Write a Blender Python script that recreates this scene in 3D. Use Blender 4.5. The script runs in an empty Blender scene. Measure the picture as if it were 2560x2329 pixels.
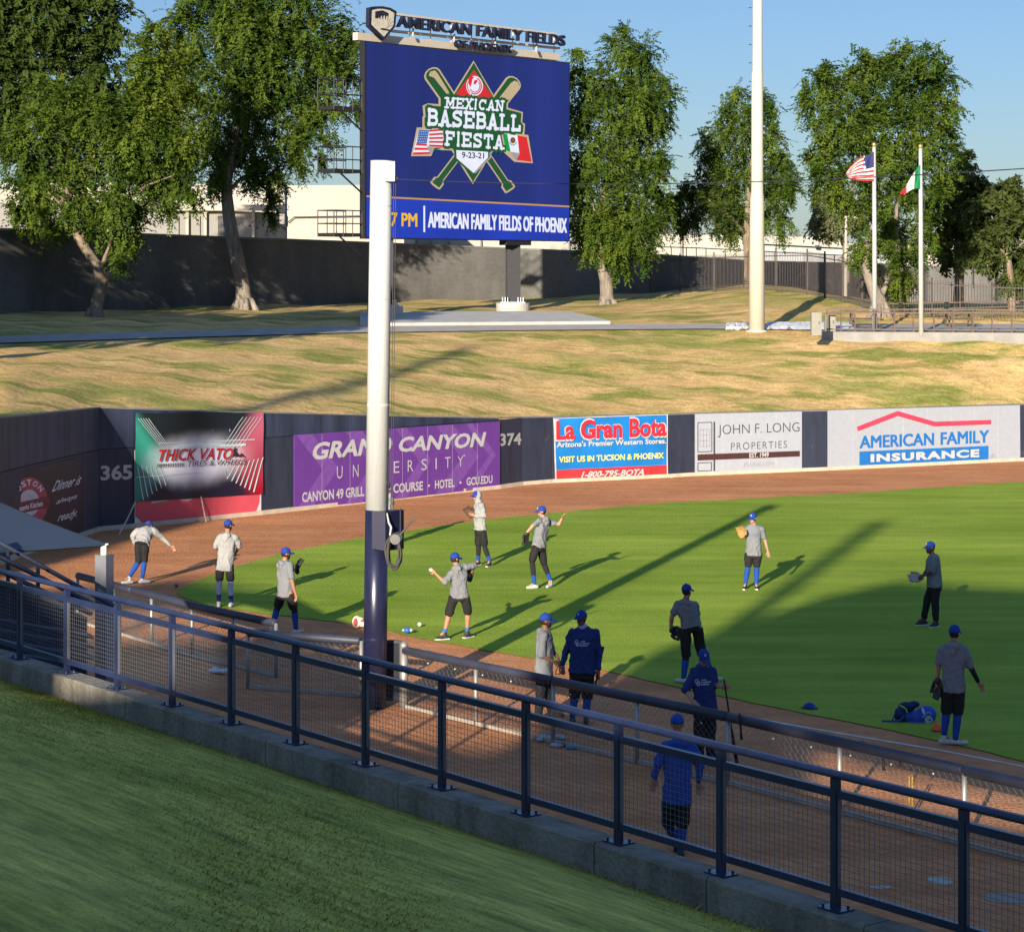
import bpy, bmesh, math, random
import numpy as np
from mathutils import Vector, Matrix
from mathutils.bvhtree import BVHTree
from mathutils import noise as mnoise
R = math.radians
random.seed(7)
rng = np.random.default_rng(7)
scene = bpy.context.scene
col = scene.collection

# ---------------------------------------------------------------- camera, sky, sun
CAMZ = 7.65
FPX = 5841.0        # focal length in photograph pixels (photograph 2560 x 2329)
CX, HY = 1280.0, 654.0
cd = bpy.data.cameras.new("camera")
cam = bpy.data.objects.new("camera", cd)
col.objects.link(cam)
cam.location = (0, 0, CAMZ)
cam.rotation_euler = (R(90), 0, 0)
cd.sensor_width = 36.0
cd.sensor_fit = 'HORIZONTAL'
cd.lens = 36.0 * FPX / 2560.0
cd.shift_y = -(1164.5 - HY) / 2560.0
cd.clip_start = 0.1
cd.clip_end = 3000
scene.camera = cam

SUN_EL = 15.1
SUN_AZ = math.atan2(-0.312, -1.0)          # direction towards the sun, seen from the field
wd = bpy.data.worlds.new("World")
scene.world = wd
wd.use_nodes = True
nt = wd.node_tree
sky = nt.nodes.new("ShaderNodeTexSky")
sky.sky_type = 'NISHITA'
sky.sun_disc = False
sky.sun_elevation = R(SUN_EL)
sky.sun_rotation = SUN_AZ
sky.air_density = 1.0
sky.dust_density = 0.3
sky.ozone_density = 2.5
bg = nt.nodes["Background"]
bg.inputs[1].default_value = 0.082
tint = nt.nodes.new("ShaderNodeMix")
tint.data_type = 'RGBA'
tint.blend_type = 'MULTIPLY'
tint.inputs[0].default_value = 1.0
tint.inputs[7].default_value = (0.42, 0.505, 0.70, 1)
nt.links.new(sky.outputs[0], tint.inputs[6])
# added fill light: upper sky is scaled paler and brighter to lift shade
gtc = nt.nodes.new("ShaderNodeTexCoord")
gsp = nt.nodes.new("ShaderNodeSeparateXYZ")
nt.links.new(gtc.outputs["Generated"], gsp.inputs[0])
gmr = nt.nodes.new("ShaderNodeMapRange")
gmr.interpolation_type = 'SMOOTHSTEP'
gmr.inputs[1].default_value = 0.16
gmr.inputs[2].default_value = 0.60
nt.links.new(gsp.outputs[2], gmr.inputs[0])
sky_fill = nt.nodes.new("ShaderNodeMix")
sky_fill.data_type = 'RGBA'
sky_fill.blend_type = 'MULTIPLY'
sky_fill.inputs[7].default_value = (3.0, 2.6, 2.15, 1)
nt.links.new(gmr.outputs[0], sky_fill.inputs[0])
nt.links.new(tint.outputs[2], sky_fill.inputs[6])
nt.links.new(sky_fill.outputs[2], bg.inputs[0])
sl = bpy.data.lights.new("sun", 'SUN')
sl.energy = 5.0
sl.angle = R(0.53)
sl.color = (1.0, 0.89, 0.73)
so = bpy.data.objects.new("sun", sl)
col.objects.link(so)
sdir = Vector((-0.312 * math.cos(R(SUN_EL)) / 1.0476, -1.0 * math.cos(R(SUN_EL)) / 1.0476, math.sin(R(SUN_EL))))
so.rotation_euler = sdir.to_track_quat('Z', 'Y').to_euler()
so.location = (-20, -60, 40)
scene.view_settings.view_transform = 'Standard'
scene.view_settings.look = 'None'
scene.view_settings.exposure = 0.95
scene.view_settings.gamma = 1.0
scene.cycles.max_bounces = 6
scene.cycles.transparent_max_bounces = 8

# ---------------------------------------------------------------- projection helpers
def pt(x, y, Y):
    """point at depth Y seen at photograph pixel (x, y)"""
    return Vector(((x - CX) * Y / FPX, Y, CAMZ - (y - HY) * Y / FPX))
def gd(y, z=0.0):
    """depth of a point of height z seen on photograph row y"""
    return (CAMZ - z) * FPX / (y - HY)
def gp(x, y, z=0.0):
    return pt(x, y, gd(y, z))
ZS = 2.2367
def Z(n, x, y):
    ox, oy = {1: (0, 0), 2: (860, 0), 3: (1660, 0), 4: (0, 700), 5: (860, 700), 6: (1660, 700)}[n]
    return (ox + x / ZS, oy + y / ZS)
def lerp(a, b, t):
    return a + (b - a) * t
def interp(x, xs, ys):
    return float(np.interp(x, xs, ys))

# ---------------------------------------------------------------- materials
MATS = {}
def mat(name, c, rough=0.75, var=0.12, scale=6.0, bump=0.0, bscale=30.0, metal=0.0, spec=0.4, stretch=None, c2=None, emit=None, detail=4):
    if name in MATS:
        return MATS[name]
    m = bpy.data.materials.new(name)
    m.use_nodes = True
    n = m.node_tree
    b = n.nodes["Principled BSDF"]
    b.inputs["Roughness"].default_value = rough
    b.inputs["Metallic"].default_value = metal
    b.inputs["Specular IOR Level"].default_value = spec
    tc = n.nodes.new("ShaderNodeTexCoord")
    src = tc.outputs["Object"]
    if stretch:
        mp = n.nodes.new("ShaderNodeMapping")
        mp.inputs["Scale"].default_value = stretch
        n.links.new(src, mp.inputs[0])
        src = mp.outputs[0]
    no = n.nodes.new("ShaderNodeTexNoise")
    no.inputs["Scale"].default_value = scale
    no.inputs["Detail"].default_value = detail
    n.links.new(src, no.inputs["Vector"])
    ra = n.nodes.new("ShaderNodeValToRGB")
    lo = [max(0, v * (1 - var)) for v in c]
    hi = [min(1, v * (1 + var)) for v in (c2 or c)]
    ra.color_ramp.elements[0].position = 0.3
    ra.color_ramp.elements[1].position = 0.7
    ra.color_ramp.elements[0].color = (*lo, 1)
    ra.color_ramp.elements[1].color = (*hi, 1)
    n.links.new(no.outputs["Fac"], ra.inputs[0])
    n.links.new(ra.outputs[0], b.inputs["Base Color"])
    if emit is not None:
        b.inputs["Base Color"].default_value = (0.01, 0.01, 0.012, 1)
        n.links.remove(b.inputs["Base Color"].links[0])
        n.links.new(ra.outputs[0], b.inputs["Emission Color"])
        b.inputs["Emission Strength"].default_value = emit
    if bump > 0:
        bn = n.nodes.new("ShaderNodeTexNoise")
        bn.inputs["Scale"].default_value = bscale
        bn.inputs["Detail"].default_value = 3
        n.links.new(src, bn.inputs["Vector"])
        bu = n.nodes.new("ShaderNodeBump")
        bu.inputs["Strength"].default_value = bump
        bu.inputs["Distance"].default_value = 0.05
        n.links.new(bn.outputs["Fac"], bu.inputs["Height"])
        n.links.new(bu.outputs[0], b.inputs["Normal"])
    MATS[name] = m
    return m

def layered(name, layers, rough=0.9, bump=0.0, bscale=20.0, spec=0.2, bstretch=(1, 1, 1), rot=0.0, sheen=0.0):
    """layers: [(colour lo, colour hi, scale, stretch, lo pos, hi pos)], each later layer mixed by its own noise"""
    if name in MATS:
        return MATS[name]
    m = bpy.data.materials.new(name)
    m.use_nodes = True
    n = m.node_tree
    b = n.nodes["Principled BSDF"]
    b.inputs["Roughness"].default_value = rough
    b.inputs["Specular IOR Level"].default_value = spec
    if sheen:
        b.inputs["Sheen Weight"].default_value = sheen
        b.inputs["Sheen Roughness"].default_value = 0.6
    tc = n.nodes.new("ShaderNodeTexCoord")
    rt = n.nodes.new("ShaderNodeMapping")
    rt.inputs["Rotation"].default_value = (0, 0, rot)
    n.links.new(tc.outputs["Object"], rt.inputs[0])
    cur = None
    for i, L in enumerate(layers):
        mode = L[0]
        mp = n.nodes.new("ShaderNodeMapping")
        mp.inputs["Scale"].default_value = L[4]
        mp.inputs["Location"].default_value = (i * 13.7, i * 5.1, i * 3.3)
        n.links.new(rt.outputs[0], mp.inputs[0])
        no = n.nodes.new("ShaderNodeTexNoise")
        no.inputs["Scale"].default_value = L[3]
        no.inputs["Detail"].default_value = 5
        no.inputs["Roughness"].default_value = 0.6
        n.links.new(mp.outputs[0], no.inputs["Vector"])
        ra = n.nodes.new("ShaderNodeValToRGB")
        ra.color_ramp.elements[0].position = L[5]
        ra.color_ramp.elements[1].position = L[6]
        n.links.new(no.outputs["Fac"], ra.inputs[0])
        if mode == 'base':
            ra.color_ramp.elements[0].color = (*L[1], 1)
            ra.color_ramp.elements[1].color = (*L[2], 1)
            cur = ra.outputs[0]
        elif mode == 'mul':
            ra.color_ramp.elements[0].color = (*L[1], 1)
            ra.color_ramp.elements[1].color = (*L[2], 1)
            mx = n.nodes.new("ShaderNodeMix")
            mx.data_type = 'RGBA'
            mx.blend_type = 'MULTIPLY'
            mx.inputs[0].default_value = 1.0
            n.links.new(cur, mx.inputs[6])
            n.links.new(ra.outputs[0], mx.inputs[7])
            cur = mx.outputs[2]
        else:   # 'mix' towards a colour where the noise is high
            mx = n.nodes.new("ShaderNodeMix")
            mx.data_type = 'RGBA'
            mx.inputs[7].default_value = (*L[1], 1)
            ra.color_ramp.elements[0].color = (0, 0, 0, 1)
            ra.color_ramp.elements[1].color = (L[2], L[2], L[2], 1)
            n.links.new(ra.outputs[0], mx.inputs[0])
            n.links.new(cur, mx.inputs[6])
            cur = mx.outputs[2]
    n.links.new(cur, b.inputs["Base Color"])
    if bump > 0:
        mp = n.nodes.new("ShaderNodeMapping")
        mp.inputs["Scale"].default_value = bstretch
        n.links.new(rt.outputs[0], mp.inputs[0])
        bn = n.nodes.new("ShaderNodeTexNoise")
        bn.inputs["Scale"].default_value = bscale
        bn.inputs["Detail"].default_value = 4
        n.links.new(mp.outputs[0], bn.inputs["Vector"])
        bu = n.nodes.new("ShaderNodeBump")
        bu.inputs["Strength"].default_value = bump
        bu.inputs["Distance"].default_value = 0.08
        n.links.new(bn.outputs["Fac"], bu.inputs["Height"])
        n.links.new(bu.outputs[0], b.inputs["Normal"])
    MATS[name] = m
    return m

# ---------------------------------------------------------------- mesh builder
def wloc(o):
    v = Vector((0, 0, 0))
    while o is not None:
        v = v + o.location
        o = o.parent
    return v

class MB:
    def __init__(s):
        s.v = []; s.f = []; s.mi = []
    def add(s, vs, fs, mi=0):
        k = len(s.v)
        s.v.extend(tuple(p) for p in vs)
        for f in fs:
            s.f.append(tuple(i + k for i in f)); s.mi.append(mi)
    def face(s, pts, mi=0):
        s.add(pts, [tuple(range(len(pts)))], mi)
    def box(s, c, size, ux=None, uy=None, uz=None, mi=0):
        c = Vector(c)
        ux = Vector(ux or (1, 0, 0)).normalized(); uy = Vector(uy or (0, 1, 0)).normalized()
        uz = Vector(uz) .normalized() if uz else ux.cross(uy).normalized()
        a, b, d = size[0] / 2, size[1] / 2, size[2] / 2
        vs = [c + ux * (i * a) + uy * (j * b) + uz * (k * d) for k in (-1, 1) for j in (-1, 1) for i in (-1, 1)]
        s.add(vs, [(0, 2, 3, 1), (4, 5, 7, 6), (0, 1, 5, 4), (2, 6, 7, 3), (0, 4, 6, 2), (1, 3, 7, 5)], mi)
    def bar(s, p0, p1, w, h, mi=0, up=(0, 0, 1)):
        p0 = Vector(p0); p1 = Vector(p1)
        d = p1 - p0
        L = d.length
        d.normalize()
        up = Vector(up)
        if abs(d.dot(up)) > 0.99: up = Vector((0, 1, 0))
        side = up.cross(d).normalized()
        u2 = d.cross(side)
        s.box((p0 + p1) / 2, (L, w, h), d, side, u2, mi)
    def tube(s, pts, rad, n=8, mi=0, cap=True, closed=False):
        pts = [Vector(p) for p in pts]
        if not hasattr(rad, '__len__'): rad = [rad] * len(pts)
        rings = []
        prev = None
        for i, p in enumerate(pts):
            d = (pts[min(i + 1, len(pts) - 1)] - pts[max(i - 1, 0)])
            if d.length < 1e-9: d = Vector((0, 0, 1))
            d.normalize()
            a = Vector((0, 0, 1)) if abs(d.z) < 0.9 else Vector((1, 0, 0))
            if prev is not None: a = prev
            x = (a - d * a.dot(d))
            if x.length < 1e-6: x = d.orthogonal()
            x.normalize(); prev = x
            y = d.cross(x)
            rings.append([p + (x * math.cos(2 * math.pi * k / n) + y * math.sin(2 * math.pi * k / n)) * rad[i] for k in range(n)])
        s.loft(rings, cap, mi)
    def loft(s, rings, cap=True, mi=0):
        n = len(rings[0])
        vs = [p for r in rings for p in r]
        fs = []
        for i in range(len(rings) - 1):
            for k in range(n):
                fs.append((i * n + k, i * n + (k + 1) % n, (i + 1) * n + (k + 1) % n, (i + 1) * n + k))
        if cap:
            fs.append(tuple(reversed(range(n))))
            fs.append(tuple(range((len(rings) - 1) * n, len(rings) * n)))
        s.add(vs, fs, mi)
    def ball(s, c, r, ax=None, nu=12, nv=8, mi=0):
        c = Vector(c)
        if not hasattr(r, '__len__'): r = (r, r, r)
        X, Y, Zx = ax if ax else (Vector((1, 0, 0)), Vector((0, 1, 0)), Vector((0, 0, 1)))
        vs = [c - Zx * r[2]]
        for j in range(1, nv):
            t = math.pi * j / nv
            for i in range(nu):
                a = 2 * math.pi * i / nu
                vs.append(c + X * (r[0] * math.sin(t) * math.cos(a)) + Y * (r[1] * math.sin(t) * math.sin(a)) - Zx * (r[2] * math.cos(t)))
        vs.append(c + Zx * r[2])
        fs = []
        for i in range(nu):
            fs.append((0, 1 + (i + 1) % nu, 1 + i))
        for j in range(nv - 2):
            for i in range(nu):
                a = 1 + j * nu + i; b = 1 + j * nu + (i + 1) % nu
                fs.append((a, b, b + nu, a + nu))
        k = 1 + (nv - 2) * nu
        for i in range(nu):
            fs.append((k + i, k + (i + 1) % nu, len(vs) - 1))
        s.add(vs, fs, mi)
    def capsule(s, p0, p1, r0, r1, n=12):
        s.tube([p0, p1], [r0, r1], n)
        s.ball(p0, r0, nu=n); s.ball(p1, r1, nu=n)
    def prism(s, pts, d, mi=0):
        """closed prism: polygon pts swept by vector d"""
        pts = [Vector(p) for p in pts]; d = Vector(d)
        n = len(pts)
        vs = pts + [p + d for p in pts]
        fs = [tuple(reversed(range(n))), tuple(range(n, 2 * n))]
        for i in range(n):
            fs.append((i, (i + 1) % n, n + (i + 1) % n, n + i))
        s.add(vs, fs, mi)
    def mesh(s, name, off=Vector((0, 0, 0))):
        me = bpy.data.meshes.new(name)
        ox, oy, oz = off
        me.from_pydata([(p[0] - ox, p[1] - oy, p[2] - oz) for p in s.v], [], s.f)
        if any(s.mi):
            me.polygons.foreach_set("material_index", s.mi)
        me.update()
        return me
    def build(s, name, m, parent=None, origin=None, smooth=False, label=None, fix=True):
        off = wloc(parent) if parent else (Vector(origin) if origin is not None else Vector((0, 0, 0)))
        me = s.mesh(name, off)
        return link_mesh(me, name, m, parent, off, smooth, label, fix)

def link_mesh(me, name, m, parent=None, off=None, smooth=False, label=None, fix=True):
    for mm in (m if isinstance(m, (list, tuple)) else [m]):
        me.materials.append(mm)
    if fix:
        b = bmesh.new(); b.from_mesh(me)
        bmesh.ops.recalc_face_normals(b, faces=b.faces)
        b.to_mesh(me); b.free()
    if smooth:
        me.polygons.foreach_set("use_smooth", [True] * len(me.polygons))
    o = bpy.data.objects.new(name, me)
    col.objects.link(o)
    if parent: o.parent = parent
    elif off is not None: o.location = off
    if label: o['label'] = label
    return o

def tag(o, label, cat, group=None):
    o['label'] = label; o['category'] = cat
    if group: o['group'] = group
    return o
def thing(name, label, cat, loc, group=None):
    o = bpy.data.objects.new(name, None)
    o.empty_display_size = 0.2
    o.location = loc
    col.objects.link(o)
    return tag(o, label, cat, group)
def structure(o):
    o['kind'] = 'structure'
    return o

def remeshed(mb, name, voxel, smooth=3, off=Vector((0, 0, 0)), folds=0.0):
    me = mb.mesh(name, off)
    b = bmesh.new(); b.from_mesh(me)
    bmesh.ops.recalc_face_normals(b, faces=b.faces)
    b.to_mesh(me); b.free()
    o = bpy.data.objects.new("tmp", me); col.objects.link(o)
    r = o.modifiers.new("r", 'REMESH'); r.mode = 'VOXEL'; r.voxel_size = voxel
    if smooth:
        s = o.modifiers.new("s", 'SMOOTH'); s.factor = 0.5; s.iterations = smooth
    dg = bpy.context.evaluated_depsgraph_get()
    out = bpy.data.meshes.new_from_object(o.evaluated_get(dg))
    out.name = name
    bpy.data.objects.remove(o); bpy.data.meshes.remove(me)
    if folds:
        out.update()
        nv = len(out.vertices)
        co = np.empty(nv * 3); no_ = np.empty(nv * 3)
        out.vertices.foreach_get("co", co); out.vertices.foreach_get("normal", no_)
        co = co.reshape(-1, 3); no_ = no_.reshape(-1, 3)
        for i in range(nv):          # cloth folds: ridges running down and across
            p = Vector(co[i])
            a = 1 - abs(mnoise.noise((p.x * 5.5 + p.z * 2.2, p.y * 5.5, p.z * 2.4 + off.x)))
            b_ = 1 - abs(mnoise.noise((p.x * 9 - p.z * 5, p.y * 9, p.z * 7 - off.y)))
            co[i] += no_[i] * (folds * ((a ** 3 - .45) + .5 * (b_ ** 3 - .45)))
        out.vertices.foreach_set("co", co.ravel())
        out.update()
    out.polygons.foreach_set("use_smooth", [True] * len(out.polygons))
    return out

# ---------------------------------------------------------------- flat designs on upright planes
class Plane:
    def __init__(s, a, b):
        """upright plane through two world points (x, y); normal faces the camera"""
        s.a = Vector((a[0], a[1], 0)); b = Vector((b[0], b[1], 0))
        s.U = (b - s.a).normalized()
        s.N = Vector((s.U.y, -s.U.x, 0))
        if s.N.dot(-s.a) < 0: s.N = -s.N
        s.V = Vector((0, 0, 1))
    def hit(s, x, y, off=0.0):
        d = Vector(((x - CX) / FPX, 1.0, -(y - HY) / FPX))
        c = Vector((0, 0, CAMZ))
        t = (s.a - c).dot(s.N) / d.dot(s.N)
        return c + d * t + s.N * off
    def pts(s, lst, off):
        return [s.hit(x, y, off) for x, y in lst]

_tc = {}
def text_data(body, bold=0.0, shear=0.0, space=1.0):
    k = (body, bold, shear, space)
    if k in _tc: return _tc[k]
    cu = bpy.data.curves.new("t", 'FONT')
    cu.body = body; cu.offset = bold; cu.shear = shear; cu.space_character = space
    cu.resolution_u = 3
    o = bpy.data.objects.new("t", cu); col.objects.link(o)
    dg = bpy.context.evaluated_depsgraph_get()
    me = bpy.data.meshes.new_from_object(o.evaluated_get(dg))
    vs = np.array([v.co[:2] for v in me.vertices])
    fs = [tuple(p.vertices) for p in me.polygons]
    bpy.data.objects.remove(o); bpy.data.curves.remove(cu); bpy.data.meshes.remove(me)
    mn = vs.min(0); mx = vs.max(0)
    vs = (vs - mn) / (mx - mn)
    _tc[k] = (vs, fs)
    return _tc[k]
def put_text(mb, body, BL, BR, TL, bold=0.0, shear=0.0, space=1.0, mi=0, grow=0.0, fat=0.0):
    vs, fs = text_data(body, bold, shear, space)
    BL = Vector(BL); eu = Vector(BR) - BL; ev = Vector(TL) - BL
    if grow:
        gu = eu.normalized() * grow; gv = ev.normalized() * grow
        BL = BL - gu - gv; eu = eu + gu * 2; ev = ev + gv * 2
    nn = eu.cross(ev).normalized()
    if nn.y > 0: nn = -nn
    H = ev.length * fat
    for i, (a, b) in enumerate(((0, 0),) if not fat else ((-1, -.6), (1, -.6), (-1, .6), (1, .6), (0, 0))):
        sh = eu.normalized() * (a * H) + ev.normalized() * (b * H) + nn * (.0012 * i)
        mb.add([BL + sh + eu * float(u) + ev * float(v) for u, v in vs], fs, mi)
def plane_text(mb, pl, body, bl, br, tl, off, **kw):
    put_text(mb, body, pl.hit(*bl, off), pl.hit(*br, off), pl.hit(*tl, off), **kw)

# slab-serif capitals drawn as strokes (unit box), for the fiesta lettering
def arc(cx, cy, rx, ry, a0, a1, n=8):
    return [(cx + rx * math.cos(R(a0 + (a1 - a0) * i / n)), cy + ry * math.sin(R(a0 + (a1 - a0) * i / n))) for i in range(n + 1)]
SLAB = {
 'M': ([[(.17, 0), (.17, 1)], [(.17, .95), (.5, .3), (.83, .95)], [(.83, 0), (.83, 1)]], [(.17, 0), (.83, 0), (.12, 1), (.88, 1)]),
 'E': ([[(.22, 0), (.22, 1)], [(.1, .1), (.95, .1)], [(.1, .9), (.95, .9)], [(.2, .5), (.72, .5)], [(.88, .1), (.88, .32)], [(.88, .9), (.88, .68)]], [(.22, 0), (.22, 1)]),
 'X': ([[(.17, 0), (.83, 1)], [(.17, 1), (.83, 0)]], [(.17, 0), (.83, 0), (.17, 1), (.83, 1)]),
 'I': ([[(.5, 0), (.5, 1)]], [(.5, 0), (.5, 1)]),
 'C': ([arc(.52, .5, .37, .4, 55, 305, 12), [(.85, .95), (.85, .65)]], []),
 'A': ([[(.17, 0), (.5, .95), (.83, 0)], [(.3, .3), (.7, .3)]], [(.15, 0), (.85, 0)]),
 'N': ([[(.17, 0), (.17, 1)], [(.17, .95), (.8, .05)], [(.82, 0), (.82, 1)]], [(.17, 0), (.12, 1), (.82, 1)]),
 'B': ([[(.2, 0), (.2, 1)], [(.08, .9), (.55, .9)] + arc(.58, .71, .24, .19, 90, -90, 6) + [(.2, .52)], [(.55, .52)] + arc(.6, .31, .27, .21, 90, -90, 6) + [(.08, .1)]], []),
 'S': ([arc(.5, .72, .33, .19, 20, 270, 9) + arc(.5, .3, .33, .2, 90, -160, 9), [(.82, .98), (.82, .72)], [(.17, .02), (.17, .28)]], []),
 'L': ([[(.25, 0), (.25, 1)], [(.1, .1), (.92, .1)], [(.86, .1), (.86, .36)]], [(.25, 1)]),
 'F': ([[(.25, 0), (.25, 1)], [(.1, .9), (.95, .9)], [(.2, .5), (.72, .5)], [(.88, .9), (.88, .66)]], [(.25, 0)]),
 'T': ([[(.5, 0), (.5, 1)], [(.08, .9), (.92, .9)], [(.12, .9), (.12, .66)], [(.88, .9), (.88, .66)]], [(.5, 0)]),
}
def slab_text(mb, pl, body, bl, br, tl, off, grow=0.0, mi=0, depth=0.0012):
    n = len(body)
    wts = [0.55 if c == 'I' else (1.15 if c == 'M' else 1.0) for c in body]
    tot = sum(wts)
    BL = pl.hit(*bl, off); eu = pl.hit(*br, off) - BL; ev = pl.hit(*tl, off) - BL
    H = ev.length; W = eu.length
    un = eu.normalized(); vn = ev.normalized()
    x = 0.0
    k = 0
    for c, w in zip(body, wts):
        cw = w / tot
        strokes, serifs = SLAB[c]
        def P(p):
            return BL + eu * (x + cw * (0.04 + 0.92 * p[0])) + ev * p[1]
        hw = H * 0.105 + grow
        for st in strokes:
            q = [P(p) for p in st]
            for a, b in zip(q, q[1:]):
                d = (b - a); L = d.length
                if L < 1e-6: continue
                d.normalize(); s = pl.N.cross(d).normalized()
                ex = hw * (0.9 if grow else 0.35)
                k += 1
                o = pl.N * (depth * (k % 7))
                mb.face([a - d * ex - s * hw + o, b + d * ex - s * hw + o, b + d * ex + s * hw + o, a - d * ex + s * hw + o], mi)
        for sf in serifs:
            c0 = P(sf)
            sh = H * 0.085 + grow; sw = W * cw * 0.23 + grow
            cc = c0 + vn * (sh - grow if sf[1] < .5 else -(sh - grow))
            k += 1
            o = pl.N * (depth * (k % 7))
            mb.face([cc - un * sw - vn * sh + o, cc + un * sw - vn * sh + o, cc + un * sw + vn * sh + o, cc - un * sw + vn * sh + o], mi)
        x += cw
def stroke(mb, pl, lst, wpx, off, mi=0, depth=0.001):
    """ribbon along photograph pixels, width in pixels"""
    k = 0
    for (x0, y0), (x1, y1) in zip(lst, lst[1:]):
        dx, dy = x1 - x0, y1 - y0
        L = math.hypot(dx, dy)
        if L < 1e-6: continue
        nx, ny = -dy / L * wpx / 2, dx / L * wpx / 2
        ex, ey = dx / L * wpx * 0.2, dy / L * wpx * 0.2
        k += 1
        mb.face(pl.pts([(x0 - ex + nx, y0 - ey + ny), (x1 + ex + nx, y1 + ey + ny), (x1 + ex - nx, y1 + ey - ny), (x0 - ex - nx, y0 - ey - ny)], off + depth * (k % 5)), mi)
def words(pl, r, m, off, items, name='lettering'):
    """one part per line of lettering: (text, baseline left, baseline right, top left, options)"""
    for it in items:
        mb = MB(); plane_text(mb, pl, it[0], it[1], it[2], it[3], off, **(it[4] if len(it) > 4 else {}))
        mb.build(name, m, r)
def disc(cx, cy, rx, ry, n=20, a0=0, a1=360):
    return [(cx + rx * math.cos(R(a0 + (a1 - a0) * i / n)), cy + ry * math.sin(R(a0 + (a1 - a0) * i / n))) for i in range(n if a1 - a0 == 360 else n + 1)]
# ================================================================ SETTING
def smooth_line(pts, k=6):
    out = []
    n = len(pts)
    for i in range(n - 1):
        p0 = pts[max(i - 1, 0)]; p1 = pts[i]; p2 = pts[i + 1]; p3 = pts[min(i + 2, n - 1)]
        for j in range(k):
            t = j / k
            out.append(tuple(0.5 * (2 * p1[a] + (p2[a] - p0[a]) * t + (2 * p0[a] - 5 * p1[a] + 4 * p2[a] - p3[a]) * t * t + (3 * p1[a] - p0[a] - 3 * p2[a] + p3[a]) * t ** 3) for a in range(len(p1))))
    out.append(tuple(pts[-1]))
    return out

M_ground = mat('dry ground', (.30, .22, .13), .95, .2, .05)
M_dirt = layered('track dirt', [
    ('base', (.50, .205, .085), (.62, .28, .125), .35, (1, 1, 1), .3, .7),
    ('mul', (.84, .82, .80), (1.06, 1.06, 1.06), 1.3, (.18, 1.0, 1), .35, .65),
    ('mul', (.90, .89, .88), (1.06, 1.06, 1.06), 4.5, (1, 1, 1), .35, .6),
    ('mul', (.86, .86, .86), (1.08, 1.08, 1.08), 16, (1, 1, 1), .3, .7)], .95, .5, 14, .1)
M_turf = layered('outfield turf', [
    ('base', (.212, .312, .024), (.295, .395, .046), .22, (1, 1, 1), .3, .7),
    ('mul', (.80, .84, .78), (1.10, 1.07, 1.12), 1.1, (.16, 1, 1), .36, .64),
    ('mul', (.90, .92, .90), (1.07, 1.05, 1.07), .13, (.03, 1, 1), .42, .58),
    ('mix', (.36, .37, .10), .4, 1.7, (.5, 1.2, 1), .55, .8),
    ('mul', (.85, .85, .85), (1.1, 1.1, 1.1), 22, (1, 1, 1), .3, .7)], .95, .55, 26, .1)
M_berm = layered('dry berm grass', [
    ('base', (.55, .355, .135), (.72, .475, .21), .35, (1, 1, 1), .3, .7),
    ('mix', (.30, .30, .07), .9, .17, (.8, 1.3, 1), .47, .62),
    ('mix', (.19, .22, .04), .85, .42, (.6, 1.3, 1), .52, .62),
    ('mix', (.24, .27, .06), .6, 1.3, (.4, 1.6, 1), .55, .68),
    ('mul', (.72, .72, .70), (1.18, 1.18, 1.2), 2.2, (.7, 1.2, 1), .3, .7),
    ('mul', (.7, .7, .68), (1.2, 1.2, 1.2), 9, (1, 1, 1), .3, .7)], .95, .45, 7, .1)
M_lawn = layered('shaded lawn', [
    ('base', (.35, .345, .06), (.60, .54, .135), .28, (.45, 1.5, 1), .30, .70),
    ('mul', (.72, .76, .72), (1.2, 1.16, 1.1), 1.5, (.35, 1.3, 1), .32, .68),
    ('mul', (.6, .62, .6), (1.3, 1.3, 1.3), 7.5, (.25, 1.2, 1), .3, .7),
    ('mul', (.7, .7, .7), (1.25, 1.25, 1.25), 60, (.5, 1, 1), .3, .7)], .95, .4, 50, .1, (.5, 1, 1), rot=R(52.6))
M_asph = mat('path asphalt', (.34, .315, .28), .9, .12, 1.5, .2, 30)
M_conc = mat('pale concrete', (.42, .40, .365), .85, .14, 2.0, .2, 25)

# wide ground out to the horizon
g = MB(); g.face([(-1500, -400, -.35), (1500, -400, -.35), (1500, 2200, -.35), (-1500, 2200, -.35)])
structure(g.build('ground', M_ground))
g = MB(); g.face([(-45, 12, 0), (45, 12, 0), (45, 100, 0), (-45, 100, 0)])
structure(g.build('warning_track', M_dirt))
edge = smooth_line([(440, 1480), (500, 1450), (586, 1418), (700, 1386), (850, 1355), (969, 1336), (1177, 1304), (1450, 1277), (1660, 1258), (2107, 1234), (2560, 1205), (3000, 1180)], 8)
near = smooth_line([(3000, 2020), (2560, 1904), (2254, 1833), (1900, 1761), (1660, 1711), (1507, 1677), (1330, 1647), (1167, 1618), (1050, 1597), (905, 1565), (719, 1541), (634, 1532), (536, 1516), (460, 1495), (440, 1480)], 8)
edge = [(x, y + random.uniform(-1.2, 1.2)) for x, y in edge]
near = [(x, y + random.uniform(-1.0, 1.0)) for x, y in near]
poly = [gp(x, y) for x, y in edge] + [gp(x, y) for x, y in near[:-1]]
g = MB(); top = [Vector((p.x, p.y, .03)) for p in poly]
g.face([Vector((p.x, p.y, .015)) for p in poly])
structure(g.build('outfield_grass', M_turf))

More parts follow.
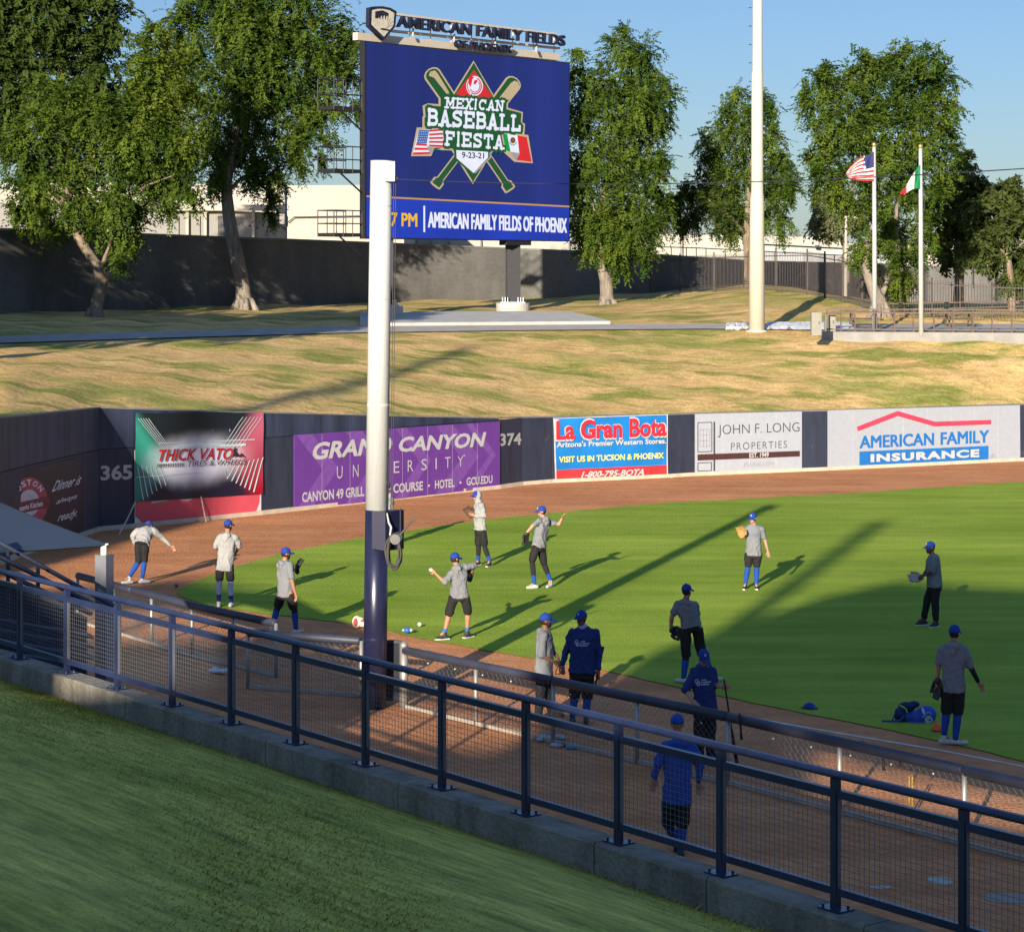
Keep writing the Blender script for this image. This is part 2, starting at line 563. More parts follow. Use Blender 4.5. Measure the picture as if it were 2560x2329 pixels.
# ---- outfield wall nodes: (pixel x, base row, height)
WALL = [(-160, 1470, 3.85), (67, 1384, 3.6), (250, 1326, 3.48), (335, 1319, 3.40), (653, 1286, 3.06), (733, 1277, 2.98), (1003, 1247, 2.65), (1247, 1221, 2.36),
        (1305, 1212.5, 2.30), (1379, 1206.5, 2.26), (1671, 1193, 2.21), (1736, 1189, 2.20), (2004, 1178, 2.18), (2069, 1175.5, 2.17), (2550, 1152, 2.15), (2760, 1144, 2.15), (3100, 1131, 2.15)]
wp = [gp(x, y) for x, y, h in WALL]
def wall_at(x):
    """world point on the wall foot and its top height for photograph column x"""
    xs = [w[0] for w in WALL]
    i = int(np.clip(np.searchsorted(xs, x) - 1, 0, len(xs) - 2))
    pl = Plane(wp[i], wp[i + 1])
    p = pl.hit(x, HY + 100)
    t = (Vector((p.x, p.y, 0)) - Vector((wp[i].x, wp[i].y, 0))).length / (wp[i + 1] - wp[i]).length
    return p.x, p.y, lerp(WALL[i][2], WALL[i + 1][2], t)

# ---- berm terrain: rows of (depth, height) per photograph column
XB = [-600, 0, 400, 860, 1280, 1760, 2200, 3200]
def rowB(x):   # near edge of the path
    y = interp(x, XB, [872, 860, 847, 834, 828, 824, 828, 836]); z = 4.7
    return gd(y, z), z
def rowC(x):   # far edge of the path
    y = interp(x, XB, [853, 843, 831, 818.5, 815, 811, 811, 815]); z = 4.86
    return gd(y, z), z
XD = [-600, 0, 450, 900, 1300, 1626, 1870, 2018, 2107, 2200, 2330, 2560, 3200]
def rowD(x):   # foot of the back wall and picket fence
    y = interp(x, XD, [800, 785, 768, 757, 745, 733, 722, 735, 756, 778, 788, 795, 805])
    Y = interp(x, XD, [100, 104, 116, 127, 133, 130, 122, 118, 114, 110, 108, 107, 106])
    return Y, CAMZ - (y - HY) * Y / FPX
cols = list(range(-600, 3201, 40))
rows = []
for x in cols:
    wx, wy, wh = wall_at(max(-150, min(3000, x)))
    if x < 0: wy = wall_at(0)[1] - (0 - x) * .02; wh = 3.5
    A = (wy + .2, wh - .16); B = rowB(x); Cc = rowC(x); D = rowD(x)
    r = []
    def seg(p, q, n, bow=0.0):
        for i in range(n):
            t = i / n
            r.append((lerp(p[0], q[0], t), lerp(p[1], q[1], t) + bow * math.sin(math.pi * t)))
    seg(A, B, 14, .12); seg(B, Cc, 2); seg(Cc, D, 10, .05)
    r.append(D); r.append((D[0] + 12, D[1] + .1)); r.append((260, 4.0))
    rows.append(r)
g = MB()
nr = len(rows[0])
vs = []
for x, r in zip(cols, rows):
    for j, (Y, z) in enumerate(r):
        k = 0.0 if j in (0, 14, 15, 16) else .05 * math.sin(x * .013 + j * 1.7) + .04 * math.sin(x * .031 - j)
        vs.append(((x - CX) * Y / FPX, Y, z + k))
fs = []
for i in range(len(cols) - 1):
    for j in range(nr - 1):
        a = i * nr + j
        fs.append((a, a + nr, a + nr + 1, a + 1))
g.add(vs, fs)
structure(g.build('berm', M_berm, smooth=True))
g = MB()
top = []
for x in cols:
    B = rowB(x); Cc = rowC(x)
    top.append(((x - CX) * B[0] / FPX, B[0] - .1, B[1] + .045)); top.append(((x - CX) * Cc[0] / FPX, Cc[0], Cc[1] + .045))
g.add(top, [(2 * i, 2 * i + 2, 2 * i + 3, 2 * i + 1) for i in range(len(cols) - 1)])
structure(g.build('path', M_asph))
def ter(x, y):
    """terrain point behind the wall seen at photograph pixel (x, y)"""
    p = [rowB(x), rowC(x), rowD(x)]
    for a, b in zip(p, p[1:]):
        den = (b[0] - a[0]) * (y - HY) / FPX + (b[1] - a[1])
        t = (CAMZ - a[1] - a[0] * (y - HY) / FPX) / den
        if -.05 <= t <= 1.0 or (b is p[-1]):
            Y = lerp(a[0], b[0], t)
            return Vector(((x - CX) * Y / FPX, Y, lerp(a[1], b[1], t)))
# concrete slab below the video board
g = MB()
ps = [ter(900, 817), ter(1526, 811.5), ter(1480, 799), ter(1423, 787), ter(1200, 786), ter(900, 787)]
g.prism([p + Vector((0, 0, -.3)) for p in ps], (0, 0, .46))
structure(g.build('concrete_slab', M_conc))

# ---------------------------------------------------------------- outfield wall
M_navy = layered('navy wall pad', [
    ('base', (.020, .026, .048), (.030, .036, .060), 1.2, (1, 1, .25), .3, .7),
    ('mix', (.11, .10, .10), .5, 2.6, (1, 1, .5), .66, .80),
    ('mul', (.8, .8, .8), (1.15, 1.15, 1.15), 5, (1, 1, .15), .3, .7)], .55, .12, 3, .4)
M_navy2 = mat('navy wall pad streaked', (.028, .037, .068), .5, .5, 2.2, .12, 3, stretch=(1, 1, .12))
M_seam = mat('pad seam', (.012, .013, .02), .8)
M_foot = mat('wall footing concrete', (.52, .43, .32), .9, .15, 3)
wallt = thing('outfield_wall', 'navy padded outfield wall curving along the warning track below the berm', 'wall', wp[4])
T1H = 2.3
def wallplane(i): return Plane(wp[i], wp[i + 1])
def wall_panels(hlo, hhi, m, name, th, cond=None, off=0.0):
    mb = MB(); sm = MB()
    for i in range(len(WALL) - 1):
        if cond and not cond(i): continue
        a, b = wp[i], wp[i + 1]
        pl = wallplane(i)
        h0a, h0b = hlo(i), hlo(i + 1); h1a, h1b = hhi(i), hhi(i + 1)
        if h1a - h0a < .06 and h1b - h0b < .06: continue
        L = (b - a).length
        n = max(1, round(L / 1.22))
        for k in range(n):
            t0, t1 = k / n, (k + 1) / n
            g0 = .006 / L
            p = lerp(a, b, t0 + g0); q = lerp(a, b, t1 - g0)
            z = [lerp(h0a, h0b, t0), lerp(h0a, h0b, t1), lerp(h1a, h1b, t1), lerp(h1a, h1b, t0)]
            quad = [Vector((p.x, p.y, z[0])), Vector((q.x, q.y, z[1])), Vector((q.x, q.y, z[2])), Vector((p.x, p.y, z[3]))]
            quad = [v + pl.N * off for v in quad]
            mb.prism(quad, -pl.N * th)
    return mb.build(name, m, wallt)
mbk = MB()
for i in range(len(WALL) - 1):
    a, b = wp[i], wp[i + 1]; pl = wallplane(i)
    mbk.prism([Vector((a.x, a.y, -.1)) - pl.N * .1, Vector((b.x, b.y, -.1)) - pl.N * .1, Vector((b.x, b.y, WALL[i + 1][2] - .05)) - pl.N * .1, Vector((a.x, a.y, WALL[i][2] - .05)) - pl.N * .1], -pl.N * .16)
mbk.build('backing', M_seam, wallt)
wall_panels(lambda i: .13, lambda i: min(T1H, WALL[i][2]), M_navy, 'lower_pads', .09)
wall_panels(lambda i: T1H + .015, lambda i: max(T1H + .015, WALL[i][2]), M_navy2, 'upper_pads', .09, off=-.012)
cap = MB()
for i in range(len(WALL) - 1):
    a, b = wp[i], wp[i + 1]; pl = wallplane(i)
    za, zb = WALL[i][2], WALL[i + 1][2]
    cap.prism([Vector((a.x, a.y, za)) + pl.N * .01, Vector((b.x, b.y, zb)) + pl.N * .01, Vector((b.x, b.y, zb + .035)) + pl.N * .01, Vector((a.x, a.y, za + .035)) + pl.N * .01], -pl.N * .26)
cap.build('coping', mat('wall coping', (.16, .16, .17), .7), wallt)
ft = MB()
for i in range(len(WALL) - 1):
    a, b = wp[i], wp[i + 1]; pl = wallplane(i)
    ft.prism([Vector((a.x, a.y, -.05)) + pl.N * .07, Vector((b.x, b.y, -.05)) + pl.N * .07, Vector((b.x, b.y, .125)) + pl.N * .07, Vector((a.x, a.y, .125)) + pl.N * .07], -pl.N * .17)
ft.build('footing', M_foot, wallt)
# distance figures painted on the pads
M_white = mat('white lettering', (.44, .44, .43), .6, .06)
M_num = mat('grey distance figures', (.40, .40, .37), .6, .08)
t = MB(); pl = wallplane(2)
plane_text(t, pl, '365', (251, 1201), (330, 1198), (251, 1163), .012, bold=.03)
t.build('distance_figure', M_num, wallt, label='white distance figure 365')
t = MB(); pl = wallplane(7)
plane_text(t, pl, '374', Z(5, 869, 929), Z(5, 990, 922), Z(5, 869, 858), .012, bold=.03)
t.build('distance_figure', M_num, wallt, label='white distance figure 374')

# ---------------------------------------------------------------- advertising boards and banners
OFF = .02
def board(name, label, cat, pl, corners, m, th=.03, off=OFF, loc=None):
    c = [pl.hit(x, y, off) for x, y in corners]
    base = (c[0] + c[1]) / 2
    if loc: base = loc
    r = thing(name, label, cat, (base.x, base.y, 0))
    mb = MB(); mb.prism(c, -pl.N * th)
    mb.build('panel', m, r)
    return r
def seams(pl, r, xs, ytop, ybot, off, m, w=1.6):
    for x in xs:
        mb = MB(); mb.face(pl.pts([(x - w / 2, ybot(x)), (x + w / 2, ybot(x)), (x + w / 2, ytop(x)), (x - w / 2, ytop(x))], off)); mb.build('seam_line', m, r)
def lin(p, q):
    return lambda x: lerp(p[1], q[1], (x - p[0]) / (q[0] - p[0]))

# purple university board
pl = Plane(wp[5], wp[7])
M_purp = mat('purple board', (.125, .038, .245), .5, .06, 2)
r = board('advertising_board', 'purple board with white university lettering on the padded wall behind the tall pole', 'sign', pl, [(733, 1273), (1247, 1217), (1247, 1053), (733, 1087)], M_purp, .03, .05)
ch = MB()
top = lin((733, 1087), (1247, 1053)); bot = lin((733, 1273), (1247, 1217))
def chev(x0, w, tip, mb):
    for s, e in ((0, .5), (.5, 1)):
        f = lambda x, t: (x, lerp(top(x), bot(x), t))
        xa = x0 if s == 0 else x0 + tip; xb = x0 + tip if s == 0 else x0
        mb.face(pl.pts([f(xa, s), f(xa + w, s), f(xb + w, e), f(xb, e)], .055))
for x0, w, tip in ((738, 40, 66), (860, 42, 66), (1085, 44, 66), (985, 30, 60), (1160, 18, 60)): chev(x0, w, tip, ch)
ch.build('chevrons', mat('light purple chevron', (.17, .065, .30), .5), r)
seams(pl, r, (802, 872, 930, 1003, 1066, 1128, 1190), lambda x: top(x) + 1, lambda x: bot(x) - 1, .058, mat('pale seam', (.33, .22, .42), .6), 1.3)
words(pl, r, M_white, .06, [('GRAND', (776, 1150), (975, 1132), (781, 1106), dict(bold=.035, shear=.12)), ('CANYON', (992, 1130.5), (1209, 1116), (996, 1092), dict(bold=.035, shear=.12))])
t = MB()
for c, x in zip('UNIVERSITY', (846, 886, 918, 951, 988, 1023, 1057, 1087, 1116, 1148)):
    yb = lerp(1196, 1166, (x - 846) / 302); w = 3 if c == 'I' else 14
    words(pl, r, M_white, .06, [(c, (x - w / 2, yb), (x + w / 2, yb - w * .08), (x - w / 2, yb - lerp(31, 26, (x - 846) / 302)), dict(bold=-.006))])
for s, x0, x1 in (('CANYON 49 GRILL', 752, 907), ('GOLF COURSE', 924, 1054), ('HOTEL', 1084, 1133), ('GCU.EDU', 1163, 1228)):
    f = lin((752, 1256), (1228, 1207)); h = lambda x: lerp(26, 19.5, (x - 752) / 476)
    words(pl, r, M_white, .06, [(s, (x0, f(x0)), (x1, f(x1)), (x0, f(x0) - h(x0)), dict(bold=.03))])
for x in (915, 1069, 1148):
    f = lin((752, 1244), (1228, 1198))
    t = MB(); t.face(pl.pts(disc(x, f(x), 3, 3, 10), .06)); t.build('bullet', M_white, r)
t = MB(); t.face(pl.pts(disc(1157, 1138, 2, 2, 8), .06)); t.build('mark', M_white, r)

# black food board on the left wing wall
pl = wallplane(1)
r = board('advertising_board', 'black restaurant board with red round emblem at far left wall', 'sign', pl, [(10, 1402), (205, 1339), (205, 1141), (10, 1187)], mat('black board', (.022, .019, .022), .5, .2), .03)
em = MB(); cxy = Z(4, 158, 1240)
em.face(pl.pts(disc(cxy[0], cxy[1], 47, 62, 28), .026))
em = em.build('emblem', mat('emblem red', (.40, .055, .085), .5), r)
e2 = MB(); e2.face(pl.pts(disc(cxy[0], cxy[1] + 2, 26, 33, 24), .030))
e2.build('emblem_centre', mat('emblem white', (.55, .53, .52), .5), em)
e3 = MB()
q = [Z(4, 36, 1258), Z(4, 262, 1206), Z(4, 274, 1222), Z(4, 270, 1268), Z(4, 48, 1318), Z(4, 38, 1300)]
e3.face(pl.pts(q, .034))
e3.build('emblem_band', mat('emblem dark red', (.16, .02, .035), .5), em)
t = MB()
plane_text(t, pl, 'Rotisserie Kitchen', Z(4, 62, 1302), Z(4, 232, 1262), Z(4, 60, 1270), .038, bold=.025)
for c, a in zip('BOSTON', (158, 136, 114, 92, 68, 44)):
    x = cxy[0] + 37 * math.cos(R(a)); y = cxy[1] - 48 * math.sin(R(a))
    ux, uy = math.sin(R(a)), math.cos(R(a))
    w, h = 12, 16
    plane_text(t, pl, c, (x - ux * w / 2 - uy * h * .4, y - uy * w / 2 * 1.1 + ux * h * .4), (x + ux * w / 2 - uy * h * .4, y + uy * w / 2 * 1.1 + ux * h * .4), (x - ux * w / 2 + uy * h * .5, y - uy * w / 2 * 1.1 - ux * h * .5), .038, bold=.03)
for s, a, b, h in (('Dinner is', (283, 1185), (438, 1142), 62), ('always', (303, 1262), (418, 1230), 40), ('ready.', (308, 1365), (415, 1335), 62)):
    words(pl, r, mat('script lettering', (.75, .73, .73), .6), .03, [(s, Z(4, *a), Z(4, *b), Z(4, a[0] + h * .35, a[1] - h), dict(bold=.008, shear=.25))])
t.build('emblem_lettering', MATS['script lettering'], em)

# red board partly covered by the tyre banner
pl = wallplane(3)
M_red = mat('pinkish red board', (.58, .075, .10), .5, .06)
r = board('advertising_board', 'red board with white corners showing under the tyre shop banner', 'sign', pl, [(336, 1316), (652, 1284), (652, 1100), (336, 1125)], mat('red board white edge', (.60, .58, .56), .5), .03)
rr = MB()
fb = lin((336, 1316), (652, 1284))
outl = [(337, 1240), (337, 1290)] + [(337 + 24 * math.sin(R(a)), fb(350) - 1 - 26 * (1 - math.cos(R(90 - a)))) for a in (20, 45, 70)] + [(362, fb(362) - .5), (622, fb(622) - .5)] + [(648 - 26 * (1 - math.cos(R(a))) * 1.0 - 2, fb(640) - 1 - 34 * math.sin(R(a)) * 1.0) for a in (60, 40, 15)][:0] + [(640, fb(640) - 10), (647, fb(647) - 30), (649, 1215), (649, 1120), (337, 1140)]
rr.face(pl.pts(outl, .026)); rr.build('red_field', M_red, r)
rs = MB()
for a, b, c, d in ((376, 1258, 422, 1252), (446, 1249, 482, 1247), (492, 1245, 532, 1242), (536, 1241, 568, 1239), (585, 1237, 600, 1236)):
    rs.face(pl.pts([(a, b), (c - 4, d - 1), (c, d - 14), (a + 8, b - 16)] if a != 446 else disc(464, 1243, 18, 9, 16), .030))
rs.build('lettering', M_white, r)

# tyre shop banner
Mw = mat('banner white', (.45, .45, .44), .5)
def glow_mat():
    m = mat('banner print', (.03, .02, .03), .4)
    n = m.node_tree; b = n.nodes['Principled BSDF']; L = n.links
    tc = n.nodes.new('ShaderNodeTexCoord'); sx = n.nodes.new('ShaderNodeSeparateXYZ'); L.new(tc.outputs['Object'], sx.inputs[0])
    def mth(op, a, b_=None, c=None):
        k = n.nodes.new('ShaderNodeMath'); k.operation = op
        for i, v in enumerate((a, b_, c)):
            if v is None: continue
            if isinstance(v, (int, float)): k.inputs[i].default_value = v
            else: L.new(v, k.inputs[i])
        return k.outputs[0]
    zz = mth('ABSOLUTE', mth('SUBTRACT', sx.outputs[2], 1.82))
    xx = mth('ABSOLUTE', sx.outputs[0])
    f = mth('SUBTRACT', mth('DIVIDE', xx, 1.66), mth('MULTIPLY', zz, .34))
    mr = n.nodes.new('ShaderNodeMapRange'); mr.interpolation_type = 'SMOOTHSTEP'; mr.inputs[1].default_value = .30; mr.inputs[2].default_value = .62; L.new(f, mr.inputs[0])
    sd = n.nodes.new('ShaderNodeMapRange'); sd.inputs[1].default_value = -.3; sd.inputs[2].default_value = .3; L.new(sx.outputs[0], sd.inputs[0])
    up_ = n.nodes.new('ShaderNodeMapRange'); up_.inputs[1].default_value = .8; up_.inputs[2].default_value = 2.9; L.new(sx.outputs[2], up_.inputs[0])
    def mixc(fac, A, B):
        k = n.nodes.new('ShaderNodeMix'); k.data_type = 'RGBA'
        L.new(fac, k.inputs[0])
        for i, v in ((6, A), (7, B)):
            if isinstance(v, tuple): k.inputs[i].default_value = (*v, 1)
            else: L.new(v, k.inputs[i])
        return k.outputs[2]
    red = mixc(up_.outputs[0], (.30, .004, .018), (.50, .12, .19))
    teal = mixc(up_.outputs[0], (.015, .16, .13), (.04, .34, .25))
    side = mixc(sd.outputs[0], teal, red)
    colr = mixc(mr.outputs[0], mixc(up_.outputs[0], (.012, .010, .03), (.010, .014, .02)), side)
    # pale glow behind the name, with soft streaks
    e1 = mth('POWER', mth('MULTIPLY', xx, .52), 2.0); e2 = mth('POWER', mth('MULTIPLY', zz, .86), 2.0)
    rad = mth('SQRT', mth('ADD', e1, e2))
    no = n.nodes.new('ShaderNodeTexNoise'); no.inputs['Scale'].default_value = 2.2; L.new(tc.outputs['Object'], no.inputs[0])
    g = mth('ADD', mth('SUBTRACT', 1.0, rad), mth('MULTIPLY', mth('SUBTRACT', no.outputs[0], .5), .16))
    gm_ = n.nodes.new('ShaderNodeMapRange'); gm_.interpolation_type = 'SMOOTHERSTEP'; gm_.inputs[1].default_value = .12; gm_.inputs[2].default_value = .86; L.new(g, gm_.inputs[0])
    L.new(mixc(gm_.outputs[0], colr, (.80, .82, .92)), b.inputs['Base Color'])
    return m
pc = pl.hit(495, 1140)
r = thing('banner', 'glossy dark tyre shop banner with green and red light beams hung on the wall', 'banner', (pc.x, pc.y, 0))
TLb, TRb, BRb, BLb = (336, 1032), (656, 1031), (654, 1234), (334, 1254)
def bq(u, v):  # u to the right, v down
    return (lerp(lerp(TLb[0], TRb[0], u), lerp(BLb[0], BRb[0], u), v), lerp(lerp(TLb[1], TRb[1], u), lerp(BLb[1], BRb[1], u), v))
def bwave(u, v):
    return .06 + .007 * math.sin(u * 9 + v * 3) + .008 * math.sin((u - v) * 17) * (1 - v) + .006 * math.sin(v * 11 + u * 23)
bm = MB(); n = 26
vsb = [pl.hit(*bq(i / n, j / 14), bwave(i / n, j / 14)) for j in range(15) for i in range(n + 1)]
bm.add(vsb, [(j * (n + 1) + i, j * (n + 1) + i + 1, (j + 1) * (n + 1) + i + 1, (j + 1) * (n + 1) + i) for j in range(14) for i in range(n)])
bo = bm.build('sheet', glow_mat(), r, smooth=True)
def bface(mb, uv, lift=.004, sub=10):
    """strip on the banner surface between two edges given as lists of two (u,v) ends"""
    (a, b), (c, d) = uv
    for k in range(sub):
        t0, t1 = k / sub, (k + 1) / sub
        qs = [(lerp(a[0], b[0], t0), lerp(a[1], b[1], t0)), (lerp(a[0], b[0], t1), lerp(a[1], b[1], t1)), (lerp(c[0], d[0], t1), lerp(c[1], d[1], t1)), (lerp(c[0], d[0], t0), lerp(c[1], d[1], t0))]
        mb.face([pl.hit(*bq(u, v), bwave(u, v) + lift) for u, v in qs])
def beams(name, mm, lst, lift):
    mb = MB()
    for (a, b, c, d) in lst: bface(mb, ((a, b), (c, d)), lift)
    mb.build(name, mm, r)
wl = []
for i in range(5):
    u = .012 + i * .02
    wl.append(((u, .06), (u + .2 + i * .006, .42 + .02 * i), (u + .005, .06), (u + .206 + i * .006, .425 + .02 * i)))
for i in range(6):
    u = .04 + i * .035
    wl.append(((u - .03, .6 - i * .0), (u + .02, .98 - i * .03), (u - .025, .6), (u + .027, .98 - i * .03)))
for i in range(6):
    u = .985 - i * .03
    wl.append(((u, .05), (u - .16, .42), (u - .004, .05), (u - .167, .42)))
for i in range(7):
    u = .98 - i * .035
    wl.append(((u + .02, .55 + .01 * i), (u - .05, .97 - i * .03), (u + .012, .55 + .01 * i), (u - .06, .97 - i * .03)))
wl += [((.18, .342), (.93, .322), (.18, .35), (.93, .332)), ((.0, .72), (.52, .70), (.0, .727), (.52, .707)), ((.30, .39), (.86, .375), (.30, .42), (.86, .40))]
for q_ in wl: beams('white_ray', mat('banner pale rays', (.50, .60, .62), .45), [q_], .02)
wg = MB()
for u, v, s in ((.40, .30, .022), (.73, .21, .016), (.70, .71, .02), (.26, .33, .008), (.6, .21, .008), (.54, .31, .008)):
    for (du, dv) in ((s, 0), (0, s * 1.6)):
        wg.face([pl.hit(*bq(u + a, v + b), bwave(u, v) + .03) for a, b in ((du, dv), (dv * .12, -du * .12), (-du, -dv), (-dv * .12, du * .12))])
wg.build('sparkles', Mw, r)
t = MB()
plane_text(t, pl, 'THICK VATO', Z(4, 868, 1011), Z(4, 1285, 1001), Z(4, 876, 944), .105, bold=.02, shear=.18, grow=.012)
t.build('lettering_edge', Mw, r)
t = MB()
plane_text(t, pl, 'THICK VATO', Z(4, 868, 1011), Z(4, 1285, 1001), Z(4, 876, 944), .11, bold=.02, shear=.18)
t.build('lettering', mat('banner lettering red', (.50, .012, .02), .5), r, label='red slanted lettering')
t = MB()
plane_text(t, pl, 'TIRES & WHEELS', Z(4, 1032, 1041), Z(4, 1358, 1027), Z(4, 1036, 1011), .135, bold=.0, shear=.12)
for k in range(16):
    x = 870 + k * 9.6
    t.face(pl.pts([Z(4, x, 1046 - k * .4), Z(4, x + 5, 1046 - k * .4), Z(4, x + 1, 1036 - k * .4), Z(4, x + 5, 1026 - k * .4), Z(4, x, 1026 - k * .4), Z(4, x - 4, 1036 - k * .4)], .11))
t.face(pl.pts([Z(4, x, y) for x, y in ((1294, 945), (1302, 932), (1310, 942), (1306, 955), (1318, 972), (1330, 975), (1336, 962), (1344, 975), (1358, 988), (1352, 990), (1338, 980), (1328, 988), (1312, 984), (1300, 985), (1290, 992), (1296, 975), (1298, 958))], .11))
t.build('tagline', mat('banner black', (.02, .02, .022), .5), r, label='black tagline with tread marks and reclining figure')
for x0, y0, x1, y1, lb in ((334, 1254, 297, 1336, 'pale rope tied from the tyre banner corner down to the dirt'), (498, 1240, 502, 1316, 'pale strap hanging below the middle of the tyre banner')):
    tb = MB(); a = pl.hit(x0, y0, .08); b = gp(x1, y1)
    b = b if x0 == 334 else pl.hit(x1, y1 - 2, .3)
    tb.tube([a, lerp(a, b, .5) + Vector((0, 0, -.03)), b], .018, 6)
    tag(tb.build('rope', mat('pale rope', (.5, .48, .42), .8), origin=b), lb, 'rope')

# western store banner
pl = wallplane(9)
pc = pl.hit(1525, 1120)
r = thing('banner', 'bright blue western store banner with big red lettering hung on the wall', 'banner', (pc.x, pc.y, 0))
c = [(1387, 1207), (1669, 1193), (1668, 1035), (1382, 1045)]
def bw2(u, v): return .03 + .012 * math.sin(u * 14 + v * 4) + .008 * math.sin(v * 9 + u * 31)
def b2(u, v): return (lerp(lerp(c[3][0], c[2][0], u), lerp(c[0][0], c[1][0], u), v), lerp(lerp(c[3][1], c[2][1], u), lerp(c[0][1], c[1][1], u), v))
def sheet(mb, u0, u1, v0, v1, lift, nu=20, nv=8):
    vv = [pl.hit(*b2(lerp(u0, u1, i / nu), lerp(v0, v1, j / nv)), bw2(lerp(u0, u1, i / nu), lerp(v0, v1, j / nv)) + lift) for j in range(nv + 1) for i in range(nu + 1)]
    mb.add(vv, [(j * (nu + 1) + i, j * (nu + 1) + i + 1, (j + 1) * (nu + 1) + i + 1, (j + 1) * (nu + 1) + i) for j in range(nv) for i in range(nu)])
m = MB(); sheet(m, 0, 1, 0, 1, 0); m.build('sheet', Mw, r, smooth=True)
m = MB(); sheet(m, .012, .99, .01, .80, .006); m.build('blue_field', mat('banner blue', (.008, .17, .48), .5, .25, .6), r, smooth=True)
m = MB(); sheet(m, .012, .99, .80, .955, .006); m.build('red_strip', mat('banner strip red', (.55, .03, .035), .5), r, smooth=True)
m = MB(); plane_text(m, pl, 'La Gran Bota', (1388, 1100), (1664, 1090), (1388, 1051), .075, bold=.04, grow=.05); m.build('lettering_edge', Mw, r)
m = MB(); plane_text(m, pl, 'La Gran Bota', (1388, 1100), (1664, 1090), (1388, 1051), .08, bold=.035); m.build('lettering', mat('banner letter red', (.62, .02, .035), .5), r, label='big red lettering with white edge')
words(pl, r, Mw, .08, [("Arizona's Premier Western Stores.", (1389, 1118), (1663, 1108), (1389, 1104), dict(bold=.03)), ('1-800-795-BOTA', (1450, 1194), (1607, 1187), (1453, 1178), dict(bold=.03, shear=.15))], 'small_lettering')
m = MB(); plane_text(m, pl, 'VISIT US IN TUCSON & PHOENIX', (1395, 1156), (1657, 1145), (1395, 1141), .08, bold=.025); m.build('yellow_lettering', mat('banner yellow', (.70, .66, .16), .5), r)
m = MB()
for (a, b) in (((1387, 1207), (1381, 1213)), ((1669, 1192), (1679, 1200)), ((1548, 1198), (1549, 1209))):
    p = pl.hit(*a, .04); m.tube([p, Vector((p.x + (b[0] - a[0]) * .014, p.y - .25, .02))], .014, 6)
m.build('tie_rope', mat('pale rope', (.5, .48, .42), .8), r)

# property company board
pl = wallplane(11)
M_wb = mat('white board', (.325, .35, .39), .5, .04)
r = board('advertising_board', 'white property company board with thin grey lettering and brown bar', 'sign', pl, [(1737, 1187), (2004, 1175), (2004, 1028.5), (1737, 1035)], M_wb, .03)
seams(pl, r, [1660 + x / ZS for x in (328, 475, 625)], lin((1737, 1036), (2004, 1030)), lin((1737, 1186), (2004, 1174)), .024, mat('board seam grey', (.42, .43, .45), .6), 1.1)
M_grey = mat('dark grey print', (.045, .045, .05), .6)
M_lg = mat('light grey print', (.22, .22, .23), .6)
words(pl, r, M_grey, .03, [('JOHN F. LONG', Z(6, 300, 880), Z(6, 755, 863), Z(6, 300, 810), dict(bold=-.012)), ('PROPERTIES', Z(6, 373, 950), Z(6, 685, 937), Z(6, 373, 910), dict(bold=-.012, space=1.2))])
t = MB()
stroke(t, pl, [Z(6, 279, 793), Z(6, 279, 1065)], 4, .03)
for a, b, d, e in ((187, 797, 265, 960), (187, 1022, 263, 1067)):
    stroke(t, pl, [Z(6, a, b), Z(6, d, b - 3), Z(6, d, e - 3), Z(6, a, e), Z(6, a, b)], 1.8, .03)
t.build('door_emblem', M_grey, r)
words(pl, r, M_lg, .03, [('JFLONG.COM', Z(6, 443, 1049), Z(6, 612, 1042), Z(6, 443, 1021), dict(bold=-.01))], 'web_address')
t = MB()
for i in range(4): stroke(t, pl, [Z(6, 198, 835 + i * 32), Z(6, 255, 832 + i * 32)], .9, .03)
for i in range(4): stroke(t, pl, [Z(6, 198 + i * 19, 835), Z(6, 198 + i * 19, 931)], .9, .03)
t.build('emblem_grid', M_lg, r)
t = MB(); t.face(pl.pts([Z(6, 185, 1008), Z(6, 757, 985), Z(6, 757, 954), Z(6, 185, 974)], .032)); t.build('brown_bar', mat('brown bar', (.055, .022, .02), .5), r)
t = MB(); plane_text(t, pl, 'EST. 1949', Z(6, 475, 994), Z(6, 583, 989), Z(6, 475, 966), .036, bold=.02); t.build('bar_lettering', M_white, r)

# insurance board
pl = wallplane(13)
r = board('advertising_board', 'long white insurance board with red roof line and blue lettering', 'sign', pl, [(2069, 1173), (2550, 1149.5), (2549, 1012.5), (2069, 1025.5)], M_wb, .03)
seams(pl, r, [1660 + x / ZS for x in (1055, 1200, 1335, 1470, 1602, 1733, 1865)], lin((2069, 1026), (2550, 1013)), lin((2069, 1172), (2550, 1149)), .024, MATS['board seam grey'], 1.1)
t = MB()
q0 = [(1075, 820), (1303, 731), (1512, 791), (1827, 781)]; q1 = [(1827, 806), (1510, 818), (1305, 760), (1082, 845)]
for i in range(3):
    a, b = q0[i], q0[i + 1]; c0, d0 = q1[3 - i - 1], q1[3 - i]
    t.face(pl.pts([Z(6, *d0), Z(6, *c0), Z(6, *b), Z(6, *a)], .03))
t.build('roof_line', mat('roof line red', (.62, .045, .085), .5), r)
M_ib = mat('insurance blue', (.012, .13, .40), .5)
words(pl, r, M_ib, .03, [('AMERICAN', Z(6, 1093, 940), Z(6, 1505, 921), Z(6, 1093, 872), dict(fat=.045)), ('FAMILY', Z(6, 1546, 919), Z(6, 1812, 906), Z(6, 1546, 852), dict(fat=.045))])
t = MB()
t.face(pl.pts([Z(6, 1090, 1037), Z(6, 1812, 1003), Z(6, 1812, 926), Z(6, 1090, 958)], .03)); t.build('blue_bar', M_ib, r)
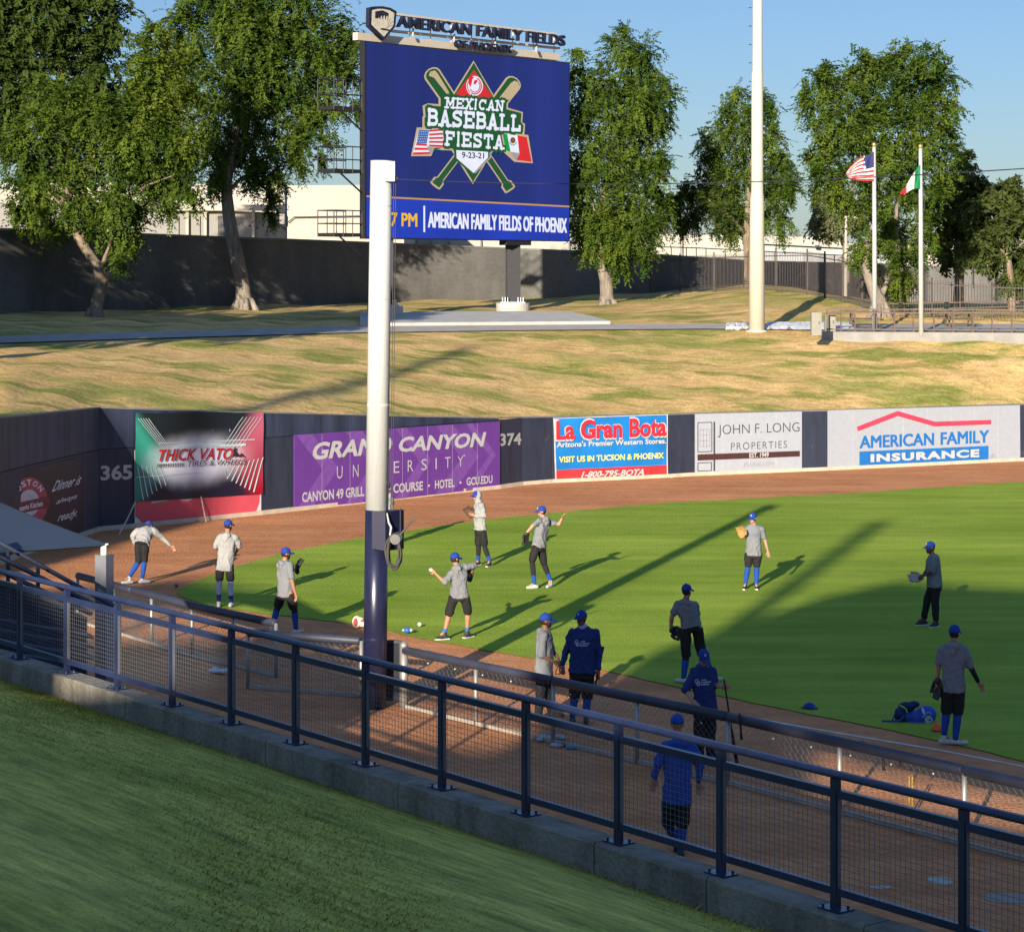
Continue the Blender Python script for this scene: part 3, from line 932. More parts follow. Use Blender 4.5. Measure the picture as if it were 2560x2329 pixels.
t = MB(); plane_text(t, pl, 'INSURANCE', Z(6, 1152, 1018), Z(6, 1760, 989), Z(6, 1152, 972), .036, bold=.05, space=1.15); t.build('bar_lettering', M_white, r)
t = MB(); ring = disc(*Z(6, 1836, 988), 6.5, 7.5, 18)
stroke(t, pl, ring + ring[:1], .9, .03); plane_text(t, pl, 'R', Z(6, 1829, 996), Z(6, 1843, 995), Z(6, 1829, 979), .03); t.build('mark', M_lg, r)
# ================================================================ BACKGROUND
M_cmu = layered('grey block wall', [
    ('base', (.115, .11, .102), (.165, .158, .145), .12, (1, 1, .7), .35, .65),
    ('mul', (.72, .72, .74), (1.06, 1.06, 1.06), .5, (.6, .6, .25), .36, .6),
    ('mul', (.85, .85, .85), (1.1, 1.1, 1.1), 3, (1, 1, 2), .3, .7)], .9, .25, 8, .2)
# back wall along row D, then straight on behind the picket fence
bw = []
for x in (-400, 0, 450, 900, 1300, 1626):
    Y, z = rowD(x)
    top = interp(x, [-400, 0, 900, 1600, 1700], [560, 575, 608, 637, 640])
    bw.append((x, Y, z, CAMZ + (HY - top) * Y / FPX))
for x, Y, top in ((1880, 150, 655), (2200, 152, 662), (2560, 154, 676), (3000, 156, 690)):
    bw.append((x, Y, 3.6, CAMZ + (HY - top) * Y / FPX))
m = MB(); cp = MB()
for a, b in zip(bw, bw[1:]):
    p = Vector(((a[0] - CX) * a[1] / FPX, a[1], 0)); q = Vector(((b[0] - CX) * b[1] / FPX, b[1], 0))
    N = Plane(p, q).N
    m.prism([p + Vector((0, 0, a[2] - .6)), q + Vector((0, 0, b[2] - .6)), q + Vector((0, 0, b[3])), p + Vector((0, 0, a[3]))], -N * .25)
    cp.prism([p + N * .03 + Vector((0, 0, a[3])), q + N * .03 + Vector((0, 0, b[3])), q + N * .03 + Vector((0, 0, b[3] + .1)), p + N * .03 + Vector((0, 0, a[3] + .1))], -N * .31)
w = m.build('back_wall', M_cmu, None, (0, 118, 5)); tag(w, 'long grey block wall behind the trees and video board', 'wall')
cp.build('coping', mat('wall cap', (.16, .155, .15), .9), w)

# ---- white warehouses beyond
M_wh = mat('warehouse white', (.40, .365, .31), .85, .05, .2)
M_wg = mat('warehouse grey', (.24, .23, .21), .85, .06, .2)
M_dk = mat('dark opening', (.05, .05, .055), .6)
def block(mb, x0, x1, ytop0, ytop1, Y, depth, zb=3.0):
    p = pt(x0, ytop0, Y); q = pt(x1, ytop1, Y)
    mb.prism([Vector((p.x, Y, zb)), Vector((q.x, Y, zb)), q, p], (0, depth, 0))
def wbox(mb, x0, y0, x1, y1, Y, th=.2):
    p = pt(x0, y1, Y); q = pt(x1, y0, Y)
    mb.box(((p.x + q.x) / 2, Y, (p.z + q.z) / 2), (abs(q.x - p.x), th, abs(q.z - p.z)))
def building(name, label, Y, x0):
    return thing(name, label, 'building', (pt(x0, HY, Y).x, Y, 4))
r = building('warehouse', 'low white warehouse with grey dock front behind the left trees', 176, 300)
m = MB(); block(m, -500, 712, 449, 462, 180, 40); m.build('wall', M_wh, r)
m = MB(); block(m, -500, 714, 490, 532, 172, 8); m.build('dock_front', M_wg, r)
m = MB(); wbox(m, -500, 484, 40, 497, 171.6, .8); wbox(m, 400, 512, 714, 527, 171.6, .8); m.build('canopy', M_wh, r)
for x in (62, 240, 465, 510, 630):
    m = MB(); wbox(m, x, 527, x + 7, 640, 171.7, .3); m.build('downpipe', M_wh, r)
for x in (425, 478, 545):
    m = MB(); wbox(m, x, 540, x + 22, 640, 171.9, .15); m.build('door', M_dk if x == 545 else M_wg, r)
for x in (6, 318, 620):
    m = MB(); wbox(m, x, 462, x + 14, 474, 174.5, 1.5); m.build('roof_unit', mat('roof unit grey', (.42, .41, .4), .7), r)
r = building('warehouse', 'tall plain white warehouse left of the video board', 150, 900)
m = MB(); block(m, 718, 1010, 464, 462, 150, 45); m.build('wall', M_wh, r)
m = MB(); wbox(m, 700, 535, 712, 560, 149.7, .6); m.build('wall_box', M_wg, r)
m = MB(); a = pt(720, 556, 149.8); m.tube([a, pt(735, 543, 149.8), pt(910, 540, 149.8)], .04, 5); m.build('conduit', M_dk, r)
r = building('warehouse', 'white panelled warehouse seen under the video board', 168, 1300)
m = MB(); block(m, 1012, 1480, 592, 596, 168, 30); m.build('wall', M_wh, r)
m = MB()
for x in (1040, 1075, 1120, 1200, 1290, 1420):
    m = MB(); wbox(m, x, 600, x + 4, 650, 167.8, .2); m.build('panel_joint', M_wg, r)
r = building('warehouse', 'white warehouse behind the light mast and middle trees', 175, 1760)
m = MB(); block(m, 1481, 1935, 580, 592, 175, 40); m.build('wall', M_wh, r)
m = MB(); wbox(m, 1700, 590, 1706, 650, 174.8, .3); wbox(m, 1725, 640, 1880, 660, 174.7, .2); m.build('base_panels', M_wg, r)
r = building('warehouse', 'grey warehouse with white sloping roof edge behind the picket fence', 165, 2030)
m = MB(); block(m, 1912, 2240, 602, 622, 165, 30); m.build('wall', mat('warehouse cool grey', (.36, .365, .37), .85, .05, .2), r)  # plain grey wall colour
m = MB(); p = pt(1905, 597, 164.6); q = pt(2240, 614, 164.6)
m.prism([p, q, q + Vector((0, 0, -.35)), p + Vector((0, 0, -.35))], (0, 6, 0)); m.build('roof_edge', M_wh, r)
m = MB(); block(m, 1905, 2110, 590, 594, 178, 10); m.build('rear_roof', M_wh, r)
m = MB(); wbox(m, 2038, 613, 2048, 619, 164.5, .4); m.build('wall_lamp', M_dk, r)
r = building('warehouse', 'far white warehouse behind the olive trees at right', 190, 2450)
m = MB(); block(m, 2245, 3000, 640, 648, 190, 30); m.build('wall', M_wh, r)
m = MB()
for x in (2290, 2350, 2405): wbox(m, x, 650, x + 26, 690, 189.8, .2)
m.build('door', M_wg, r)
m = MB(); block(m, 2270, 2420, 612, 616, 196, 10); m.build('upper_wall', M_wh, r)

# ---- picket fence
M_fe = mat('brown fence steel', (.055, .042, .035), .6, .2)
FX = [1626, 1700, 1785, 1870, 1940, 2018, 2062, 2107, 2155, 2200, 2262, 2330, 2400, 2480, 2560, 2650]
ft_ = [648, 640, 636, 633, 630, 628, 634, 642, 660, 676, 690, 700, 706, 710, 713, 716]
r = thing('picket_fence', 'brown steel picket fence running over the grass mound at right', 'fence', (pt(2000, 735, 119).x, 119, 5.9))
fp = []
for x, yt in zip(FX, ft_):
    Y, z = rowD(x); Y -= .5; fp.append((Vector(((x - CX) * Y / FPX, Y, z - .05)), CAMZ + (HY - yt) * Y / FPX))
pk = MB(); rl = MB()
for (a, za), (b, zb) in zip(fp, fp[1:]):
    L = (b - a).length; n = max(2, int(L / .125))
    for k in range(1, n):
        p = lerp(a, b, k / n); zt = lerp(za, zb, k / n)
        pk.box((p.x, p.y, (p.z + .12 + zt) / 2), (.022, .022, zt - p.z - .12))
    for f in (.12, .9):
        p = Vector((a.x, a.y, lerp(a.z + .1, za, f))); q = Vector((b.x, b.y, lerp(b.z + .1, zb, f)))
        rl.bar(p, q, .035, .045)
o = pk.build('pickets', M_fe, r); o['kind'] = 'stuff'
rl.build('rails', M_fe, r)
for a, za in fp:
    m = MB(); m.box((a.x, a.y, (a.z + za + .12) / 2 - .1), (.075, .075, za + .12 - a.z + .2)); m.build('post', M_fe, r)
# thin chain fence above the back wall
r = thing('chain_fence', 'thin dark rail fence on top of the back wall at right', 'fence', (pt(1900, 640, 140).x, 140, 8))
tp = [pt(x, y, Y) for x, y, Y in ((1640, 617, 139), (1716, 619, 140), (1765, 621, 142), (1860, 626, 145), (2010, 634, 148), (2160, 641, 151), (2300, 648, 152), (2560, 662, 153))]
m = MB()
for a, b in zip(tp, tp[1:]): m.bar(a, b, .05, .06)
m.build('top_rail', M_fe, r)
for a, b in zip(tp, tp[1:]):
    for t_ in (0, .5):
        p = lerp(a, b, t_); mm = MB(); mm.box((p.x, p.y, p.z - .75), (.05, .05, 1.5)); mm.build('post', M_fe, r)

# ================================================================ VIDEO BOARD
SL = pt(913, HY, 105); SR = pt(1425.5, HY, 116.5)
sp = Plane(SL, SR)
M_case = mat('board case black', (.012, .012, .015), .6, .2)
base = ter(1170, 785)
vb = thing('video_board', 'giant blue video board on two black columns showing a baseball fiesta logo', 'scoreboard', (base.x, base.y, 5.0))
c4 = [(913, 597), (1424.5, 604), (1425.5, 156.5), (913, 102)]
m = MB(); m.prism(sp.pts(c4, -.02), -sp.N * .32); m.build('cabinet', M_case, vb)
def led(name, c, e=1.0, c2=None, scale=1.0, var=.05, stretch=None):
    return mat(name, c, .9, var, scale, emit=e * .62, c2=c2, stretch=stretch, spec=.05)
E_bg = led('screen blue', (.004, .018, .145), .85, (.010, .025, .195), .42, .2, (1, .02, .02))
E_st = led('screen strip blue', (.005, .034, .40), .85, (.008, .045, .48), .3, .1)
E_w = led('screen white', (.80, .82, .95), .85)
E_gr = led('screen green', (.006, .085, .022), .9)
E_tan = led('screen tan', (.55, .42, .25), .85)
E_red = led('screen red', (.70, .018, .025), .85)
E_or = led('screen orange', (.62, .33, .10), .8)
E_ye = led('screen yellow', (.85, .48, .02), .85)
E_mg = led('screen mexican green', (.0, .30, .07), .85)
E_ub = led('screen flag blue', (.03, .13, .42), .85)
E_gy = led('screen shade', (.42, .40, .40), .7)
E_bk = led('screen black', (.012, .015, .05), .8)
E_br = led('screen brown', (.22, .09, .03), .8)
m = MB(); m.face(sp.pts([(916, 594), (1422, 601.5), (1423, 159), (916, 105.5)], .0)); scr = m.build('screen', E_bg, vb)
def spart(name, mm, polys=(), off=.02, parent=None, fn=None, label=None):
    mb = MB()
    for p in polys: mb.face(sp.pts([Z(2, x, y) for x, y in p], off))
    if fn: fn(mb)
    return mb.build(name, mm, parent or scr, label=label, fix=False)
spart('strip', E_st, [[(124, 1098), (1258, 1157), (1256, 1347), (124, 1327)]], .012)
spart('strip_line', E_or, [[(124, 1093), (1259, 1151), (1259, 1160), (124, 1102)]], .018)
def bat(bx, by, hx, hy, w, kw, grow):
    """outline of a bat: barrel end (bx,by) to knob end (hx,hy)"""
    d = Vector((hx - bx, hy - by)); L = d.length; d.normalize(); n = Vector((-d.y, d.x))
    P = lambda t, s: (bx + d.x * t + n.x * s, by + d.y * t + n.y * s)
    g2 = grow; W = w + g2; K = kw + g2
    out = [P(W * (1 - math.cos(R(a))) - W * .35 - g2, 0 + 0) for a in ()]
    pts = [P(-W * .75 * math.cos(R(a)), W * math.sin(R(a))) for a in (-90, -60, -30, 0, 30, 60, 90)]
    pts += [P(L * .42, W * .82), P(L * .66, K * .62), P(L * .94, K * .62), P(L * .955, K), P(L + g2 * .5, K), P(L + g2, K * .55), P(L + g2, -K * .55), P(L + g2 * .5, -K), P(L * .955, -K), P(L * .94, -K * .62), P(L * .66, -K * .62), P(L * .42, -W * .82)]
    return pts
bats = [(492, 418, 925, 1058, 40, 24), (942, 468, 510, 1036, 40, 24)]
dia = [(722, 352), (915, 690), (718, 1018), (515, 690)]
def growp(poly, k):
    cx = sum(p[0] for p in poly) / len(poly); cy = sum(p[1] for p in poly) / len(poly)
    return [(cx + (x - cx) * k, cy + (y - cy) * k) for x, y in poly]
diaO = [(722, 340), (926, 690), (718, 1031), (504, 690)]
pan = [(448, 598), (470, 590), (536, 596), (536, 548), (556, 538), (888, 556), (905, 572), (904, 612), (988, 634), (984, 690), (1000, 700), (996, 742), (900, 740), (905, 840), (545, 830), (545, 715), (446, 706), (446, 660), (452, 655)]
panO = [(437, 592), (466, 579), (526, 584), (526, 543), (552, 528), (892, 546), (915, 568), (914, 604), (998, 628), (994, 684), (1010, 694), (1006, 753), (910, 752), (915, 850), (535, 840), (535, 724), (436, 716), (436, 655), (442, 650)]
spart('logo_outline', E_tan, [bat(*b, 10) for b in bats] , .02)
spart('logo_outline', E_tan, [diaO], .024); spart('logo_outline', E_tan, [panO], .028)
spart('logo_bat', E_gr, [bat(*bats[0], 0)], .032); spart('logo_bat', E_gr, [bat(*bats[1], 0)], .036)
spart('bat_highlight', E_tan, [[(470, 425), (478, 402), (505, 395), (520, 412), (580, 510), (585, 528), (572, 528), (500, 436)], [(978, 490), (975, 505), (930, 560), (884, 556), (862, 552), (930, 465), (950, 452), (970, 460)]], .040)
spart('logo_diamond', E_gr, [dia], .044); spart('logo_panel', E_gr, [pan], .048)
spart('red_triangle', E_red, [[(722, 393), (832, 552), (612, 541)]], .054)
spart('bird_disc', E_w, [disc(725, 482, 47, 56, 28)], .058)
def bird(mb):
    L = [(12, -38, 44, 30, -40, 150), ]
    for rr, w, a0, a1 in ((.80, 5, -70, 120), (.62, 4, -40, 150), (.86, 4, 130, 230)):
        stroke(mb, sp, [Z(2, 725 + 47 * rr * math.cos(R(a0 + (a1 - a0) * i / 14)), 482 + 56 * rr * math.sin(R(a0 + (a1 - a0) * i / 14))) for i in range(15)], w / ZS * 1.3, .062)
    mb.face(sp.pts([Z(2, x, y) for x, y in ((690, 440), (708, 428), (722, 432), (712, 445), (708, 470), (700, 490), (692, 470))], .064))
    mb.face(sp.pts([Z(2, x, y) for x, y in ((722, 452), (735, 446), (744, 456), (736, 462), (728, 476), (718, 470))], .064))
spart('bird', E_red, fn=bird)
# ribbons
spart('ribbon_edge', E_tan, [[(402, 714), (552, 712), (556, 832), (500, 842), (482, 874), (370, 874)], [(874, 738), (1026, 756), (1052, 914), (948, 906), (886, 850)]], .052)
stp = []
for k in range(9):
    a0, a1 = k / 9, (k + 1) / 9
    if k % 2 == 0:
        f = lambda u, v: (lerp(470, 548, u), lerp(lerp(728, 720, u), lerp(820, 824, u), v))
        stp.append([f(0, a0), f(1, a0), f(1, a1), f(0, a1)])
for k in range(5):
    if k % 2 == 0:
        a0, a1 = k / 5, (k + 1) / 5
        f = lambda u, v: (lerp(lerp(400, 378, v), lerp(456, 478, v), u), lerp(lerp(800, 866, v), lerp(806, 862, v), u))
        stp.append([f(0, a0), f(1, a0), f(1, a1), f(0, a1)])
spart('flag_white', E_w, [[(412, 728), (548, 720), (548, 824), (458, 820), (478, 862), (378, 866)]], .058)
spart('flag_stripes', E_red, stp, .064)
spart('flag_canton', E_ub, [[(412, 728), (470, 728), (456, 804), (400, 800)]], .068)
def stars(mb):
    for j in range(5):
        for i in range(5):
            x = lerp(418, 462, i / 4) - j * 3; y = 738 + j * 13.5
            mb.face(sp.pts([Z(2, a, b) for a, b in disc(x, y, 2.4, 3, 5)], .072))
spart('flag_stars', E_w, fn=stars)
spart('ribbon_fold', E_gy, [[(458, 822), (500, 828), (484, 862), (478, 862)], [(925, 850), (978, 860), (958, 895), (950, 893)]], .066)
spart('ribbon_back', E_gr, [[(500, 828), (540, 826), (500, 845), (486, 862)]], .067)
spart('flag_green', E_mg, [[(882, 748), (906, 750), (926, 850), (898, 842)]], .064)
spart('flag_white', E_w, [[(906, 750), (964, 758), (974, 856), (926, 850)]], .064)
spart('flag_red', E_red, [[(964, 758), (1016, 768), (1044, 906), (958, 895), (976, 862)]], .062)
spart('flag_crest', E_br, [disc(938, 786, 15, 18, 12)], .070)
def wreath(mb): stroke(mb, sp, [Z(2, 938 + 20 * math.cos(R(a)), 790 + 22 * math.sin(R(a))) for a in range(10, 175, 15)], 2, .072)
spart('crest_wreath', E_mg, fn=wreath)
# lettering
L3 = [('MEXICAN', (555, 606), (886, 624), (560, 544)), ('BASEBALL', (453, 702), (985, 738), (456, 606)), ('FIESTA', (552, 814), (888, 838), (554, 732))]
def ltr(mb):
    for s, a, b, c in L3: slab_text(mb, sp, s, Z(2, *a), Z(2, *b), Z(2, *c), .078, depth=.0006)
def ltr2(mb):
    for s, a, b, c in L3: slab_text(mb, sp, s, Z(2, *a), Z(2, *b), Z(2, *c), .070, grow=.11, depth=.0004)
spart('lettering_edge', E_gr, fn=ltr2)
spart('lettering', E_w, fn=ltr, label='white slab lettering of the fiesta name')
spart('home_plate_edge', E_gr, [[(610, 832), (812, 845), (812, 885), (718, 982), (612, 890)]], .060)
spart('home_plate', E_w, [[(622, 840), (800, 850), (800, 882), (718, 968), (624, 886)]], .064)
spart('home_plate_line', E_gy, [[(808, 852), (816, 853), (816, 884), (726, 972), (722, 964), (808, 880)]], .066)
spart('date', E_bk, fn=lambda mb: plane_text(mb, sp, '9-23-21', Z(2, 653, 884), Z(2, 777, 889), Z(2, 653, 850), .070, bold=.02))
spart('ticker_lettering', E_w, fn=lambda mb: plane_text(mb, sp, 'AMERICAN FAMILY FIELDS OF PHOENIX', Z(2, 470, 1271), Z(2, 1243, 1302), Z(2, 470, 1186), .02, fat=.045))
spart('ticker_bar', E_w, [[(442, 1151), (452, 1151), (452, 1299), (442, 1298)]], .02)
spart('ticker_time', E_ye, fn=lambda mb: plane_text(mb, sp, '7 PM', Z(2, 262, 1263), Z(2, 406, 1268), Z(2, 262, 1190), .02, fat=.04))
# columns and footings
for x, yb in ((985, 753), (1304, 758)):
    f = sp.hit(x, yb, -.55)
    gz = ter(x, 772).z - .02
    m = MB()
    w = .62
    zt = sp.hit(x, 600, -.55).z + .2
    m.box((f.x, f.y, (gz + .45 + zt) / 2), (w, .5, zt - gz - .45)); m.box((f.x - w / 2 - .03, f.y, (gz + .5 + zt) / 2), (.06, .62, zt - gz - .5)); m.box((f.x + w / 2 + .03, f.y, (gz + .5 + zt) / 2), (.06, .62, zt - gz - .5))
    m.build('column', M_case, vb)
    m = MB(); m.tube([(f.x, f.y, gz - .5), (f.x, f.y, gz + .40)], .82, 28); ff = m.build('footing', M_conc, vb)
    m = MB(); m.box((f.x, f.y, gz + .43), (1.2, 1.0, .05))
    for i in (-1, -.75, -.5, .5, .75, 1):
        for j in (-1, 1): m.tube([(f.x + i * .5, f.y + j * .42, gz + .45), (f.x + i * .5, f.y + j * .42, gz + .68)], .035, 6)
    m.build('anchor_bolts', mat('galvanised steel', (.42, .43, .44), .4, .1, metal=.6), ff)
m = MB()
a = sp.hit(1270, 600, -.3); b = sp.hit(1330, 601, -.3); m.box((a + b) / 2 + Vector((0, 0, -.12)), ((b - a).length, .5, .25), sp.U, -sp.N); m.build('bracket', M_case, vb)
# catwalks at the left side
for y0, y1 in ((200, 278), (368, 433), (527, 592)):
    m = MB(); m2 = MB()
    a = sp.hit(913, y1, -.2); yl = 843
    d = sp.U * -1
    L = (sp.hit(913, y1) - sp.hit(yl, y1)).length
    m.prism([a, a + d * L, a + d * L - sp.N * 1.0, a - sp.N * 1.0], (0, 0, .16))
    o = m.build('catwalk', M_case, vb)
    hh = sp.hit(913, y0, -.2).z - a.z
    for e in (0, 1.0):
        q = a - sp.N * e
        for k in range(4):
            p = q + d * (L * k / 3); m2.box((p.x, p.y, p.z + hh / 2), (.04, .04, hh))
        for f in (.5, 1.0): m2.bar(q + Vector((0, 0, hh * f)), q + d * L + Vector((0, 0, hh * f)), .05, .05)
    q = a + d * L
    for f in (.5, 1.0): m2.bar(q + Vector((0, 0, hh * f)), q - sp.N + Vector((0, 0, hh * f)), .05, .05)
    m2.build('handrail', M_case, o)
    m3 = MB(); m3.bar(a + Vector((0, 0, -.9)), a + d * (L * .8), .06, .06); m3.build('brace', M_case, o)
# sign on top
M_beige = mat('sign beige steel', (.52, .45, .36), .6, .06)
M_let = mat('sign letter navy', (.012, .012, .03), .5)
sg = thing('venue_sign', 'dark raised letters and shield emblem on a beige truss above the video board', 'sign', sp.hit(1170, 130, -.4))
m = MB()
for (x0, y0), (x1, y1), h in (((108, 200), (1240, 318), .34), ((285, 168), (1240, 268), .10), ((290, 72), (1225, 190), .10)):
    a = sp.hit(*Z(2, x0, y0), -.5); b = sp.hit(*Z(2, x1, y1), -.5); m.bar(a, b, .3, h)
sgb = m.build('truss_beams', M_beige, sg)
m = MB()
for i in range(9):
    x = 300 + i * 115; y = 75 + i * 14.5
    m = MB(); a = sp.hit(*Z(2, x, y), -.52); b = sp.hit(*Z(2, x, y + 150), -.52); m.bar(a, b, .05, .05)
    if i in (1, 3, 5, 7):
        b2_ = sp.hit(*Z(2, x - 26, y + 112), -.05); a2 = sp.hit(*Z(2, x + 8, y + 70), -.4); m.bar(a2, b2_, .08, .1)
    m.build('truss_post', M_beige, sg)
m = MB(); m.face(sp.pts([Z(2, 292, 75), Z(2, 1236, 188), Z(2, 1238, 262), Z(2, 290, 168)], -.62)); m.face(sp.pts([Z(2, 292, 75), Z(2, 1236, 188), Z(2, 1238, 262), Z(2, 290, 168)], -.66))
pass
def solid_text(body, bl, br, tl, th, bold, shear=0):
    mb = MB(); k0 = 0
    plane_text(mb, sp, body, Z(2, *bl), Z(2, *br), Z(2, *tl), .0, bold=bold, shear=shear)
    fs = list(mb.f); n = len(mb.v); vs = [Vector(v) for v in mb.v]
    back = [v - sp.N * th for v in vs]
    cnt = {}
    for f in fs:
        for i in range(len(f)):
            e = (f[i], f[(i + 1) % len(f)]); cnt[e] = 1
    sides = [(a, b, b + n, a + n) for (a, b) in cnt if (b, a) not in cnt]
    out = MB(); out.add(vs + back, fs + [tuple(reversed([i + n for i in f])) for f in fs] + sides)
    return out
solid_text('AMERICAN FAMILY FIELDS', (303, 152), (1240, 260), (305, 86), .16, .014).build('lettering', M_let, sg)
solid_text('OF PHOENIX', (626, 266), (945, 298), (627, 222), .16, .014).build('small_lettering', M_let, sg)
shO = [(131, 45), (160, 38), (205, 37), (250, 46), (284, 66), (276, 152), (212, 226), (128, 148)]
shI = [(145, 60), (175, 52), (205, 52), (245, 60), (270, 76), (264, 146), (212, 208), (142, 140)]
m = MB(); m.prism(sp.pts([Z(2, *p) for p in shO], .12), -sp.N * .2); sh = m.build('shield', M_let, sg)
m = MB(); m.face(sp.pts([Z(2, *p) for p in shI], .125)); m.build('shield_face', mat('shield beige', (.50, .46, .37), .6), sh)
m = MB(); m.face(sp.pts([Z(2, *p) for p in ((163, 66), (205, 60), (238, 76), (234, 112), (162, 104))], .13)); m.build('shield_window', M_let, sh)
m = MB()
for i in range(9):
    a = R(20 + i * 17.5); x, y = 212 - 52 * math.cos(a), 158 - 66 * math.sin(a)
    m.face(sp.pts([Z(2, 206 + 6 * math.cos(a + 1.57), 160), Z(2, x - 4, y + 4), Z(2, x, y - 6), Z(2, x + 5, y + 4), Z(2, 218, 160)], .135 + i * .001))
m.build('agave', MATS['shield beige'], sh)
m = MB(); m.face(sp.pts([Z(2, 192, 160), Z(2, 238, 166), Z(2, 238, 174), Z(2, 192, 167)], .15)); m.build('shield_text', M_let, sh)

# ================================================================ MASTS AND FLAGS
M_pole = mat('cream painted steel', (.50, .475, .385), .5, .06, 1, stretch=(1, 1, .2))
b = ter(1892, 832)
lp = thing('light_mast', 'tall thick cream light mast rising past the top of the picture', 'mast', b)
k = b.y / FPX
zof = lambda y: CAMZ + (HY - y) * b.y / FPX
m = MB(); m.tube([(b.x, b.y, b.z - .2), (b.x + .01, b.y, zof(500)), (b.x + .02, b.y, zof(480)), (b.x + .02, b.y, zof(190)), (b.x + .03, b.y, zof(175)), (b.x + .04, b.y, zof(-260))], [20.5 * k, 17.5 * k, 15.2 * k, 14.4 * k, 12.8 * k, 11.2 * k], 28); m.build('shaft', M_pole, lp, smooth=False)
m = MB(); m.tube([(b.x, b.y, b.z - .1), (b.x, b.y, b.z + .12)], 27 * k, 24); m.build('base_flange', M_pole, lp)
for i in range(12):
    y = 20 + i * 46
    m = MB(); m.tube([(b.x - 13 * k, b.y, zof(y)), (b.x - 20 * k, b.y - .02, zof(y))], .022, 5); m.build('climbing_peg', M_fe, lp)
for ob in lp.children:
    if ob.name.startswith('shaft'): ob.data.polygons.foreach_set("use_smooth", [True] * len(ob.data.polygons))

M_steel = mat('brushed flagpole', (.55, .55, .53), .35, .05, metal=.3)
def flagpole(label, x0, y0, yt, Y):
    p = pt(x0, y0, Y); tz = CAMZ + (HY - yt) * Y / FPX
    r = thing('flagpole', label, 'flagpole', (p.x, Y, p.z - .1))
    m = MB(); m.tube([(p.x, Y, p.z - .3), (p.x - .03, Y, tz)], [.11, .075], 14); m.build('shaft', M_steel, r, smooth=True)
    m = MB(); m.ball((p.x - .03, Y, tz + .1), .11); m.build('finial', mat('gold ball', (.6, .45, .15), .3, metal=.8), r, smooth=True)
    return r
flagpole('silver flagpole left of the pair, flying the stars and stripes', 2187, 815, 368, 98)
flagpole('silver flagpole right of the pair, flying a green white red flag', 2303, 822, 372, 97)
def flag(name, label, Y, top, bot, colour, nu=20, nv=26, mats=None):
    mb = MB()
    ts = smooth_line(top, 10); bs = smooth_line(bot, 10)
    def at(l, u):
        i = u * (len(l) - 1); k = min(int(i), len(l) - 2); f = i - k
        return (lerp(l[k][0], l[k + 1][0], f), lerp(l[k][1], l[k + 1][1], f))
    vs = []
    for j in range(nv + 1):
        for i in range(nu + 1):
            u, v = i / nu, j / nv
            a, c = at(ts, u), at(bs, u)
            x, y = Z(3, lerp(a[0], c[0], v), lerp(a[1], c[1], v))
            vs.append(pt(x, y, Y - .12 + u * (.22 * math.sin(u * 11 + v * 3.0) + .1 * math.sin(u * 23 - v * 6))))
    for j in range(nv):
        for i in range(nu):
            k = j * (nu + 1) + i
            mb.add([vs[k], vs[k + 1], vs[k + nu + 2], vs[k + nu + 1]], [(0, 1, 2, 3)], colour((i + .5) / nu, (j + .5) / nv))
    o = mb.build(name, mats, origin=pt(*Z(3, *top[0]), Y), fix=False)
    b_ = bmesh.new(); b_.from_mesh(o.data); bmesh.ops.remove_doubles(b_, verts=b_.verts, dist=.0005); b_.to_mesh(o.data); b_.free()
    o.data.polygons.foreach_set("use_smooth", [True] * len(o.data.polygons))
    return tag(o, label, 'flag')
F_r = mat('flag red', (.42, .02, .03), .8); F_w = mat('flag white', (.62, .60, .58), .8); F_b = mat('flag navy', (.02, .025, .10), .8, .05); F_g = mat('flag green', (.0, .16, .06), .8)
F_bs = mat('flag navy with stars', (.02, .025, .10), .8)
def star_nodes():
    n = F_bs.node_tree; b = n.nodes['Principled BSDF']; tc = n.nodes['Texture Coordinate']
    vo = n.nodes.new('ShaderNodeTexVoronoi'); vo.inputs['Scale'].default_value = 4.2; vo.inputs['Randomness'].default_value = .25
    n.links.new(tc.outputs['Object'], vo.inputs['Vector'])
    ra = n.nodes.new('ShaderNodeValToRGB'); e = ra.color_ramp.elements
    e[0].position = .22; e[0].color = (.6, .6, .6, 1); e[1].position = .3; e[1].color = (.02, .025, .10, 1)
    n.links.new(vo.outputs['Distance'], ra.inputs[0]); n.links.new(ra.outputs[0], b.inputs['Base Color'])
star_nodes()
def us(u, v):
    if u < .42 and v < .54: return 2
    return 0 if int(v * 13) % 2 == 0 else 1
flag('flag', 'stars and stripes flag blowing left from its silver pole', 98, [(1173, 848), (1140, 866), (1100, 880), (1050, 925), (1016, 968)], [(1173, 1012), (1135, 1012), (1090, 1010), (1045, 1003), (1020, 985)], us, mats=[F_r, F_w, F_bs])
def mx(u, v): return 0 if u < .36 else (1 if u < .68 else 2)
flag('flag', 'green white and red flag drooping left from its silver pole', 97, [(1433, 920), (1412, 945), (1385, 985), (1350, 1045), (1318, 1085)], [(1433, 1055), (1408, 1055), (1382, 1062), (1350, 1085), (1316, 1105)], mx, mats=[F_g, F_w, F_r])

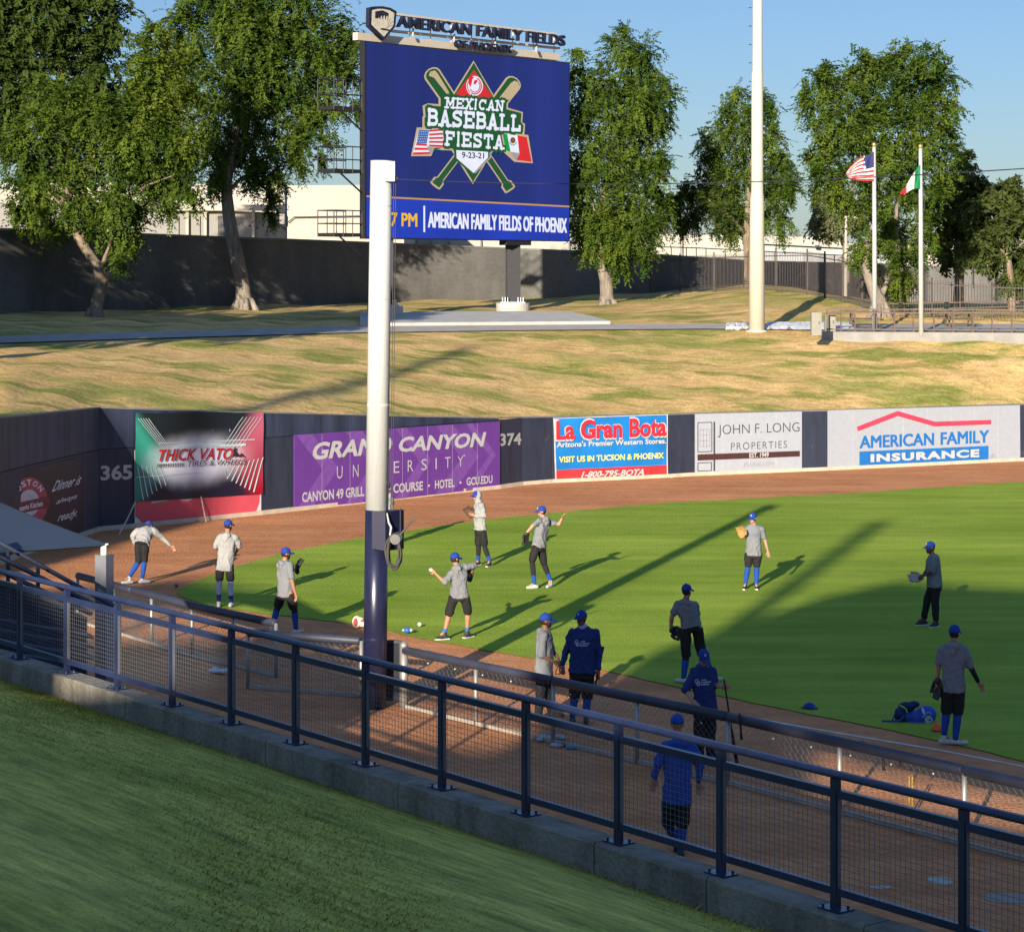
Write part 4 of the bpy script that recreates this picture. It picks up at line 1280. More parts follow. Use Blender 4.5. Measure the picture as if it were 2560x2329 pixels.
# ---- patio with railing, cabinets, tables
M_rail = mat('brown rail', (.10, .066, .05), .6, .2)
pz = 4.72
p0 = gp(2055, 829, pz); p1 = gp(2700, 833, pz)
m = MB(); m.prism([Vector((p0.x, p0.y, pz - 1.0)), Vector((p1.x, p1.y, pz - 1.0)), Vector((p1.x, p1.y + 11, pz - 1.0)), Vector((p0.x, p0.y + 8, pz - 1.0))], (0, 0, 1.0))
structure(m.build('patio', mat('patio concrete', (.25, .24, .22), .85, .14, 2.0, .2, 25)))
r = thing('patio_railing', 'brown steel railing along the front edge of the picnic patio', 'railing', (p0.x, p0.y + .2, pz))
px_ = [2056, 2089, 2122, 2168, 2216, 2261, 2309, 2354, 2400, 2445, 2491, 2537, 2590, 2640]
q = []
for i, x in enumerate(px_):
    v = gp(x, 826, pz); v = Vector((v.x, lerp(p0.y, p1.y, (v.x - p0.x) / (p1.x - p0.x)) + .25, pz)); q.append(v)
for v in q:
    m = MB(); m.box((v.x, v.y, pz + .47), (.06, .06, .94)); m.build('post', M_rail, r)
for nm, z in (('top_rail', .94), ('middle_rail', .80), ('bottom_rail', .1)):
    m = MB()
    for a, c in zip(q, q[1:]): m.bar(a + Vector((0, 0, z)), c + Vector((0, 0, z)), .05, .05)
    m.build(nm, M_rail, r)
# second railing behind, at right
r = thing('rear_railing', 'brown railing with thin uprights behind the picnic patio at far right', 'railing', (gp(2400, 790, pz).x, 106, pz))
m = MB(); tb = MB()
for i in range(46):
    x = 2225 + i * 9
    a = pt(x, 790, 105.5); m.box((a.x, a.y, a.z - .2), (.02, .02, 1.1))
for y in (756, 770):
    tb.bar(pt(2222, y + 4, 105.5), pt(2640, y - 6, 105.5), .05, .05)
m.build('uprights', M_rail, r); tb.build('rails', M_rail, r)
def cabinet(label, x0, x1, yt, yb, Y, c):
    a = pt(x0, yb, Y); b_ = pt(x1, yt, Y)
    r = thing('utility_cabinet', label, 'cabinet', ((a.x + b_.x) / 2, Y, a.z))
    m = MB(); m.box(((a.x + b_.x) / 2, Y + .2, (a.z + b_.z) / 2 - .05), (b_.x - a.x, .4, b_.z - a.z + .1)); m.build('body', c, r)
    m = MB(); m.box(((a.x + b_.x) / 2, Y - .008, (a.z + b_.z) / 2 + .05), ((b_.x - a.x) * .8, .016, (b_.z - a.z) * .7)); m.build('door', c, r)
    m = MB(); m.box((b_.x - (b_.x - a.x) * .25, Y - .03, (a.z + b_.z) / 2), (.03, .03, .12)); m.build('handle', M_fe, r)
Mcab = mat('cabinet beige', (.24, .23, .195), .6, .08)
cabinet('taller beige utility cabinet at the left end of the patio railing', 2029, 2054, 781, 832, 95.0, Mcab)
cabinet('shorter beige utility cabinet behind the patio railing', 2064, 2089, 788, 822, 98.5, Mcab)
M_wood = mat('weathered table wood', (.12, .085, .06), .8, .25, 4, stretch=(.3, 3, 1))
def table(label, x, y, Y):
    p = pt(x, y, Y)
    r = thing('picnic_table', label, 'picnic table', (p.x, Y, pz), 'picnic tables on the patio')
    z = pz
    m = MB()
    for k in range(5): m.box((p.x, Y - .32 + k * .16, z + .75), (1.5, .14, .045))
    m.build('tabletop', M_wood, r)
    for s in (-1, 1):
        m = MB(); m.box((p.x, Y + s * .72, z + .45), (1.5, .26, .045)); m.build('bench', M_wood, r)
    for s in (-1, 1):
        for e in (-1, 1):
            m = MB(); m.bar((p.x + s * .5, Y + e * .62, z), (p.x + s * .5, Y + e * .25, z + .73), .06, .06, up=(1, 0, 0)); m.build('leg', M_wood, r)
    m = MB()
    for s in (-1, 1): m.bar((p.x + s * .5, Y - .8, z + .41), (p.x + s * .5, Y + .8, z + .41), .05, .05)
    m.build('cross_beams', M_wood, r)
table('left wooden picnic table on the patio beside the flagpole', 2158, 815, 101)
table('right wooden picnic table on the patio under the olive trees', 2397, 818, 101)
# crumpled white tarpaulin
def tarp(label, x0, x1, y0, y1, seed):
    rg = np.random.default_rng(seed)
    n, k = 30, 7
    hs = rg.random((k + 1, n + 1)); vs = []
    for j in range(k + 1):
        for i in range(n + 1):
            x = lerp(x0, x1, i / n) + rg.uniform(-4, 4); y = lerp(y1, y0, j / k)
            y += rg.uniform(-1, 1) if j in (0, k) else 0
            p = ter(x, y)
            edge = min(i, n - i, j, k - j)
            vs.append(p + Vector((0, 0, .05 + (0 if edge == 0 else .06 + .10 * hs[j, i] * min(1, edge / 2)))))
    mb = MB(); mb.add(vs, [(j * (n + 1) + i, j * (n + 1) + i + 1, (j + 1) * (n + 1) + i + 1, (j + 1) * (n + 1) + i) for j in range(k) for i in range(n)])
    return tag(mb.build('tarpaulin', mat('white tarpaulin', (.62, .62, .63), .6, .05), origin=vs[0]), label, 'tarpaulin')
tarp('crumpled white tarpaulin on the path left of the light mast', 1815, 1872, 812, 827, 3)
tarp('long crumpled white tarpaulin on the path right of the light mast', 1914, 2140, 810, 826, 4)
# street lamp behind the fence
p = pt(2114, 720, 128)
r = thing('street_lamp', 'white street lamp with one short arm behind the big right tree', 'street lamp', (p.x, 128, 5))
m = MB(); t_ = pt(2115, 540, 128); m.tube([(p.x, 128, 4.6), (t_.x, 128, t_.z)], [.11, .07], 10); m.build('pole', M_wh, r)
m = MB(); m.bar(t_, pt(2135, 541, 128), .08, .08); m.build('arm', M_wh, r)
m = MB(); e = pt(2140, 544, 128); m.box(e, (.55, .3, .14)); m.build('lamp_head', M_wh, r)
p = pt(2491, 735, 140)
r = thing('street_lamp', 'small white lamp post near the right edge behind the railing', 'street lamp', (p.x, 140, p.z))
m = MB(); t_ = pt(2491, 660, 140); m.tube([(p.x, 140, p.z - .5), (t_.x, 140, t_.z)], [.12, .09], 10); m.build('pole', M_wh, r)
m = MB(); m.ball(t_ + Vector((0, 0, .1)), (.2, .2, .16)); m.build('lamp_head', M_wh, r)

# ================================================================ TREES
M_bark = layered('tree bark', [('base', (.17, .125, .085), (.30, .24, .175), 2.2, (1, 1, .35), .3, .7), ('mul', (.6, .6, .6), (1.2, 1.2, 1.2), 7, (1, 1, .25), .3, .7)], .9, .8, 9, .1, (1, 1, .3))
M_barkg = layered('grey tree bark', [('base', (.19, .16, .125), (.30, .26, .21), 2.2, (1, 1, .35), .3, .7), ('mul', (.6, .6, .6), (1.15, 1.15, 1.15), 7, (1, 1, .25), .3, .7)], .9, .8, 9, .1, (1, 1, .3))
def leaf_mat(name, c, c2, tr):
    m = bpy.data.materials.new(name); m.use_nodes = True
    n = m.node_tree; n.nodes.remove(n.nodes['Principled BSDF'])
    out = n.nodes['Material Output']
    tc = n.nodes.new('ShaderNodeTexCoord')
    no = n.nodes.new('ShaderNodeTexNoise'); no.inputs['Scale'].default_value = .7; no.inputs['Detail'].default_value = 5
    n.links.new(tc.outputs['Object'], no.inputs[0])
    ra = n.nodes.new('ShaderNodeValToRGB'); e = ra.color_ramp.elements
    e[0].position = .35; e[0].color = (*c, 1); e[1].position = .68; e[1].color = (*c2, 1)
    n.links.new(no.outputs[0], ra.inputs[0])
    d = n.nodes.new('ShaderNodeBsdfDiffuse'); t = n.nodes.new('ShaderNodeBsdfTranslucent'); mx = n.nodes.new('ShaderNodeMixShader'); mx.inputs[0].default_value = tr
    n.links.new(ra.outputs[0], d.inputs[0]); n.links.new(ra.outputs[0], t.inputs[0])
    n.links.new(d.outputs[0], mx.inputs[1]); n.links.new(t.outputs[0], mx.inputs[2]); n.links.new(mx.outputs[0], out.inputs[0])
    return m
L_green = leaf_mat('elm leaf', (.030, .066, .010), (.125, .178, .027), .25)
L_yel = leaf_mat('yellow-green elm leaf', (.065, .11, .014), (.165, .205, .028), .3)
L_dark = leaf_mat('dark leaf', (.04, .068, .016), (.075, .11, .024), .3)
L_olive = leaf_mat('olive leaf', (.055, .078, .022), (.10, .125, .036), .3)
L_pale = leaf_mat('pale willow leaf', (.12, .14, .06), (.18, .19, .09), .3)
def foliage(lobes, Y0, per=330, leaf=.098, droop=.28, depth=1.0, sub=20, seed=1, spray=.85):
    rg = np.random.default_rng(seed)
    allq = []
    for lb in lobes:
        x, y, rp = lb[:3]; dY = lb[3] if len(lb) > 3 else rg.uniform(-.6, .6)
        k = Y0 / FPX; r = rp * k
        c = np.array(pt(x, y, Y0 + dY * 1.4))
        n = int(.98 * per * (rp / 100.0) ** 1.9 * (k / .0195) ** 1.4) + 14
        tuft = rg.normal(size=(max(4, n // 9), 3)); d = tuft[rg.integers(0, len(tuft), n)] + rg.normal(size=(n, 3)) * .42; d /= np.linalg.norm(d, axis=1)[:, None]
        rad = r * (rg.random(n) ** .36) * rg.uniform(.72, 1.12, n) * .95
        # lumpy outline
        ph = rg.uniform(0, 6.28, 4)
        rad *= 1 + .20 * np.sin(d[:, 0] * 5 + ph[0]) * np.sin(d[:, 2] * 5 + ph[1]) + .08 * np.sin(d[:, 1] * 9 + ph[2])
        cen = c + d * rad[:, None] * np.array([1, depth, 1])
        dirv = d * .75 + rg.normal(size=(n, 3)) * .45 + np.array([0.1, 0, -droop])
        dirv /= np.linalg.norm(dirv, axis=1)[:, None]
        up = np.tile(np.array([0, 0, 1.0]), (n, 1))
        side = np.cross(dirv, up); side /= (np.linalg.norm(side, axis=1)[:, None] + 1e-6)
        nor = np.cross(side, dirv)
        Ls = spray * rg.uniform(.6, 1.35, n)
        for s in range(sub):
            t = (s // 2 + .6) / (sub / 2) - .35
            sg = 1 if s % 2 else -1
            bend = -.28 * (t + .35) ** 2 * Ls
            base = cen + dirv * (t * Ls)[:, None] + np.array([0, 0, 1]) * bend[:, None]
            ang = rg.uniform(.55, 1.15, n)
            ld = dirv * np.cos(ang)[:, None] + side * (sg * np.sin(ang))[:, None] + rg.normal(size=(n, 3)) * .22 + np.array([0, 0, -.22])
            ld /= np.linalg.norm(ld, axis=1)[:, None]
            lw = np.cross(ld, nor + rg.normal(size=(n, 3)) * .5); lw /= (np.linalg.norm(lw, axis=1)[:, None] + 1e-6)
            L = leaf * rg.uniform(.75, 1.4, n)[:, None] * 1.7; W = leaf * rg.uniform(.28, .5, n)[:, None]
            allq.append(np.stack([base, base + ld * L * .5 + lw * W, base + ld * L, base + ld * L * .45 - lw * W], 1))
    q = np.concatenate(allq, 0)
    return q.reshape(-1, 3)
def quads_mesh(name, v, off):
    n = len(v) // 4
    me = bpy.data.meshes.new(name)
    me.vertices.add(n * 4); me.loops.add(n * 4); me.polygons.add(n)
    me.vertices.foreach_set("co", (v - np.array(off)).astype(np.float32).ravel())
    me.loops.foreach_set("vertex_index", np.arange(n * 4, dtype=np.int32))
    me.polygons.foreach_set("loop_start", np.arange(0, n * 4, 4, dtype=np.int32))
    me.polygons.foreach_set("loop_total", np.full(n, 4, dtype=np.int32))
    me.update(calc_edges=True)
    return me
def tree(label, trunk, lobes, Y0, m=None, bark=None, limbs=(), seed=1, r0=None, groups=None, flare=1.5, gz=None, **kw):
    """trunk: [(x, y, half width px)...] from the foot up, in photograph pixels at depth Y0"""
    k = Y0 / FPX
    b0 = pt(trunk[0][0], trunk[0][1], Y0)
    r = thing('tree', label, 'tree', b0)
    m_ = MB()
    pts = [pt(x, y, Y0) for x, y, w in trunk]; rad = [w * k for x, y, w in trunk]
    pts = [pts[0] + Vector((0, 0, -.4))] + [pts[0]] + pts[1:]; rad = [rad[0] * flare] + [rad[0] * (1 + (flare - 1) * .4)] + rad[1:]
    m_.tube(pts, rad, 14)
    if flare > 1.2:
        for i in range(6):
            a = i * 1.05 + seed; d = Vector((math.cos(a), math.sin(a), 0))
            m_.tube([b0 + d * rad[1] * .55 + Vector((0, 0, .55)), b0 + d * rad[1] * 1.05 + Vector((0, 0, .1)), b0 + d * rad[1] * 1.6 + Vector((0, 0, -.3))], [rad[1] * .34, rad[1] * .34, rad[1] * .2], 7)
    tr = m_.build('trunk', bark or M_bark, r, smooth=True)
    rr = random.Random(seed)
    for i, lb in enumerate(limbs):
        (x0, y0), (x1, y1), w = lb
        a = pt(x0, y0, Y0); b_ = pt(x1, y1, Y0 + rr.uniform(-1.2, 1.2))
        mid = (a + b_) / 2 + Vector((rr.uniform(-.25, .25), rr.uniform(-.2, .2), .15))
        m_ = MB(); m_.tube([a, mid, b_], [w * k, w * k * .7, w * k * .3], 8); m_.build('limb', bark or M_bark, tr, smooth=True)
    for i, (lbs, mm) in enumerate(groups or [(lobes, m or L_green)]):
        v = foliage(lbs, Y0, seed=seed * 10 + i, **kw)
        o = link_mesh(quads_mesh('crown', v, b0), 'crown', mm, r, fix=False)
    return r
# two trees beyond the left edge of the picture: they shade the ground below the left trees
for (x_, y_, z_, rr_, sd_) in ((-24.2, 80, 9.5, 5.2, 41), (-23.2, 70, 11.5, 4.6, 43), (-28, 90, 9.5, 5, 44), (-20.6, 66, 15.2, 4.6, 45)):
    kx = FPX / y_
    cx_, cy_ = CX + x_ * kx, HY - (z_ - CAMZ) * kx
    tree({41: 'leafy tree just beyond the left edge, nearest the path', 43: 'leafy tree beyond the left edge on the near berm slope', 44: 'leafy tree beyond the left edge close to the back wall', 45: 'tall leafy tree beyond the left edge beside the wing of the outfield wall'}[sd_],
         [(cx_, HY - (4.2 - CAMZ) * kx, 18), (cx_ + 5, cy_ + 150, 14), (cx_, cy_, 6)], [(cx_ + a * kx * rr_ * .5, cy_ + b * kx * rr_ * .42, kx * rr_ * .55, dd) for a, b, dd in ((-1, 0, 0), (.8, .1, .6), (0, -1, -.5), (.1, .9, .3), (0, 0, 1.6), (0, 0, -1.6), (-.6, -.6, 1.2), (.6, -.6, -1.2))], y_, seed=sd_, per=110, leaf=.22)
# left front tree with a leaning trunk
tree('leafy tree with crooked leaning trunk, yellow-green sunlit side, front left',
     [(236, 802, 17), (243, 760, 16), (255, 700, 17), (248, 672, 15), (215, 625, 12), (185, 580, 11), (165, 520, 8), (170, 420, 5)],
     None, 104, seed=3, gz=0,
     limbs=[((250, 690), (275, 610), 8), ((275, 610), (300, 520), 6), ((180, 570), (120, 480), 6), ((170, 500), (240, 380), 5), ((200, 600), (300, 480), 6), ((165, 470), (80, 380), 4), ((240, 380), (390, 190), 4), ((300, 500), (430, 440), 4)],
     groups=[([(110, 330, 95), (60, 400, 70), (110, 440, 90), (190, 400, 90), (90, 520, 62), (60, 540, 32), (175, 510, 60), (240, 330, 80), (150, 260, 80), (45, 330, 45), (130, 575, 40), (30, 520, 22)], L_green),
             ([(175, 250, 50), (250, 300, 80), (300, 400, 90), (380, 430, 85), (440, 430, 55), (350, 340, 100), (410, 330, 75), (300, 500, 70), (400, 490, 55), (290, 590, 42), (335, 560, 38), (300, 640, 28), (240, 520, 60), (220, 580, 30), (470, 470, 40)], L_green),
             ([(365, 130, 50), (400, 190, 70), (350, 200, 70), (440, 150, 50), (390, 270, 80), (460, 250, 45), (325, 270, 60), (390, 80, 32), (450, 360, 50), (480, 400, 35)], L_yel)], per=400)  # yellower leaf colour paints in the sunlit side of the crown
# second left tree, tall
tree('tall broad leafy tree with grey fluted trunk left of the video board',
     [(611, 776, 22), (608, 730, 19), (600, 680, 18), (582, 600, 17), (572, 540, 16), (565, 470, 14), (575, 400, 11), (600, 300, 8), (640, 150, 5)],
     None, 114, seed=5, bark=M_barkg,
     limbs=[((570, 500), (500, 330), 8), ((575, 430), (680, 280), 8), ((600, 300), (540, 80), 6), ((640, 200), (760, 80), 5), ((680, 280), (800, 230), 5), ((570, 480), (670, 420), 5), ((670, 190), (690, 150), 5)],
     groups=[([(500, 80, 110), (455, 60, 60), (475, 180, 75), (560, 200, 110), (560, -40, 130), (520, 300, 75), (580, 330, 90), (545, 400, 60), (560, 440, 42), (620, 60, 110), (490, -70, 90), (620, 430, 40), (525, 460, 30)], L_green),
             ([(690, 30, 120), (760, -30, 110), (790, 100, 100), (850, 90, 60), (840, 180, 75), (880, 190, 42), (700, 170, 110), (760, 260, 90), (830, 270, 55), (660, 290, 95), (720, 350, 75), (780, 340, 60), (680, 400, 55), (740, 410, 36), (645, 110, 110), (670, 470, 34), (672, 520, 22), (676, 552, 14), (650, 440, 45), (700, 450, 30), (860, 130, 55), (620, 240, 90), (690, -80, 120), (800, 400, 20), (885, 260, 25)], L_green),
             ([(790, 160, 40), (700, 130, 40), (640, 30, 40), (570, 60, 40), (770, 280, 40)], L_yel)], per=300)
# dark tree behind at far left
tree('dark dense tree standing behind the left wall, shading the top corner',
     [(160, 640, 18), (165, 560, 16), (168, 440, 12), (160, 300, 9), (150, 150, 6)], None, 134, seed=8,
     limbs=[((165, 450), (60, 250), 7), ((160, 300), (250, 150), 6)],
     groups=[([(60, 70, 120), (190, 60, 120), (110, 190, 110), (240, 150, 85), (10, 170, 90), (-60, 80, 120), (285, 50, 50), (130, -40, 140), (20, -60, 130), (260, -30, 80), (190, 230, 80), (-30, 300, 70), (20, 270, 50), (-10, 370, 30), (60, 250, 60), (250, 240, 50)], L_dark)], per=185, flare=1.0, leaf=.17)
# centre tree right of the board
tree('tall narrow leafy tree with pale thick trunk just right of the video board',
     [(1519, 779, 22), (1517, 735, 17), (1515, 700, 16), (1505, 670, 12), (1500, 600, 10), (1510, 480, 8), (1540, 300, 6)],
     None, 119.5, seed=11, bark=M_barkg,
     limbs=[((1515, 700), (1550, 620), 7), ((1502, 620), (1470, 450), 6), ((1510, 480), (1600, 330), 6), ((1550, 620), (1610, 520), 5)],
     groups=[([(1560, 120, 55), (1610, 130, 50), (1585, 190, 75), (1520, 210, 75), (1650, 245, 62), (1590, 270, 85), (1480, 300, 70), (1540, 330, 90), (1640, 310, 50), (1500, 400, 80), (1580, 420, 80), (1640, 400, 45), (1470, 480, 70), (1640, 440, 42), (1450, 210, 50), (1440, 400, 60), (1450, 560, 42), (1440, 300, 40), (1560, 80, 22), (1660, 200, 20), (1430, 480, 40)], L_green),
             ([(1560, 500, 85), (1640, 510, 48), (1500, 560, 75), (1590, 580, 70), (1530, 620, 60), (1592, 625, 45), (1560, 655, 24), (1488, 600, 48), (1660, 490, 22), (1540, 560, 70), (1630, 560, 38), (1500, 640, 16)], L_green),
             ([(1540, 600, 40), (1520, 540, 35), (1440, 130, 22), (1435, 170, 25)], L_yel)], per=340)
# tree behind the light mast
tree('bushy tree behind the light mast with drooping lower branches',
     [(1868, 735, 11), (1870, 660, 10), (1866, 600, 9), (1872, 500, 8), (1880, 380, 5)], None, 128, seed=14,
     limbs=[((1868, 590), (1770, 500), 5), ((1870, 500), (1950, 420), 5), ((1866, 560), (1920, 500), 4)], flare=1.0,
     groups=[([(1700, 480, 45), (1690, 540, 40), (1740, 520, 55), (1780, 480, 55), (1740, 460, 38), (1790, 540, 45), (1720, 570, 26), (1670, 510, 25), (1830, 520, 50)], L_dark),
             ([(1840, 270, 50), (1890, 260, 45), (1930, 275, 35), (1800, 330, 45), (1860, 330, 65), (1925, 340, 45), (1760, 360, 32), (1800, 400, 60), (1860, 430, 70), (1930, 420, 60), (1965, 400, 35), (1970, 460, 40), (1930, 490, 55), (1850, 520, 60), (1900, 560, 45), (1960, 540, 32), (1800, 460, 50), (1750, 400, 25), (1840, 225, 18), (1950, 580, 18), (1840, 580, 28), (1985, 480, 22), (1790, 575, 20)], L_green)], per=330)
# big tree at right with forked trunk
tree('large round tree with pale forked trunk behind the two flagpoles',
     [(2200, 788, 20), (2196, 750, 20), (2180, 715, 14), (2163, 670, 10), (2166, 620, 9), (2185, 560, 8), (2195, 450, 7), (2205, 350, 5)],
     None, 107, seed=17, bark=M_barkg,
     limbs=[((2196, 750), (2218, 700), 11), ((2218, 700), (2240, 610), 9), ((2240, 610), (2260, 450), 7), ((2185, 560), (2100, 440), 6), ((2195, 440), (2290, 300), 6), ((2195, 430), (2130, 300), 5), ((2110, 450), (2060, 380), 4)],
     groups=[([(2150, 165, 48), (2210, 150, 50), (2270, 145, 42), (2325, 145, 45), (2350, 190, 45), (2110, 220, 62), (2050, 200, 42), (2200, 220, 80), (2290, 220, 85), (2350, 260, 50), (2040, 260, 50), (2110, 310, 80), (2200, 320, 90), (2290, 320, 90), (2360, 330, 42), (2050, 340, 50), (2010, 235, 20), (2080, 400, 52), (2160, 400, 75), (2250, 410, 80), (2330, 410, 60), (2040, 400, 32), (2060, 170, 25), (2385, 270, 20), (2375, 370, 22)], L_green),
             ([(2060, 450, 42), (2110, 470, 45), (2210, 490, 60), (2280, 480, 55), (2340, 470, 32), (2220, 570, 55), (2170, 540, 42), (2170, 610, 48), (2260, 590, 50), (2300, 620, 38), (2310, 540, 32), (2240, 640, 32), (2150, 640, 22), (2330, 590, 26), (2080, 500, 26)], L_green),
             ([(2245, 705, 28), (2225, 725, 20), (2265, 690, 18), (2250, 660, 20)], L_yel)], per=340)
tree('pale drooping willow-like tree left of the forked trunk, beyond the fence',
     [(2118, 690, 7), (2112, 620, 6), (2095, 575, 5), (2075, 540, 3)], None, 136, seed=19, flare=1.0,
     limbs=[((2118, 660), (2140, 610), 4)],
     groups=[([(2060, 500, 35), (2100, 495, 40), (2070, 545, 35), (2045, 560, 22), (2125, 540, 35), (2065, 585, 16), (2035, 530, 18), (2100, 550, 25)], L_pale)], per=330, droop=.9, leaf=.14)
tree('olive green tree with thick pale trunk behind the patio at right',
     [(2396, 765, 14), (2398, 700, 12), (2402, 655, 11), (2396, 600, 8), (2390, 520, 5)], None, 122, seed=23, bark=M_bark, flare=1.1,
     limbs=[((2402, 655), (2450, 560), 6)],
     groups=[([(2400, 430, 40), (2370, 470, 40), (2420, 470, 42), (2390, 520, 50), (2360, 560, 36), (2380, 590, 36), (2430, 530, 40), (2360, 615, 20), (2395, 630, 24), (2455, 470, 30), (2345, 510, 24), (2410, 400, 20), (2430, 590, 30), (2370, 640, 16)], L_olive)], per=300, droop=.8, leaf=.15)
tree('rounded dark olive tree cut by the right edge of the picture',
     [(2530, 770, 10), (2528, 700, 9), (2520, 640, 7), (2500, 570, 5)], None, 116, seed=29, flare=1.1,
     limbs=[((2520, 640), (2460, 590), 4), ((2520, 650), (2580, 590), 4)],
     groups=[([(2470, 510, 36), (2510, 480, 34), (2550, 480, 36), (2480, 560, 50), (2540, 550, 60), (2440, 590, 36), (2500, 620, 45), (2560, 630, 60), (2600, 560, 70), (2440, 640, 24), (2540, 690, 40), (2610, 660, 60), (2470, 600, 40), (2530, 460, 16)], L_olive)], per=300, droop=.6, leaf=.15)
# ================================================================ FOREGROUND
LU = Vector((.6068, -.7949, 0)); LN = Vector((.7949, .6068, 0))     # along the guard rail, and away from the camera
L0 = Vector((-1.5, 23.93, 0)); SP = 1.343
def rp(k, z=0.0, n=0.0): return L0 + LU * (SP * k) + LN * n + Vector((0, 0, z))
CZ = 2.5
M_curb = layered('weathered curb concrete', [
    ('base', (.20, .18, .14), (.31, .28, .225), .8, (1, 1, 1), .3, .7),
    ('mix', (.42, .34, .20), .6, .55, (1, 1, 1), .62, .7),
    ('mul', (.62, .60, .58), (1.1, 1.1, 1.1), 2.6, (1, 1, .3), .32, .6),
    ('mul', (.8, .8, .8), (1.1, 1.1, 1.1), 22, (1, 1, 1), .3, .7)], .9, .4, 18, .2)
cw = thing('concrete_curb', 'weathered concrete curb wall carrying the navy guard rail above the lawn', 'wall', rp(0, 2.2))
ks = [-12, -6.4, -3.62, -1.25, .62, 2.9, 4.0, 5.35, 8.2]
for a, b in zip(ks, ks[1:]):
    m = MB()
    p, q = rp(a + .006), rp(b - .006)
    m.prism([p + LN * -.17 + Vector((0, 0, 1.2)), p + LN * .15 + Vector((0, 0, -.2)), p + LN * .15 + Vector((0, 0, CZ - .015)), p + LN * .135 + Vector((0, 0, CZ)), p + LN * -.15 + Vector((0, 0, CZ)), p + LN * -.17 + Vector((0, 0, CZ - .02))], q - p)
    m.build('section', M_curb, cw)
m = MB(); p, q = rp(-12, 0, -.1), rp(8.2, 0, -.1); m.prism([p + Vector((0, 0, 0)), p + LN * .2, p + LN * .2 + Vector((0, 0, 2.3)), p + Vector((0, 0, 2.3))], q - p)
m.build('joint_filler', mat('joint filler', (.035, .025, .02), .9), cw)
# lawn slope up to the camera
SLOPE = .25; LZ = 2.27
def lawn_z(d): return LZ + SLOPE * d - .06 * math.exp(-d * 1.2)
m = MB(); nd, nk = 16, 30
vs = []
for j in range(nd + 1):
    d = .17 + (j / nd) ** 1.6 * 16
    for i in range(nk + 1):
        k = -24 + i * 1.6
        p = rp(k, 0, -d); z = lawn_z(d - .17) + .02 * math.sin(k * 1.7) * math.sin(d * 1.3 + k)
        vs.append(Vector((p.x, p.y, z)))
m.add(vs, [(j * (nk + 1) + i, j * (nk + 1) + i + 1, (j + 1) * (nk + 1) + i + 1, (j + 1) * (nk + 1) + i) for j in range(nd) for i in range(nk)])
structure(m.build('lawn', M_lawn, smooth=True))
def lawn_blades(n=130000, seed=5):
    rg = np.random.default_rng(seed)
    k = rg.uniform(-9, 7.5, n); d = .17 + rg.random(n) ** 1.15 * 8.5
    p = np.array(L0)[None, :2] + np.array(LU)[None, :2] * (SP * k)[:, None] - np.array(LN)[None, :2] * d[:, None]
    z = LZ + SLOPE * (d - .17) - .06 * np.exp(-(d - .17) * 1.2) - .012
    h = rg.uniform(.012, .036, n) * (1 + .9 * np.exp(-(d - .17) * 6) * 1.6)
    a = rg.uniform(0, 2 * np.pi, n); w = rg.uniform(.003, .0075, n)
    ln = rg.normal(size=(n, 2)) * .5 * h[:, None] + np.array(LU)[None, :2] * (h * .9)[:, None]
    base = np.column_stack([p, z]); s = np.column_stack([np.cos(a) * w, np.sin(a) * w, np.zeros(n)])
    tip = base + np.column_stack([ln, h])
    return np.stack([base - s, base + s, tip], 1).reshape(-1, 3)
v = lawn_blades(); n = len(v) // 3
me = bpy.data.meshes.new('lawn_grass'); me.vertices.add(n * 3); me.loops.add(n * 3); me.polygons.add(n)
me.vertices.foreach_set("co", v.astype(np.float32).ravel()); me.loops.foreach_set("vertex_index", np.arange(n * 3, dtype=np.int32))
me.polygons.foreach_set("loop_start", np.arange(0, n * 3, 3, dtype=np.int32)); me.polygons.foreach_set("loop_total", np.full(n, 3, dtype=np.int32)); me.update(calc_edges=True)
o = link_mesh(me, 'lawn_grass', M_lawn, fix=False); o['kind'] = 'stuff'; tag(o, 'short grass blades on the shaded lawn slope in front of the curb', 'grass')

# ---- guard rail
M_nrail = mat('navy rail paint', (.020, .028, .075), .32, .25, 3, .05, 40, spec=.6)
M_galv = mat('galvanised wire', (.17, .175, .19), .45, .1, 8, metal=.4)
gr = thing('guard_rail', 'navy steel guard rail with wire mesh panels along the curb in the foreground', 'railing', rp(0, CZ))
K0, K1 = -9, 8
for k in range(K0, K1 + 1):
    m = MB(); b = rp(k)
    m.box(b + Vector((0, 0, CZ + .53)), (.062, .062, 1.03), LU, LN); po = m.build('post', M_nrail, gr)
    m = MB(); m.box(b + Vector((0, 0, CZ + .008)), (.24, .17, .014), LU, LN)
    for i in (-1, 1):
        for j in (-1, 1): m.tube([b + LU * (i * .085) + LN * (j * .055) + Vector((0, 0, CZ + .01)), b + LU * (i * .085) + LN * (j * .055) + Vector((0, 0, CZ + .04))], .012, 6)
    m.build('base_plate', M_nrail, po)
m = MB()
a, b = rp(K0 - .3, CZ + 1.075), rp(K1 + .3, CZ + 1.075)
pr = []
for p in (a, b):
    pr.append([p + LN * (.042 * math.cos(R(t)) * (1.0)) + Vector((0, 0, .034 * math.sin(R(t)))) for t in range(0, 360, 30)])
m.loft(pr); m.build('top_rail', M_nrail, gr, smooth=False)
